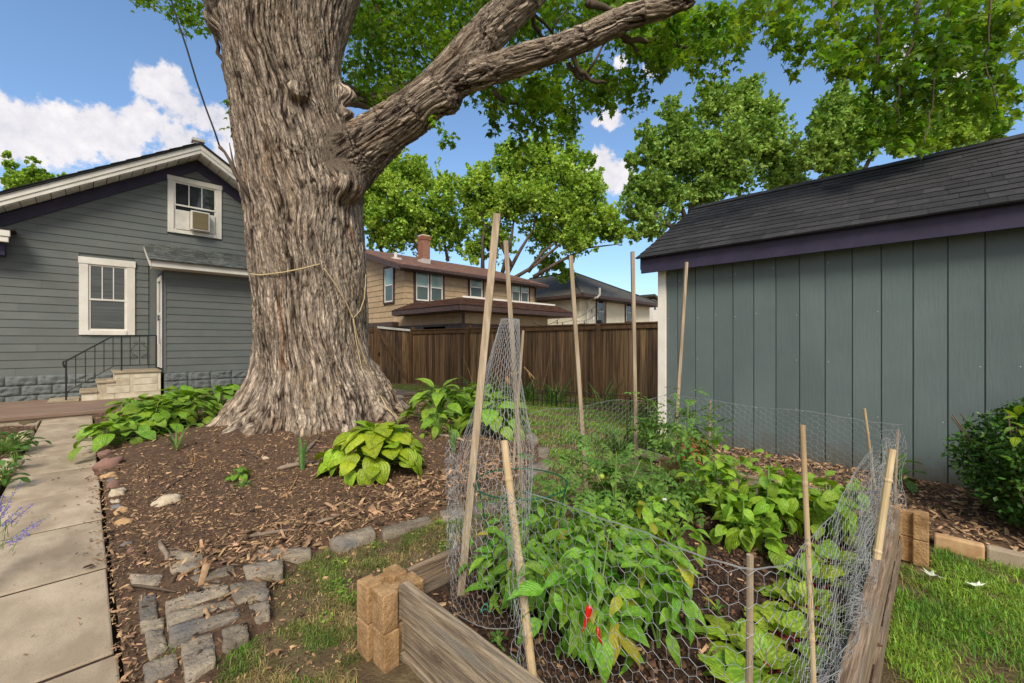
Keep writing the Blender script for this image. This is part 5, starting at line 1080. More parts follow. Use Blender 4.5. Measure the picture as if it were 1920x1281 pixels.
# ================================================================== BACKGROUND TREES
qs = np.array([(-.5, 0, 0), (.5, .1, .05), (.35, .8, -.2), (-.3, .95, .1)]); qt = np.array([(0, 1, 2), (0, 2, 3)])
def bgtree(name, label, base, puffs, nleaf, mat, size, limbs, group=None, trunk_r=.3):
    T_ = empty(name, base, 0, label, 'tree', group); B = Vector(base)
    tot = sum(p[3]**2 for p in puffs); cl_ = []; 
    for (px, py, d, rr_) in puffs:
        c = P(px, py, d); n = int(2.6*nleaf*rr_**2/tot); r_m = rr_*d/800
        k = max(10, int(n/26)); 
        for _ in range(k):                       # sub-clumps over the puff's volume, denser outside
            u = Vector((random.gauss(0, 1), random.gauss(0, 1), random.gauss(0, 1))).normalized(); lump = .72+.55*max(-.4, float(pn([[u.x*1.8+px*.37, u.y*1.8+py*.21, u.z*1.8]])[0]))*1.6
            q0 = c+u*r_m*random.uniform(.3, 1.0)**.7*lump; dr = (u*.5+Vector((random.gauss(0, .35), random.gauss(0, .35), random.uniform(.1, 1.0)))).normalized(); ln_ = r_m*random.uniform(.15, .42); m_ = max(2, n//k//4)
            for w_ in range(4): cl_.append((q0+dr*ln_*w_/3, (r_m*.13*(1.15-.28*w_),)*3, m_))
    size = (size[0]*.75, size[1]*.78); o = leafcloud('crown', cl_, mat, None, size, qs, qt, droop=.1, jit=1.6); o.parent = T_; o.location = -B; tag(o, kind='stuff')
    m = MB(); first = P(*limbs[0][0]); m.tube([B+Vector((0, 0, -.5)), B.lerp(first, .5)+Vector((random.uniform(-.2, .2), 0, 0)), first], [trunk_r*1.2, trunk_r, trunk_r*.85], 10); o = m.build('trunk', bark2, T_, smooth=True); o.location = -B
    for L_ in limbs:
        m = MB(); pts = [P(*q) for q in L_]; rr_ = [trunk_r*.5*(1-.8*i/(len(pts)-1)) for i in range(len(pts))]; m.tube(pts, rr_, 7); o = m.build('branch', bark2, T_, smooth=True); o.location = -B
    return T_
g_ = 'trees behind the neighbouring houses'
def base(px, d): p = P(px, 640, d); return (p.x, p.y, -.6)
bgtree('maple_tree', 'bright green tree rising behind the brick chimney of the tan house', base(770, 36), [(720, 340, 35, 52), (775, 335, 36, 48), (700, 400, 35, 50), (760, 400, 36, 60), (820, 385, 36, 45), (745, 440, 36, 45), (800, 440, 37, 45), (710, 450, 36, 30), (690, 350, 35, 40), (835, 345, 37, 26), (738, 305, 36, 22), (785, 308, 36, 18), (850, 440, 37, 40)], 17000, farl, (.16, .32),
       [[(790, 480, 36), (770, 440, 36), (740, 410, 36), (720, 390, 36)], [(790, 480, 36), (800, 430, 36), (790, 390, 36)], [(840, 490, 37), (830, 440, 37), (810, 400, 37)], [(720, 480, 36), (705, 450, 36), (695, 420, 36)]], g_)
bgtree('maple_tree', 'broad spreading tree with dark open limbs above the tan house roof', base(930, 33), [(900, 340, 33, 38), (960, 315, 33, 50), (1010, 300, 33, 46), (1060, 320, 33, 48), (1100, 360, 33, 50), (1130, 420, 33, 44), (1070, 400, 33, 60), (1010, 370, 33, 60), (950, 380, 33, 55), (900, 400, 34, 48), (1080, 450, 33, 42), (1020, 440, 34, 42), (950, 285, 33, 24), (1030, 275, 33, 24), (1070, 285, 33, 18), (870, 360, 34, 34), (930, 450, 34, 40), (890, 470, 34, 30), (1150, 435, 33, 28), (1105, 300, 33, 20), (1060, 515, 36, 22), (1030, 500, 36, 30)], 27000, farl, (.15, .30),
       [[(948, 520, 33), (975, 470, 33), (1000, 430, 33), (1005, 390, 33)], [(950, 530, 33), (1000, 500, 33), (1060, 450, 33), (1110, 420, 33)], [(1000, 520, 33), (1050, 490, 33), (1100, 465, 33), (1160, 458, 33)], [(940, 520, 33), (960, 440, 33), (965, 400, 33)], [(905, 510, 33), (905, 450, 33), (912, 400, 33)], [(960, 500, 33), (930, 440, 33), (900, 400, 33)], [(990, 510, 33), (1020, 470, 33), (1065, 440, 33)]], g_, .35)
bgtree('maple_tree', 'tall grey-green tree standing beyond the left end of the shed roof', base(1290, 24), [(1340, 200, 24, 44), (1395, 205, 24, 50), (1270, 240, 24, 44), (1225, 290, 24, 40), (1215, 350, 24, 40), (1200, 400, 24, 34), (1290, 300, 24, 62), (1350, 280, 24, 62), (1420, 270, 24, 58), (1260, 370, 24, 50), (1320, 360, 24, 44), (1460, 300, 24, 44), (1440, 215, 24, 34), (1400, 165, 24, 24), (1340, 180, 24, 22), (1255, 205, 24, 24), (1185, 300, 24, 22), (1190, 360, 24, 24), (1225, 430, 24, 28), (1190, 440, 24, 18), (1210, 250, 24, 20), (1470, 340, 24, 44), (1375, 330, 24, 50)], 27000, farl2, (.12, .24),
       [[(1290, 420, 24), (1300, 360, 24), (1330, 300, 24), (1350, 240, 24)], [(1290, 420, 24), (1265, 360, 24), (1245, 310, 24)], [(1300, 380, 24), (1370, 320, 24), (1410, 260, 24)], [(1280, 440, 24), (1235, 410, 24), (1210, 390, 24)]], g_, .3)
bgtree('maple_tree', 'pale feathery tree showing above the middle of the shed roof', base(1620, 21), [(1560, 210, 21, 42), (1610, 205, 21, 36), (1540, 270, 21, 46), (1600, 265, 21, 50), (1660, 250, 21, 44), (1570, 320, 21, 36), (1520, 300, 21, 30), (1575, 172, 21, 18), (1690, 230, 21, 36), (1640, 210, 21, 28)], 13000, farl2, (.11, .22),
       [[(1600, 380, 21), (1590, 300, 21), (1570, 220, 21)], [(1600, 360, 21), (1640, 280, 21), (1660, 230, 21)]], g_, .25)
bgtree('maple_tree', 'yellow-green rounded tree above the right half of the shed roof', base(1790, 19), [(1760, 220, 19, 40), (1810, 210, 19, 40), (1740, 260, 19, 36), (1800, 250, 19, 40), (1850, 240, 19, 28), (1780, 185, 19, 26), (1700, 270, 19, 34), (1860, 255, 19, 20), (1825, 185, 19, 18)], 10000, farl, (.10, .20),
       [[(1780, 330, 19), (1775, 270, 19), (1790, 210, 19)], [(1780, 330, 19), (1820, 260, 19), (1840, 230, 19)]], g_, .25)
bgtree('maple_tree', 'young lime-green tree tip poking over the left roof slope of the grey house', base(60, 24), [(20, 310, 24, 12), (28, 335, 24, 16), (60, 325, 24, 16), (60, 345, 24, 24), (95, 345, 24, 16), (85, 330, 24, 12), (12, 290, 24, 7), (66, 300, 24, 8), (115, 332, 24, 8), (40, 355, 24, 24)], 3200, farl, (.10, .2),
       [[(50, 400, 24), (40, 350, 24), (14, 300, 24)], [(50, 400, 24), (66, 340, 24), (66, 300, 24)], [(50, 400, 24), (90, 350, 24), (112, 330, 24)]], g_, .12)
# ================================================================== LEAF SHAPES (shared meshes)
def blade_leaf(nm, mat, prof, nl=7, nw=2, fold=.22, droop=.25, wave=0, ribs=0, cup=0, tipdrop=0):
    """leaf 1 m long along +Y, half width prof(t), bent downward along its length"""
    V = []; F = []; U = []; W = 2*nw+1
    for i in range(nl+1):
        t = i/nl; w = prof(t)
        for j in range(W):
            u = (j-nw)/nw; x = u*w; z = fold*abs(x)-droop*t*t-cup*(u*u)*w-tipdrop*max(0, t-.7)**2*4+wave*math.sin(t*19+j*2.1)*abs(u)*w
            if ribs: z += .012*math.cos(abs(u)*ribs*PI)
            V.append((x, t-(.03 if not 0 < i < nl else 0)*0-droop*.25*t*t, z)); U.append((.5+.5*u*(w/.5 if False else 1)*.98, t))
    for i in range(nl):
        for j in range(W-1): a = i*W+j; F.append((a, a+1, a+W+1, a+W))
    return mesh(nm, V, F, mat, True, uv=U)
ov = lambda wd, pk=.38, e=.9: (lambda t: max(.002, wd*math.sin(PI*min(1, t**(math.log(.5)/math.log(pk))))**e))
def heart(wd): return lambda t: max(.004, wd*(math.sin(PI*(t*.86+.14))**.62 if t < 1 else 0)*(1 if t > 0 else .6)*(1-.25*t))
hostas = [blade_leaf('leaf', L_hosta, heart(.42), 8, 3, .18, .32+.1*k, 0.02, 5, .1, .15) for k in range(3)]
hostas2 = [blade_leaf('leaf', L_hosta2, heart(.52), 8, 3, .16, .30+.14*k, 0.025, 5, .15, .2) for k in range(4)]
hostas3 = [blade_leaf('leaf', L_hosta, ov(.24, .4), 8, 3, .2, .35+.12*k, 0.05, 4, .1, .2) for k in range(3)]
peps = [blade_leaf('leaf', L_pepper, ov(.25-.02*k, .38), 6, 2, .25, .25+.15*k, .02, 0, .1, .25) for k in range(3)]
peps2 = [blade_leaf('leaf', L_pepper2, ov(.26-.02*k, .40), 6, 2, .28, .2+.15*k, .02, 0, .1, .2) for k in range(3)]
peps = peps*4+[blade_leaf('leaf', L_yellow, ov(.24, .4), 6, 2, .25, .4, .05, 0, .1, .3)]; peps2 = peps2*5+[peps[-1]]
weedl = [blade_leaf('leaf', L_dark, ov(.28, .5), 4, 1, .2, .2, 0)]
basil = [blade_leaf('leaf', L_pepper2, ov(.31, .42), 6, 2, .2, .3+.15*k, .03, 0, .15, .2) for k in range(2)]
beets = [blade_leaf('leaf', L_beet, (lambda w: (lambda t: .012 if t < .28 else max(.003, w*math.sin(PI*((t-.28)/.72)**.75)**.55)))(.25+.03*k), 12, 3, .12, .25+.25*k, .16, 0, .1, .1) for k in range(3)]
def compound(nm, mat):
    V = []; F = []; U = []
    def add(o, a, s):
        b = len(V); nl = 4
        for i in range(nl+1):
            t = i/nl; w = ov(.3, .35)(t)*(1+.25*math.sin(i*PI*1.0+.5))
            for u in (-1, 0, 1):
                x, y = u*w*s, t*s; ca, sa = math.cos(a), math.sin(a); V.append((o[0]+x*ca-y*sa, o[1]+x*sa+y*ca, o[2]+.25*abs(x)-.3*(y*y)/s)); U.append((.5+.5*u, t))
        for i in range(nl):
            for j in range(2): q = b+i*3+j; F.append((q, q+1, q+4, q+3))
    for t, s in ((.25, .28), (.5, .34), (.74, .30)):
        for sg in (-1, 1): add((0, t, -.2*t*t), -sg*1.1, s)
    add((0, .78, -.14), 0, .42)
    b = len(V); V.extend([(-.008, 0, 0), (.008, 0, 0), (.006, .8, -.13), (-.006, .8, -.13)]); U.extend([(.5, 0)]*4); F.append((b, b+1, b+2, b+3))
    return mesh(nm, V, F, mat, True, uv=U)
toms = [compound('leaf', L_tomato)]
def strap(nm, mat, w, arc, n=8, twist=.3):
    V = []; F = []; U = []
    for i in range(n+1):
        t = i/n; a = arc*t; y = math.sin(a)/max(arc, .01) if arc else t; y = (1-math.cos(arc*t))/arc; z = math.sin(arc*t)/arc; ww = w*(1-t**2.2)*(.6+.6*min(1, t*4))+.001
        for u in (-1, 0, 1): V.append((u*ww, y+.0, z-abs(u)*ww*-.3)); U.append((.5+.5*u, t))
    for i in range(n):
        for j in range(2): q = i*3+j; F.append((q, q+1, q+4, q+3))
    return mesh(nm, V, F, mat, True, uv=U)
straps = [strap('leaf', L_strap, .018, a) for a in (1.0, 1.5, 2.0)]
irisl = [strap('leaf', leafmat('iris_leaf', srgb(88, 132, 72), srgb(120, 160, 92), stripes=4, hue=.01), .045, a) for a in (.15, .4)]
sstraps = [strap('leaf', dry, .015, a, 6) for a in (1.2, 2.2)]

def leafy(me_list, parent, loc, az, pitch, s, roll=0):
    """leaf based at loc, pointing azimuth az, pitch above the horizontal"""
    o = bpy.data.objects.new('leaf', random.choice(me_list)); o.parent = parent; o.location = loc
    o.rotation_euler = (Matrix.Rotation(az-PI/2, 4, 'Z') @ Matrix.Rotation(pitch, 4, 'X') @ Matrix.Rotation(roll, 4, 'Y')).to_euler(); o.scale = (s,)*3 if not isinstance(s, tuple) else s
    C.objects.link(o); return o
def hosta(loc, label, n, rad, h, ls, meshes, group='hostas around the maple', lo=.12, stemm=stemg, name='hosta', cat='hosta'):
    e = empty(name, loc, 0, label, cat, group); st = MB()
    for k in range(n):
        f = (k+.5)/n; az = k*2.399+random.uniform(-.3, .3); r_ = rad*(.08+.72*f)*random.uniform(.75, 1.1); z = h*(1-f*f*.78)*random.uniform(.8, 1.05); z = max(z, lo*h)
        p = Vector((math.cos(az)*r_, math.sin(az)*r_, z)); pitch = R(48)*(1-f)**1.4-R(30)*f+random.uniform(-.42, .38)
        st.tube([(0, 0, 0), (p.x*.45, p.y*.45, z*.75), p], .004, 4, cap=False)
        leafy(meshes, e, p, az+random.uniform(-.35, .35), pitch, ls*random.uniform(.55, 1.15)*(1 if f > .15 else .8), random.uniform(-.55, .55))
    st.build('stem', stemm, e); return e
def G_(px, py, z=.05): p = atZ(px, py, z); return p
def bedpt(px, py):
    z = .05
    for _ in range(4): p = atZ(px, py, z); z = bz(p.x, p.y)
    return (p.x, p.y, z-.01)
hosta(bedpt(708, 880), 'yellow-green hosta with ribbed leaves and brown spots in front of the maple', 130, .52, .38, .175, hostas2)
# left clump, several plants
for (px, py, lab, n, rd, hh_) in [(228, 832, 'lime hosta spilling over the path edge at the near end of the left row', 44, .52, .28), (290, 812, 'lime hosta behind the pink boulders, second in the left row', 48, .55, .38), (345, 795, 'large hosta in the middle of the left row before the annex', 48, .52, .42), (408, 778, 'hosta with broad drooping leaves close to the left side of the maple trunk', 42, .5, .40), (262, 790, 'hosta at the back of the left row next to the patio edge', 40, .5, .34), (450, 758, 'hosta half hidden behind the left flare of the maple', 30, .45, .36), (330, 768, 'hosta at the patio edge under the annex foundation', 36, .5, .36)]:
    b = bedpt(px, py); hosta(b, lab, int(n*1.6), rd, hh_, .175, hostas)
for (px, py, lab, n, rd, hh_, s, m) in [(820, 790, 'curly green hosta nearest the patio corner behind the mulch bed', 46, .58, .46, .30, hostas3), (868, 782, 'dark wavy-leaved hosta in the middle of the group before the fence', 46, .6, .42, .28, hostas3), (925, 812, 'hosta seen through the wire column, rightmost in the back group', 46, .50, .44, .27, hostas), (905, 775, 'hosta behind the tall leaning stake near the fence', 40, .55, .42, .27, hostas3), (822, 815, 'small yellow-green hosta in front of the back group', 26, .26, .26, .17, hostas3)]:
    b = bedpt(px, py); hosta(b, lab, n, rd, hh_, s, m)
hosta(bedpt(448, 900), 'small young hosta alone in the open mulch left of the iris', 16, .11, .10, .075, hostas)
hosta(bedpt(455, 912), 'low clover-like weed at the foot of the small young hosta', 14, .09, .05, .04, weedl, 'weeds in the mulch', name='weed', cat='weed')
def strappy(loc, label, n, L_, meshes, name='daylily', cat='daylily', group='daylilies', spread=1.0, basr=.05, wid=1, tilt=0):
    e = empty(name, loc, 0, label, cat, group)
    for k in range(n):
        az = random.uniform(0, 2*PI); s = L_*random.uniform(.6, 1.1); p = (math.cos(az)*basr*random.random(), math.sin(az)*basr*random.random(), 0)
        leafy(meshes, e, p, az, random.uniform(-.25, .1)*spread+tilt, (s*wid, s, s))
    return e
strappy(bedpt(566, 880), 'upright grey-green iris fan standing in the mulch before the trunk', 6, .34, irisl, 'iris', 'iris', 'irises', .3, .03)
e = bedpt(850, 850); strappy(e, 'small iris fan beside the left side of the wire netting', 6, .30, irisl, 'iris', 'iris', 'irises', .6, .04)
strappy(bedpt(330, 845), 'floppy pale daylily sprawling from the hosta row towards the path', 9, .38, straps, 'daylily', 'daylily', 'daylilies', 1, .03)
strappy(bedpt(365, 868), 'dry bare flower stalks with few leaves behind the bark debris', 8, .26, sstraps, 'dry_plant', 'dry plant', None, .6, .03)
for k, (px, py, d, lab) in enumerate([(905, 735, 10.5, 'daylily clump at the fence foot behind the leaning stake'), (985, 745, 10.2, 'daylily clump at the fence foot right of the wire column'), (1040, 745, 9.9, 'daylily clump at the fence between the column and third stake'), (1130, 750, 9.8, 'thin daylily at the fence foot between the third and fourth stakes'), (945, 738, 10.4, 'daylily clump at the fence seen through the wire column')]):
    p = P(px, 640, d); strappy((p.x, p.y, g1(p.x, p.y)), lab, 40 if k != 3 else 14, .75, straps, spread=1, basr=.35, wid=1.3)
for k, (px, d, lab) in enumerate([(1165, 4.6, 'arching grassy daylily left of the fourth stake behind the netting'), (1225, 4.5, 'arching grassy daylily beside the white shed corner')]):
    p = P(px, 640, d); strappy((p.x, p.y, g1(p.x, p.y)), lab, 60, .55, straps, spread=1, basr=.2, wid=1.1)
# dry stalks at the fence
ds = empty('dry_stalks', (0, 0, 0), label='tan dry flower stalks standing against the brown fence', cat='dry stalks')
for (px, py0, px2, py2, d) in [(890, 735, 868, 668, 10.4), (895, 735, 905, 672, 10.4), (888, 740, 878, 690, 10.4), (1010, 735, 1000, 660, 10), (1015, 735, 1030, 672, 10), (1005, 735, 985, 690, 10), (1045, 740, 1052, 690, 9.9), (1160, 748, 1150, 700, 9.6), (1166, 748, 1170, 705, 9.6)]:
    a, b = P(px, py0, d), P(px2, py2, d); MB().tube([a, a.lerp(b, .5)+Vector((.03, 0, 0)), b], [.006, .005, .004], 4).build('stalk', dry, ds)
# fern by the shed corner
FN = empty('fern', tuple(P(1250, 640, 4.35))[:2]+(.02,), 0, 'yellowing fern by the white shed corner and terracotta pot', 'fern')
for k in range(16):
    az = random.uniform(0, 2*PI); L_ = random.uniform(.3, .45); m = MB(); V = []; F = []
    for i in range(12):
        t = i/12; w = .09*(1-t)*(.4+t*1.5 if t < .4 else 1)
        for s in (-1, 1):
            y = L_*t; z = .9*L_*t-.9*L_*t*t; b = len(V); V += [(0, y, z), (s*w, y+.03, z-.01), (s*w*.9, y+.045, z-.012), (0, y+.022, z+.004)]; F.append((b, b+1, b+2, b+3))
    o = obj('frond', V, F, L_tomato, FN, uv=[(.3, .3)]*len(V)); o.rotation_euler = (R(35), 0, az)
# low black wire edging by the fence
we = empty('wire_edging', (0, 0, 0), label='low black wire garden edging in the shade before the fence', cat='garden edging')
pa, pb = P(1000, 640, 9.4), P(1232, 640, 8.6)
for k in range(26):
    q = pa.lerp(pb, k/25); q.z = g1(q.x, q.y); MB().tube([q, q+Vector((0, 0, .34))], .007 if k % 5 else .012, 4).build('picket', ironm, we)
for h_ in (.12, .33):
    a = pa.copy(); b = pb.copy(); a.z = g1(a.x, a.y)+h_; b.z = g1(b.x, b.y)+h_; MB().tube([a, b], .008, 4).build('rail', ironm, we)

# ================================================================== ROCKS
def rockmesh(nm, mat, seed, flat=.7, amp=.25, n=10):
    V = []; F = []
    for i in range(n+1):
        th = PI*i/n
        for j in range(2*n): ph = PI*j/n; V.append((math.sin(th)*math.cos(ph), math.sin(th)*math.sin(ph), math.cos(th)))
    A = np.array(V); d = 1+amp*pn(A*1.3+seed)+amp*.5*pn(A*3+seed*2)+amp*.25*pn(A*7+seed); A = A*d[:, None]; A[:, 2] *= flat
    for i in range(n):
        for j in range(2*n): a, b = i*2*n+j, i*2*n+(j+1) % (2*n); F.append((a, a+2*n, b+2*n, b))
    return mesh(nm, [tuple(v) for v in A], F, mat, True)
rocks = [(198, 851, 11, rockp, 'small pink boulder under the hosta leaves at the path edge'), (203, 872, 19, rockp, 'largest pink boulder on the right edge of the path'), (205, 893, 11, rockt, 'tan stone just below the large pink boulder'), (211, 900, 8, rockg, 'small grey stone between tan stone and mauve stone'), (214, 909, 13, rockp, 'mauve oblong stone in the path-edge row'), (219, 926, 15, rockc, 'cream lumpy limestone in the path-edge row'), (216, 938, 9, rockc, 'small cream stone below the lumpy limestone'), (220, 951, 10, rockg, 'dark grey flat stone half buried at the path edge'), (227, 960, 12, rockt, 'tan flat stone beside the path, above the orange-tan one'), (235, 979, 13, rockt, 'orange-tan stone lying last in the path-edge row'), (234, 1022, 11, rockg, 'grey stone by the path near the bark debris'), (246, 1032, 10, rockp, 'brown stone beside the grey stone near the bark debris'), (314, 941, 22, rockc, 'white limestone rock alone on the mulch'),
         (47, 817, 12, rockc, 'upper white rock beside the left edge of the path'), (41, 826, 11, rockc, 'lower white rock beside the left edge of the path'), (22, 870, 14, rockc, 'pale flat rock under the left ground cover'), (9, 884, 13, rockc, 'cream rock at the left picture edge by the path'), (14, 892, 8, rockp, 'brown stone under the cream rock at the left edge'), (3, 898, 9, rockt, 'rust-coloured stone lowest at the left edge'),
         (737, 748, 9, rockc, 'pale round rock behind the maple by the patio'), (749, 746, 8, rockc, 'second pale rock next to the patio corner'), (497, 858, 6, rockc, 'small pale stone on the mulch before the trunk')]
for k, (px, py, s, m, lab) in enumerate(rocks):
    p = bedpt(px, py) if px > 150 else tuple(atZ(px, py, .05)); d = (p[0]+p[1])/math.sqrt(2); r_ = s/800*d
    o = inst('rock', rockmesh('rock', m, k*3.7, random.uniform(.55, .75), .42), None, (p[0], p[1], p[2]+r_*.08), (random.uniform(-.2, .2), random.uniform(-.2, .2), random.uniform(0, 6)), (r_*1.1, r_*.85, r_)); tag(o, lab, 'rock', 'stones edging the path')
# bark debris sticks and roots
stick_s = [(520, 880, 590, 868, .022, 'grey rotting branch lying on the mulch behind the iris', logm), (590, 872, 625, 878, .014, 'grey broken branch piece lying left of the yellow hosta', logm), (470, 1008, 560, 995, .012, 'long tan bark strip on the mulch edge near the flagstones', logm), (590, 985, 640, 968, .012, 'tan split bark strip near the edging stones', logm), (300, 1020, 312, 1060, .014, 'greyish bark slab leaning at the flagstones', logm), (240, 1100, 330, 1112, .007, 'thin twig across the upper cobbles', twigm), (330, 1085, 420, 1045, .006, 'long straw-coloured stem on the cobbles', dry), (600, 800, 690, 806, .03, 'surface root at the foot of the trunk', twigm), (825, 818, 870, 828, .02, 'flat grey bark piece by the back hostas', logm), (560, 890, 540, 925, .006, 'dead yellow iris leaf lying below the iris fan', dry), (450, 840, 490, 862, .008, 'thin dead twig on the mulch left of the trunk', twigm), (300, 930, 360, 880, .007, 'long bent twig on the mulch above the white rock', twigm), (555, 868, 600, 820, .02, 'weathered root rising beside the iris to the trunk', logm)]
for (a, b, c, d, r_, lab, m) in stick_s:
    p, q = Vector(bedpt(a, b)), Vector(bedpt(c, d)); up = Vector((0, 0, .014+r_*.4)); mm = MB(); pts = [p+up, p.lerp(q, .3)+up*1.5+Vector((random.gauss(0, .01), random.gauss(0, .01), 0)), p.lerp(q, .65)+up*1.3+Vector((random.gauss(0, .012), random.gauss(0, .012), 0)), q+up*.9]
    mm.tube(pts, [r_*.7, r_, r_*.85, r_*.45], 7); o = mm.build('fallen_branch', m, None, smooth=True); tag(o, lab, 'branch')
# helicopters: far crack debris is in chips

# ================================================================== SIDE BED PLANTS, LAVENDER
for (px, py, n, rr_, lab) in [(30, 838, 46, .28, 'dark green strawberry-like ground cover left of the path'), (8, 846, 40, .28, 'ground cover at the left edge behind the cream rock'), (10, 905, 30, .13, 'small ground cover lowest by the path at the left edge'), (28, 872, 16, .09, 'tiny weed tuft between the left rocks')]:
    p = atZ(px, py, .06); hosta((p.x, p.y, .03), lab, n, rr_, .17, .085, weedl, 'ground cover beside the path', name='ground_cover', cat='ground cover')
lv = empty('lavender', (-.42, 2.75, .0), 0, 'lilac-flowering sage leaning over the path at the left edge', 'sage')
for k, (px, py, px2, py2, d) in enumerate([(-30, 1010, 22, 945, 2.15), (-30, 1020, 42, 950, 2.15), (-20, 1020, 62, 945, 2.2), (-10, 1030, 95, 965, 2.2), (-20, 1010, 8, 925, 2.2), (-30, 1030, 40, 900, 2.3), (-20, 1040, 72, 985, 2.1), (-20, 1000, 3, 940, 2.2), (-30, 1040, 60, 1000, 2.1)]):
    a, b = P(px, py, d+.05), P(px2, py2, d); base_ = lv.location; st = MB().tube([Vector((-.5, 2.7, .05)), a, a.lerp(b, .5)+Vector((0, 0, .01)), b], [.003, .0025, .002, .0012], 4).build('stem', stemg, lv); st.location = -Vector(lv.location)
    fl = []
    V = []; F = []
    for i in range(46):
        t = random.uniform(.5, 1); c = a.lerp(b, t); s = random.uniform(.0035, .007)*(1.3-t*.7)
        q = c+Vector((random.gauss(0, .006), random.gauss(0, .006), random.gauss(0, .006))); b0 = len(V); V += [q+Vector((s, 0, 0)), q+Vector((-s*.5, s*.9, 0)), q+Vector((-s*.5, -s*.9, 0)), q+Vector((0, 0, s*1.3))]; F += [(b0, b0+1, b0+3), (b0+1, b0+2, b0+3), (b0+2, b0, b0+3), (b0, b0+2, b0+1)]
    o = obj('flower_spike', V, F, lilac, lv); o.location = -Vector(lv.location)
for k in range(60):
    c = P(random.uniform(-40, 30), random.uniform(985, 1045), random.uniform(2.05, 2.3)); leafy([irisl[0]], lv, c-Vector(lv.location), random.uniform(0, 6.28), random.uniform(-1.2, .2), (.04, .06, .06))

# ================================================================== RAISED BED
RB = empty('raised_bed', (.85, .15, 0), 0, 'raised garden bed framed with weathered planks and filled with dark soil', 'raised bed')
def rb(o): o.location = -Vector(RB.location); return o
Xn, Yr, Yb, Xf_ = .85, .152, 1.52, 3.25
def plank(name, x0, x1, y0, y1, z0, z1, mat, axis):
    """sawn plank with slightly wavy edges and a checked end"""
    m = MB(); n = 14; V = []; F = []; r_ = random.Random(int((x0+y1+z1)*1000))
    for i in range(n+1):
        t = i/n; w = .0025
        j = [r_.uniform(-w, w) for _ in range(4)]
        for (a, b) in ((0, 0), (1, 0), (1, 1), (0, 1)):
            k = a*2+b
            if axis == 'Y': V.append((x0+(x1-x0)*a+j[k % 4]*.6, y0+(y1-y0)*t, z0+(z1-z0)*b+j[(k+1) % 4]))
            else: V.append((x0+(x1-x0)*t, y0+(y1-y0)*a+j[k % 4]*.6, z0+(z1-z0)*b+j[(k+1) % 4]))
    for i in range(n):
        for k in range(4): a, b = i*4+k, i*4+(k+1) % 4; F.append((a, b, b+4, a+4) if axis != 'Y' else (a, a+4, b+4, b))
    F.append((0, 3, 2, 1)); F.append((n*4, n*4+1, n*4+2, n*4+3))
    o = obj(name, V, F, mat, RB); o.location = -Vector(RB.location); md = o.modifiers.new('b', 'BEVEL'); md.width = .004; md.segments = 2; md.limit_method = 'ANGLE'; md.angle_limit = R(50); return o
for k, (z0, z1, off) in enumerate([(.160, .288, 0), (.034, .152, .012), (-.10, .026, .004)]):
    plank('plank', Xn+off, Xn+.04+off, -.8, 1.455, z0, z1, plankY, 'Y')
    plank('plank', .945, 3.0, Yb+.012+off, Yb+.05+off, z0-.01, z1-.01, plankX, 'X')
    plank('plank', 1.0, 3.20, Yr+[0, -.008, -.004][k], Yr+.050+[0, -.008, -.004][k], z0, [z1, z1-.012, z1][k], plankX, 'X')
    plank('plank', Xf_, Xf_+.04, .3, 1.4, z0, z1, plankY, 'Y')
# soil
x, y, q = grid(.885, 3.26, -.75, 1.53, .03); x = x.copy()
q = q[~((y[q].mean(1) < .165) & (x[q].mean(1) > 1.0))]
z = .145+.018*pn(np.stack([x*4, y*4, x*0], -1))+.008*pn(np.stack([x*14, y*14, x*0], -1))
sl = bpy.data.objects.new('soil', npmesh('soil', np.stack([x, y, z], 1), q, soilm, True)); link(sl, RB); sl.location = -Vector(RB.location)
def soilz(x, y): return .145+.018*pn(np.stack([x*4, y*4, x*0], -1))+.008*pn(np.stack([x*14, y*14, x*0], -1))
x, y = sample([(.89, -.3), (1.3, .15), (3.25, .18), (3.25, 1.5), (.89, 1.5)], 11000, lambda x, y: 1/(1+((x+y)/1.8)**2)); chips('soil_crumbs', x, y, soilz, rng.gamma(2, .0035, len(x))+.003, crumbm, thick=.6, ww=.8)
x, y = sample([(.89, -.3), (1.3, .15), (3.25, .18), (3.25, 1.5), (.89, 1.5)], 900); chips('soil_wood_chips', x, y, soilz, rng.gamma(3, .006, len(x))+.008, chipm, ww=.35)
# planter blocks: square block, notched on each side for planks
def pblock(h=.141, w=.088, e=.044):
    n = .024; d = .026; P_ = [(-w, -e), (-n, -e), (-n, -e+d), (n, -e+d), (n, -e), (w, -e), (w, e), (n, e), (n, e-d), (-n, e-d), (-n, e), (-w, e)]
    m = MB().prism(P_, 0, h); return mesh('planter_block', m.v, m.f, blockm)
pbm = pblock()
def block(x, y, z, rz_, lab, grp='buff concrete planter blocks'):
    o = inst('planter_block', pbm, None, (x, y, z), (0, 0, rz_)); b = o.modifiers.new('b', 'BEVEL'); b.width = .006; b.segments = 2; tag(o, lab, 'concrete block', grp); return o
bc1 = Vector((.860, 1.477)); 
block(bc1.x, bc1.y, .0, .02, 'lower buff block at the near front corner of the raised bed'); block(bc1.x-.002, bc1.y+.003, .143, -.015, 'upper buff block at the near front corner of the raised bed')
block(.842, 1.575, .0, .02, 'lower buff block behind the near corner stack'); block(.842, 1.577, .143, .03, 'upper buff block behind the near corner stack')
block(3.235, .125, .0, R(90), 'lower buff block at the far right corner of the raised bed'); block(3.233, .125, .143, R(91.5), 'upper buff block at the far right corner of the raised bed')
block(3.30, 1.5, .0, R(90), 'lower buff block hidden at the far left bed corner'); block(3.30, 1.5, .143, R(91), 'upper buff block at the far left bed corner')
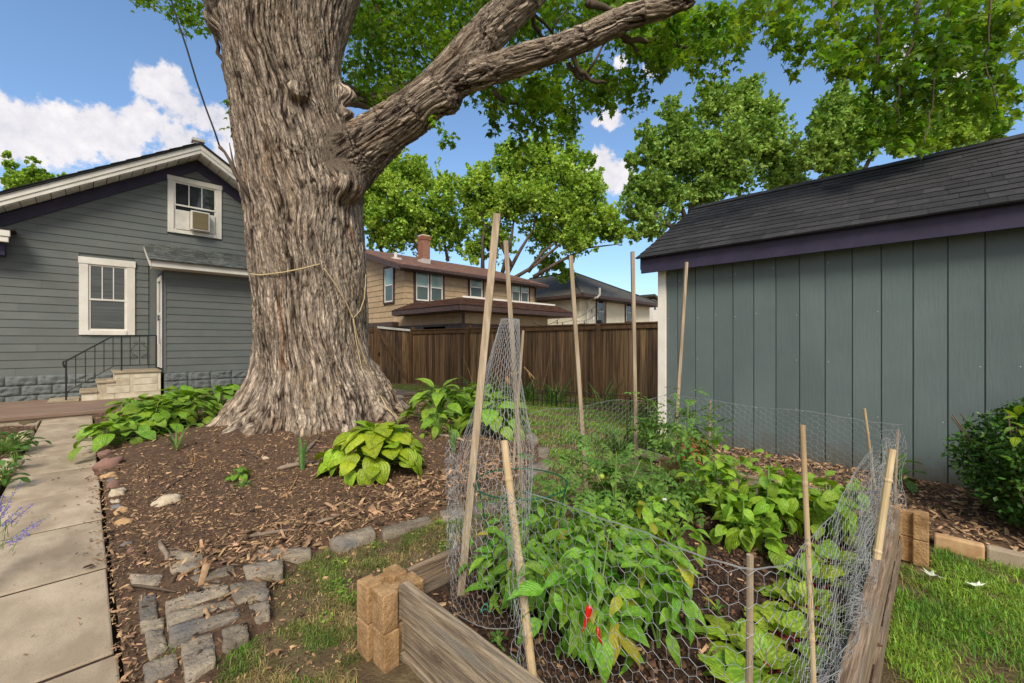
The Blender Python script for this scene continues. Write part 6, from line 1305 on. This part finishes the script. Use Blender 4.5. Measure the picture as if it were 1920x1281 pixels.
# kerb of small pavers along the shed bed
eg = empty('paver_edging', (3.62, 0, 0), 0, 'low kerb of pale tan pavers between the lawn and the shed bed', 'edging')
y0_ = .02
for k in range(12):
    L_ = random.uniform(.17, .21); o = MB().box(3.54, 3.60+random.uniform(-.004, .004), y0_-L_+.006, y0_, -.05, .075+random.uniform(-.004, .006)).build('paver', [conc, rockt, blockm][0 if k % 3 else 1], eg, bevel=.01); o.location = -Vector(eg.location); y0_ -= L_
# timber edges in the grass behind the bed
for (a, b, c, d, lab) in [(1222, 893, 1254, 884, 'short grey timber end lying behind the raised bed'), (1196, 846, 1260, 866, 'thin log edging beneath the daylily behind the bed')]:
    p, q = atZ(a, b, .1), atZ(c, d, .1); m = MB().bar(p, q, .05, .06); o = m.build('timber', logm); tag(o, lab, 'timber')
# terracotta pot
pp = P(1295, 640, 4.05); PT = empty('plant_pot', (pp.x, pp.y, .02), 0, 'terracotta pot half hidden by tomato leaves at the shed wall', 'pot')
m = MB().tube([(0, 0, 0), (0, 0, .03), (0, 0, .20), (0, 0, .201), (0, 0, .26), (0, 0, .261)], [.10, .105, .14, .16, .165, .13], 20); m.build('body', terra, PT)

# ================================================================== GARDEN PLANTS
def bush(name, label, base, n, rx, h, ls, meshes, cat, group, zc=.45, droop=(-1.15, .55), nb=9, stemmat=stemg, squash=1.0, up=0):
    e = empty(name, base, 0, label, cat, group); st = MB(); tips = []
    for b in range(nb):
        az = b*2.4+random.uniform(-.4, .4); rr_ = rx*random.uniform(.25, .85); z = h*random.uniform(.45, .95); mid = Vector((math.cos(az)*rr_*.35, math.sin(az)*rr_*.35*squash, z*.55)); tip = Vector((math.cos(az)*rr_, math.sin(az)*rr_*squash, z)); tips.append((mid, tip)); st.tube([(0, 0, 0), mid, tip], [.006, .004, .002], 5, cap=False)
    st.tube([(0, 0, -.02), (0, 0, h*.6), (.01, 0, h*.95)], [.009, .007, .003], 6); tips.append((Vector((0, 0, h*.5)), Vector((.01, 0, h*.98))))
    st.build('stem', stemmat, e)
    for k in range(n):
        mid, tip = random.choice(tips); t = random.uniform(.0, 1.05)**.7; p = mid.lerp(tip, t)+Vector((random.gauss(0, .22*rx), random.gauss(0, .22*rx*squash), random.gauss(0, .09*h)))
        p.z = max(p.z, .05*h); p = p*1.0; az = math.atan2(p.y, p.x)+random.gauss(0, .9); out = min(1, math.hypot(p.x, p.y)/rx); hi_ = p.z/h
        pitch = random.uniform(*droop)+1.0*(hi_-.5)
        leafy(meshes, e, p, az, pitch, ls*random.uniform(.6, 1.15)*(1.1-.35*hi_), random.uniform(-.5, .5))
    return e
gsoil = lambda px, py, z=.15: tuple(atZ(px, py, z))
gp_ = 'pepper plants in the near half of the raised bed'
def at2(x, y, z=.14): return (x, y, z)
bush('pepper_plant', 'front pepper plant with hanging red peppers and large drooping leaves', at2(1.19, .80), 190, .22, .47, .118, peps, 'pepper plant', gp_)
bush('pepper_plant', 'pepper plant inside the wire column beside the green cage', at2(1.20, 1.20), 160, .22, .38, .10, peps, 'pepper plant', gp_)
bush('pepper_plant', 'pepper plant behind the bamboo pole in the centre left', at2(1.42, 1.03), 180, .25, .44, .095, peps, 'pepper plant', gp_)
bush('pepper_plant', 'pepper plant between the wire column and the bamboo pole', at2(1.24, 1.02), 140, .20, .36, .10, peps, 'pepper plant', gp_)
bush('pepper_plant', 'bright pepper plant with white flower at the middle of the bed', at2(1.66, .85), 170, .23, .42, .09, peps2, 'pepper plant', gp_)
bush('pepper_plant', 'slim pepper plant with pointed leaves right of the red peppers', at2(1.43, .70), 110, .17, .38, .105, peps, 'pepper plant', gp_)
gt = 'tomato plants at the back of the bed'
bush('tomato_plant', 'tomato plant with a small green tomato below the third stake', at2(2.05, 1.25), 200, .33, .50, .15, toms, 'tomato plant', gt, droop=(-.9, .4))
bush('tomato_plant', 'tomato plant spreading below the fourth stake', at2(2.42, 1.18), 120, .26, .38, .14, toms, 'tomato plant', gt, droop=(-.9, .4))
bush('tomato_plant', 'tall tomato plant climbing the rightmost tall stake before the shed', at2(3.02, 1.26), 170, .30, .68, .15, toms, 'tomato plant', gt, droop=(-.9, .4))
bush('tomato_plant', 'low tomato plant by the left bed wall behind the bamboo pole', at2(1.66, 1.34), 110, .25, .38, .13, toms, 'tomato plant', gt, droop=(-.9, .4))
gb_ = 'broad-leaved pepper plants at the far side of the bed'
bush('pepper_plant', 'bushy pepper plant at the far side near the tall tomato', at2(2.75, .98), 150, .26, .38, .115, basil, 'pepper plant', gb_)
bush('pepper_plant', 'bushy light green pepper plant in the middle of the far row', at2(2.72, .68), 160, .28, .40, .12, basil, 'pepper plant', gb_)
bush('pepper_plant', 'bushy pepper plant right of the far row before the beets', at2(2.86, .42), 120, .24, .34, .115, basil, 'pepper plant', gb_)
bush('pepper_plant', 'low pepper plant at the front of the far row over bare soil', at2(2.42, .72), 80, .20, .26, .12, basil, 'pepper plant', gb_)
def beet(base, label, n, L_, rs=.06):
    e = empty('beet_plant', base, 0, label, 'beet', 'beets along the right plank'); st = MB()
    for k in range(n):
        az = k*2.4+random.uniform(-.4, .4); f = (k+.5)/n; pit = R(80)*(1-f)+R(18)*f+random.uniform(-.15, .15); s = L_*random.uniform(.75, 1.1)
        p = Vector((math.cos(az)*rs*f, math.sin(az)*rs*f, .01)); s *= .53; leafy(beets, e, p, az, pit, s, random.uniform(-.3, .3))
        d = Vector((math.cos(az)*math.cos(pit), math.sin(az)*math.cos(pit), math.sin(pit)))
        st.tube([p+Vector((0, 0, -.02)), p+d*s*.30+Vector((0, 0, -.001))], [.005, .0035], 5)
    tag(st.build('leafstalks', stemr, e), kind='stuff'); return e
bts = [(1.55, .40, 26, .25, 'largest yellow-green beet clump between the two thin poles'), (1.42, .42, 12, .22, 'beet clump left of the large one in mid bed'), (1.78, .38, 24, .24, 'beet clump behind the thin bamboo pole'), (2.0, .38, 22, .25, 'beet clump beside the thick bamboo stake'), (2.25, .40, 22, .25, 'fourth beet clump along the plank towards the shed'), (2.5, .36, 18, .24, 'beet clump near the netting corner at the far end'), (2.75, .30, 10, .2, 'farthest small beet by the corner block'), (1.10, .34, 8, .17, 'small beet with a dark green leaf close to the camera'), (1.16, .50, 5, .15, 'lone pale beet leaf rosette on bare soil'), (1.02, .42, 4, .13, 'yellow beet seedling at the bottom behind the netting'), (1.62, .50, 10, .2, 'beet clump with upright leaves behind the largest one')]
for x_, y_, n, L_, lab in bts: beet(at2(x_, y_), lab, n, L_)
# peppers
def chili(tip, topv, lab, bend):
    a, b = Vector(topv), Vector(tip); e = empty('red_pepper', tuple(a), 0, lab, 'pepper', 'ripe red peppers'); pts = [a.lerp(b, t)-a+Vector(bend)*math.sin(PI*t) for t in np.linspace(0, 1, 9)]
    L_ = (b-a).length; MB().tube(pts, [L_*.10, L_*.125, L_*.12, L_*.11, L_*.095, L_*.08, L_*.06, L_*.035, L_*.008], 12).build('fruit', redm, e, smooth=True)
    MB().tube([Vector((0, 0, -.003)), Vector((0, 0, .004)), Vector((0, 0, .012)), Vector((.004, 0, .03))], [L_*.11, L_*.08, .003, .003], 8).build('cap', stemg, e, smooth=True)
chili(P(1092, 1186, 1.16), P(1106, 1134, 1.17), 'left glossy red chili pepper hanging on the front pepper plant', (.004, 0, 0)); chili(P(1131, 1212, 1.17), P(1121, 1176, 1.18), 'right smaller red chili pepper hanging low on the front plant', (-.006, 0, 0)); 
for (px, py, d, lab) in [(1108, 882, 2.45, 'pale green tomato on the plant below the third stake'), (1128, 894, 2.45, 'smaller green tomato beside the pale one')]:
    q = P(px, py, d); o = inst('tomato', rockmesh('tomato', pm('green_tomato', srgb(150, 168, 60), srgb(172, 186, 84), rough=.25, bump=0), 3, .95, .02), None, q, (0, 0, 0), .018); tag(o, lab, 'tomato')
q = P(1246, 935, 2.05); fw_ = MB(); 
for k in range(6): a = k*PI/3; fw_.tube([q, q+Vector((math.cos(a)*.012, math.sin(a)*.012, -.004))], [.002, .005], 5)
tag(fw_.build('flower', white), 'tiny white pepper blossom in the middle of the bed', 'flower')
for (px, py, lab) in [(935, 1210, 'small clover seedling in the soil right of the wire column'), (955, 1250, 'clover seedling at the base of the bamboo pole'), (1210, 1118, 'small weed on bare soil behind the netting'), (1345, 1150, 'thin weed sprouts on the open soil')]:
    p = gsoil(px, py, .15); hosta(p, lab, 8, .035, .035, .03, weedl, 'weeds in the garden soil', name='weed', cat='weed')
# ================================================================== STAKES
def stake(lab, pxb, pyb, db, pxt, pyt, dt, w, h_, mat=stakem, name='wooden_stake', cat='stake', grp='stakes around the raised bed'):
    a, b = P(pxb, pyb, db), P(pxt, pyt, dt); e = empty(name, tuple(a), 0, lab, cat, grp); m = MB().bar(Vector((0, 0, 0)), b-a, w, h_, (1, -1, 0)); o = m.build('shaft', mat, e, bevel=.0015)
    n = 10
    for k in range(3):
        t = random.uniform(.2, .9); c = (b-a)*t; MB().tube([c, c+Vector((-1, -1, 0)).normalized()*(h_*.5+.004)], .003, 5).build('staple', wirem, e)
    return e
stake('thick leaning wooden stake, tallest, at the left of the raised bed', 864, 1120, 1.80, 932, 403, 1.95, .040, .032)
stake('second tall wooden stake inside the wire column', 982, 955, 2.65, 948, 452, 2.62, .034, .028)
stake('third tall stake, alone between the column and the shed', 1099, 920, 2.95, 1070, 480, 2.95, .034, .026)
stake('fourth tall stake, just left of the white shed corner', 1193, 900, 3.3, 1186, 472, 3.3, .032, .026)
stake('fifth tall stake in front of the left end of the shed wall', 1262, 880, 3.55, 1287, 492, 3.6, .030, .024)
stake('orange-tan thin stake at the right side of the wire column', 962, 880, 2.45, 981, 620, 2.45, .014, .014)
def pole(lab, pxb, pyb, db, pxt, pyt, dt, r_, nodes=(), mat=bamboo):
    a, b = P(pxb, pyb, db), P(pxt, pyt, dt); e = empty('bamboo_pole', tuple(a), 0, lab, 'pole', 'bamboo poles round the netting'); v = b-a; pts = []; rr_ = []
    ts = sorted(set([0, 1]+[t+d for t in nodes for d in (-.012, -.004, .004, .012)]+list(np.linspace(0, 1, 6))))
    for t in ts: pts.append(v*t+Vector((math.sin(t*5)*.002, 0, 0))); rr_.append(r_*(1.0-.06*t)*(1.14 if any(abs(t-q) < .006 for q in nodes) else 1))
    MB().tube(pts, rr_, 10).build('cane', mat, e, smooth=False); return e
pole('thick cream bamboo pole standing in the near netting', 1003, 1310, 1.24, 946, 826, 1.45, .0135, (.22, .5, .83))
pole('weathered grey pole with a brown stain, front right of the netting', 1404, 1310, .93, 1407, 1040, .93, .0075, (.45,), stakem)
pole('slender bamboo pole between the beet clumps', 1526, 1300, 1.08, 1505, 797, 1.10, .0068, (.2, .55, .78))
pole('thick pale bamboo pole leaning beside the right plank', 1630, 1140, 1.82, 1673, 842, 1.86, .0150, (.35, .8))
pole('thin orange cane inside the far netting corner', 1641, 920, 2.7, 1621, 766, 2.7, .008, (.3, .7))
pole('thin grey cane at the far right netting corner', 1675, 1000, 2.5, 1683, 806, 2.5, .008, (.4,), stakem)
pole('short pale rod before the left shed panels', 1329, 850, 3.4, 1332, 751, 3.4, .010, (), stakem)

# ================================================================== CHICKEN WIRE
def netting(name, S_, L_, H_, cell, parent, flat=True, r_=.0008, jit=.10, top=True, bottom=True, mask=None):
    """hexagonal mesh on the surface S_(u,v) (metres along, metres up): twisted-pair hexagons plus selvage wires"""
    segs = []; ids = {}
    A, B = (L_, H_) if flat else (H_, L_)        # A along the axis carrying the straight edges
    c = cell; sx_ = c*1.5/1.732*1.0; nodes = {}
    def key(a, b): return (round(a/(c*.02)), round(b/(c*.02)))
    hx = c/1.732                                   # edge length, cell = flat-to-flat
    edges = set()
    ni = int(A/(1.5*hx))+2; nj = int(B/c)+2
    for i in range(ni):
        for j in range(nj):
            cx_, cy_ = i*1.5*hx, j*c+(c/2 if i % 2 else 0)
            pts = [(cx_+hx*math.cos(k*PI/3), cy_+hx*math.sin(k*PI/3)) for k in range(6)]
            for k in range(6):
                p, q = pts[k], pts[(k+1) % 6]; kp, kq = key(*p), key(*q); nodes.setdefault(kp, p); nodes.setdefault(kq, q); edges.add((min(kp, kq), max(kp, kq)))
    out = {}
    rr_ = random.Random(5)
    for k, p in nodes.items():
        a, b = p; 
        if -.001 <= a <= A+.001 and -.001 <= b <= B+.001:
            a2 = a+rr_.gauss(0, jit*hx*.6); b2 = b+rr_.gauss(0, jit*hx*.6); u, v = (a2, b2) if flat else (b2, a2)
            if mask and not mask(u, v): continue
            out[k] = np.array(S_(min(max(u, 0), L_), min(max(v, 0), H_)))
    P0 = []; P1_ = []
    for p, q in edges:
        if p in out and q in out: P0.append(out[p]); P1_.append(out[q])
    def line(v):
        n = max(8, int(L_/.03)); q = [np.array(S_(L_*k/n, v))+np.array([0, 0, rr_.gauss(0, .0015)]) for k in range(n+1)]
        for a, b in zip(q[:-1], q[1:]): P0.append(a); P1_.append(b); P0.append(a+np.array([0, 0, .0025])); P1_.append(b+np.array([0, 0, .0018]))
    if top: line(H_)
    if bottom: line(0)
    P0 = np.array(P0); P1_ = np.array(P1_); d = P1_-P0; L2 = np.linalg.norm(d, axis=1)+1e-9; d /= L2[:, None]; P0 = P0-d*r_*.5; P1_ = P1_+d*r_*.5
    up = np.where(np.abs(d[:, 2:3]) > .9, np.array([[1., 0, 0]]), np.array([[0, 0, 1.]])); a = np.cross(d, up); a /= np.linalg.norm(a, axis=1)[:, None]; b = np.cross(d, a)
    V = []
    for k in range(3):
        o = (a*math.cos(k*2.094)+b*math.sin(k*2.094))*r_; V.append(P0+o); V.append(P1_+o)
    V = np.stack(V, 1).reshape(-1, 3); n = len(P0); T = np.array([(0, 1, 3, 2), (2, 3, 5, 4), (4, 5, 1, 0)]); T = (T[None]+6*np.arange(n)[:, None, None]).reshape(-1, 4)
    o = bpy.data.objects.new(name, npmesh(name, V, T, wirem)); link(o, parent); return o
def noisy(x, y, z, a, f=6): return float(pn([[x*f, y*f, z*f]])[0])*a
def spath(pts):
    """arc-length path through plan points -> function(u), length"""
    p = [Vector(q) for q in pts]; q = []
    for i in range(len(p)-1):
        p0, p1, p2, p3 = p[max(i-1, 0)], p[i], p[i+1], p[min(i+2, len(p)-1)]
        for s in range(8): t = s/8; q.append(.5*((2*p1)+(p2-p0)*t+(2*p0-5*p1+4*p2-p3)*t*t+(-p0+3*p1-3*p2+p3)*t**3))
    q.append(p[-1]); L_ = [0]
    for a, b in zip(q[:-1], q[1:]): L_.append(L_[-1]+(b-a).length)
    def f(u):
        u = min(max(u, 0), L_[-1]); k = min(max(np.searchsorted(L_, u)-1, 0), len(q)-2); t = (u-L_[k])/max(L_[k+1]-L_[k], 1e-6); return q[k].lerp(q[k+1], t)
    return f, L_[-1]
WN = empty('wire_netting', (0, 0, 0), 0, 'galvanised chicken wire fence strung round the raised bed', 'wire netting')
def ring_panel(name, plan, z0f, z1f, cell=.036, flat=True, wob=.012, jit=.12, lean=None, r_=.0008, H_=None):
    f, L_ = spath([(x, y, 0) for x, y in plan]); Hh = H_ or (z1f(.5)-z0f(.5))
    def S_(u, v):
        p = f(u); s = u/L_; t = v/Hh; z = z0f(s)+(z1f(s)-z0f(s))*t; w = noisy(p.x, p.y, z, wob, 5); 
        dx = dy = 0
        if lean: dx, dy = lean(s, t)
        return (p.x+w+dx, p.y+noisy(p.y, p.x, z+3, wob, 5)+dy, z)
    return netting(name, S_, L_, Hh, cell, WN, flat, r_, jit)
# back run, from the column to the shed corner end
ring_panel('back_panel', [(1.86, 1.72), (2.2, 1.70), (2.5, 1.72), (2.9, 1.64), (3.3, 1.58), (3.5, 1.52)], lambda s: .16, lambda s: .79-.02*s+.012*math.sin(s*15), cell=.042)
ring_panel('far_panel', [(3.5, 1.52), (3.48, 1.2), (3.46, .8), (3.44, .45), (3.42, .16)], lambda s: .16, lambda s: .76-.03*s+.008*math.sin(s*12), cell=.040)
# right run, crumpled along the long plank
def crump(s, t): return (.03*math.sin(s*40+t*9)*(.3+t), .02*math.sin(s*55+t*5))
ring_panel('right_panel', [(3.42, .16), (3.2, .17), (2.95, .20), (2.7, .18), (2.4, .21), (2.1, .19), (1.85, .22), (1.6, .20), (1.42, .215), (1.25, .22)], lambda s: .16, lambda s: .73-.02*s-.40*float(sst(.28, .62, np.float64(s))), cell=.038, wob=.03, jit=.28, lean=crump, H_=.62)
ring_panel('right_panel', [(3.40, .20), (3.1, .24), (2.8, .19), (2.55, .26), (2.3, .20)], lambda s: .18, lambda s: .66-.22*s, cell=.038, wob=.045, jit=.35, lean=crump, H_=.55)
ring_panel('right_panel', [(2.1, .23), (1.8, .20), (1.55, .25), (1.3, .21)], lambda s: .16, lambda s: .42-.1*s, cell=.034, wob=.04, jit=.35, lean=crump, H_=.42)
# front run with its corner flap rising to the thick pole
ring_panel('front_panel', [(.985, .93), (.97, .8), (.955, .65), (.96, .5), (.955, .38), (.98, .29), (1.1, .235), (1.35, .225), (1.7, .22), (2.1, .21), (2.5, .205)], lambda s: .155, lambda s: .745+.02*math.sin(s*9)-.015*math.sin(s*PI), cell=.036, flat=False, wob=.012, jit=.10, r_=.0008)
# the column: net wrapped round the tall stakes, wide at the bed, narrow at the top
WC = empty('wire_netting', (0, 0, 0), 0, 'tall column of chicken wire rolled round the leaning stakes of the raised bed', 'wire netting')
cz = [1.07, 1.10, 1.0, .98]
def colS(kind):
    def S_(u, v):
        # v height 0..1.62 above z=.16 ; profile centre & radius
        z = .16+v; t = v/1.45
        zz = [.16, .41, .60, .746, .853, 1.056, 1.336]; cx_ = np.interp(z, zz, [1.17, 1.21, 1.28, 1.36, 1.43, 1.52, 1.62]); cy_ = np.interp(z, zz, [1.27, 1.32, 1.39, 1.45, 1.52, 1.59, 1.64])
        rr_ = np.interp(z, zz, [.155, .165, .175, .165, .135, .088, .05])
        a = u/1.5*2*PI+1.0; w = 1+.08*math.sin(3*a+z*3)+noisy(math.cos(a), math.sin(a), z*2, .10, 1.5)
        return (cx_+math.cos(a)*rr_*w, cy_+math.sin(a)*rr_*w, z)
    return S_
def colmask(u, v):
    a = u/1.5*2*PI+1.0
    if v < .60: return True
    return True
netting('column_net', colS(0), 1.5, 1.18, .040, WC, True, .0009, .16, top=True, bottom=True, mask=colmask)
# crumpled seam of the column beside the thick pole and at its left edge
def seam(px0, py0, px1, py1, d, w, nm='seam'):
    a, b = P(px0, py0, d), P(px1, py1, d*1.0); L_ = w; H_ = (a-b).length
    def S_(u, v):
        p = a.lerp(b, v/H_); s = u/L_; return (p.x+(s-.5)*.030+.014*math.sin(v*70+s*9), p.y-(s-.5)*.03+.014*math.cos(v*63+s*12), p.z+.01*math.sin(s*14+v*30))
    netting(nm, S_, L_, H_, .033, WC, True, .0008, .35, top=False, bottom=False)
seam(846, 830, 848, 1070, 1.72, .16); seam(958, 930, 990, 1275, 1.27, .15); seam(846, 850, 846, 1040, 1.73, .12); seam(950, 920, 978, 1260, 1.30, .13)
# green tomato cage
TCg = empty('tomato_cage', (1.32, 1.27, .14), 0, 'dark green wire tomato cage inside the wire column', 'tomato cage')
for (r_, z, th) in ((.20, .475, .0032), (.15, .25, .003)):
    MB().tube([(math.cos(a)*r_, math.sin(a)*r_, z) for a in np.linspace(0, 2*PI, 33)], th, 6, cap=False).build('ring', greenw, TCg)
for k in range(4):
    a = k*PI/2+.5; MB().tube([(math.cos(a)*.203, math.sin(a)*.203, .50), (math.cos(a)*.15, math.sin(a)*.15, .25), (math.cos(a)*.10, math.sin(a)*.10, -.05)], .0032, 6).build('leg', greenw, TCg)
q = gsoil(910, 1150, .16); rg = MB().tube([Vector(q)+Vector((math.cos(a)*.018, math.sin(a)*.018, .012*math.sin(a*2)+.015)) for a in np.linspace(0, 5.6, 16)], .0022, 5).build('plant_clip', pm('teal_plastic', srgb(20, 140, 110), srgb(30, 160, 124), rough=.4, bump=0)); tag(rg, 'small teal plastic ring clip lying on the soil', 'clip')
# raffia ties on the column and dry tendrils
tie = MB().tube([P(950, 705, 2.5), P(958, 700, 2.42), P(968, 702, 2.42), P(973, 694, 2.5)], .004, 5).tube([P(950, 706, 2.45), P(952, 715, 2.45), P(956, 720, 2.45)], [.006, .012, .006], 5).build('raffia_tie', dry); tag(tie, 'straw-coloured raffia tie round the second stake in the wire column', 'tie')
tie = MB().tube([P(982, 688, 2.42), P(992, 698, 2.42), P(1002, 710, 2.42)], .003, 5).tube([P(992, 698, 2.42), P(994, 708, 2.42)], .003, 5).build('dry_tendril', dry); tag(tie, 'dry twisted tendril hooked on the orange-tan thin stake', 'tendril')

# ================================================================== BUSH AT THE SHED
BX = empty('boxwood_bush', (4.3, -.45, .0), 0, 'dense dark green boxwood bush in front of the right end of the shed', 'bush')
cl3 = []
for k in range(430):
    u = Vector((random.gauss(0, 1), random.gauss(0, 1), random.gauss(0, 1))).normalized(); rr_ = random.uniform(.75, 1.0); cl3.append((Vector((4.25, -.60, .44))+Vector((u.x*.42, u.y*.52, u.z*.42))*rr_, (.085, .085, .07), 42))
bq = np.array([(0, 0, 0), (.28, .5, .05), (0, 1, 0), (-.28, .5, .05)]); bt_ = np.array([(0, 1, 2), (0, 2, 3)])
o = leafcloud('leaves', cl3, boxl, BX, (.022, .042), bq, bt_, droop=-.3, jit=1.4); o.location = -Vector(BX.location); tag(o, kind='stuff')
cr = MB()
for k in range(14): a = random.uniform(0, 6.28); cr.tube([(0, 0, 0), (math.cos(a)*.15, math.sin(a)*.2, .35), (math.cos(a)*.3, math.sin(a)*.4, .7)], [.012, .008, .004], 5)
cr.build('branch', twigm, BX)
core_ = rockmesh('inner_foliage', boxl, 5, 1, .2); o = inst('inner_foliage', core_, BX, (-.05, -.15, .40), (0, 0, 0), (.24, .30, .25))
yb = empty('young_shrub', (3.9, -.42, 0), 0, 'yellow-green large-leaved shrub shoots at the right picture edge before the boxwood', 'shrub')
yl = [blade_leaf('leaf', L_hosta2, ov(.2, .45), 6, 2, .2, .3, .02)]
for k in range(34):
    t = random.random(); c = P(1925-18*t+random.gauss(0, 12), 770+125*random.random()+25*t, 2.6+random.uniform(-.1, .15)); leafy(yl if t < .6 else hostas3, yb, c-Vector(yb.location), random.uniform(0, 6.28), random.uniform(-.6, 1.0), random.uniform(.07, .12))
for (px, py) in ((1890, 775), (1905, 800), (1935, 760)):
    o = MB().tube([Vector((0, 0, 0)), (P(px+15, 900, 2.6)-Vector(yb.location)), P(px, py, 2.6)-Vector(yb.location)], [.008, .005, .003], 5).build('stem', rockp, yb)
p = atX(1770, 925, 4.6); strappy((4.5, .28, .07), 'sparse yellowing daylily in the mulch against the shed', 12, .34, irisl, 'daylily', 'daylily', 'daylilies', 1.2, .06, .5, -.1)
hosta((4.62, .22, .07), 'green ground plant beside the daylily at the shed wall', 14, .16, .2, .12, weedl, 'ground cover beside the path', name='ground_cover', cat='ground cover')
# fallen leaves on the lawn
for (px, py, s, rz_, lab) in [(1762, 1086, .09, .6, 'pale curled maple leaf on the right lawn beside the bed'), (1822, 1098, .07, 2.2, 'pale small maple leaf farther right on the lawn')]:
    q = atZ(px, py, .03); o = obj('fallen_leaf', [(a*s, b*s, c*s) for a, b, c in mshape*np.array([1, 1, -1.5])], [tuple(t) for t in lt], pm('pale_leaf', srgb(190, 200, 170), srgb(214, 220, 196), rough=.6, bump=.1), None, loc=(q.x, q.y, .045)); o.rotation_euler = (.1, .1, rz_); tag(o, lab, 'leaf')

# ================================================================== GRASS
def blades(name, x, y, zb, L_, w, lean, mat):
    n = len(x); az = rng.uniform(0, 2*PI, n); ca, sa = np.cos(az), np.sin(az); ln = rng.uniform(.1, 1, n)*lean; z = zb(x, y)
    B = np.stack([x, y, z], 1); side = np.stack([-sa, ca, 0*ca], 1)*w[:, None]; f = np.stack([ca, sa, 0*ca], 1)
    m = B+f*(ln*L_*.35)[:, None]+np.array([0, 0, 1])*(L_*.6*np.cos(ln*.6))[:, None]; t = B+f*(ln*L_*1.0)[:, None]+np.array([0, 0, 1])*(L_*np.cos(ln*.9)*.95)[:, None]
    V = np.stack([B-side, B+side, m-side*.8, m+side*.8, t], 1).reshape(-1, 3); T = np.array([(0, 1, 3), (0, 3, 2), (2, 3, 4)]); T = (T[None]+5*np.arange(n)[:, None, None]).reshape(-1, 3)
    o = bpy.data.objects.new(name, npmesh(name, V, T, mat)); link(o); return tag(o, kind='stuff')
def clumpy(x, y, f=3., th=-.1, g=2.5, off=0): return np.clip((pn(np.stack([x*f+off, y*f, x*0], 1))-th)*g, 0.02, 1)
# right lawn
rp_ = [(1.0, .143), (3.14, .14), (3.2, .03), (3.5, .02), (3.53, .0), (3.53, -1.6), (1.9, -1.5), (.9, -.5)]
x, y = sample(rp_, 75000, lambda x, y: clumpy(x, y, 4, -.45, 2)/(1+((x+y)/1.6)**1.2)); blades('lawn_grass', x, y, gz, rng.uniform(.02, .055, len(x)), rng.uniform(.0012, .0024, len(x)), 1.5, grassg)
x, y = sample(rp_, 8000); blades('dead_grass', x, y, gz, rng.uniform(.02, .045, len(x)), rng.uniform(.001, .002, len(x)), 2.2, grassd)
# front-left rough grass
fl_ = [(.2, 1.2), (.34, 1.83), (.54, 2.0), (.71, 2.40), (1.0, 2.56), (1.4, 2.44), (2.4, 2.5), (3.0, 2.62), (3.3, 2.7), (3.3, 1.62), (.95, 1.62), (.68, 1.55), (.68, 1.3), (.80, 1.2), (.80, .6), (.1, .8)]
x, y = sample(fl_, 5000); chips('lawn_litter', x, y, gz, rng.gamma(2, .004, len(x))+.003, chipm, thick=.3, ww=.4)
x, y = sample(fl_, 26000, lambda x, y: clumpy(x, y, 5, .02, 3.0)/(1+((x+y)/2.6)**2)); blades('lawn_grass', x, y, gz, rng.uniform(.015, .036, len(x)), rng.uniform(.001, .0021, len(x)), 1.9, grassl)
x, y = sample(fl_, 22000, lambda x, y: clumpy(x, y, 4, -.2, 2.5, 9)/(1+((x+y)/2.6)**2)); blades('dead_grass', x, y, gz, rng.uniform(.015, .045, len(x)), rng.uniform(.001, .0018, len(x)), 2.4, grassd)
x, y = sample([(.12, 1.1), (.4, 1.8), (.65, 2.3), (.3, 2.5), (.12, 1.8)], 1500, lambda x, y: clumpy(x, y, 7, .15, 4)); blades('lawn_grass', x, y, gz, rng.uniform(.02, .045, len(x)), rng.uniform(.001, .002, len(x)), 1.6, grassg)
# back lawn
bl_ = [(3.3, 1.75), (4.9, 2.3), (6.5, 2.0), (9.6, 4.7), (8.3, 12.5), (5.3, 12.5), (4.9, 8.2), (5.0, 6.6), (4.7, 5), (4.2, 3.9), (3.6, 3.0), (3.1, 2.7)]
x, y = sample(bl_, 52000, lambda x, y: clumpy(x, y, 2.4, -.25, 2)/(1+((x+y)/7)**2)); blades('lawn_grass', x, y, gz, rng.uniform(.02, .06, len(x)), rng.uniform(.0025, .005, len(x)), 1.6, grassg)
x, y = sample(bl_, 42000, lambda x, y: clumpy(x, y, 2., -.2, 2, 5)/(1+((x+y)/7)**2)); blades('dead_grass', x, y, gz, rng.uniform(.02, .06, len(x)), rng.uniform(.0022, .004, len(x)), 2.2, grassd)
# clover tufts in the rough grass
cv = []
for k in range(70):
    if k < 45: a, b = sample(fl_, 1, lambda x, y: clumpy(x, y, 5, .1, 3.)); zz = 0
    else: a, b = sample(rp_, 1)
    cv.append(((a[0], b[0], g1(a[0], b[0])+.016), (.05, .05, .012), 34))
o = leafcloud('clover', cv, grassg, None, (.007, .013), np.array([(-.5, 0, 0), (.5, 0, 0), (.6, .8, .1), (-.5, .9, .1)]), qt, droop=0, jit=.7); tag(o, kind='stuff')
dl = []
for k in range(70):
    a, b = sample(BED, 1) if k < 40 else (sample(fl_, 1) if k < 58 else sample(rp_, 1)); zz = bz(a[0], b[0]) if k < 40 else g1(a[0], b[0])+.015; dl.append(((a[0], b[0], zz+.008), (.01, .01, .003), 1))
o = leafcloud('leaf_litter', dl, dry, None, (.025, .06), mshape, lt, droop=0, jit=.5); tag(o, kind='stuff')
S.cycles.max_bounces = 6; S.cycles.transparent_max_bounces = 4; S.cycles.diffuse_bounces = 3; S.cycles.glossy_bounces = 2; S.cycles.transmission_bounces = 2
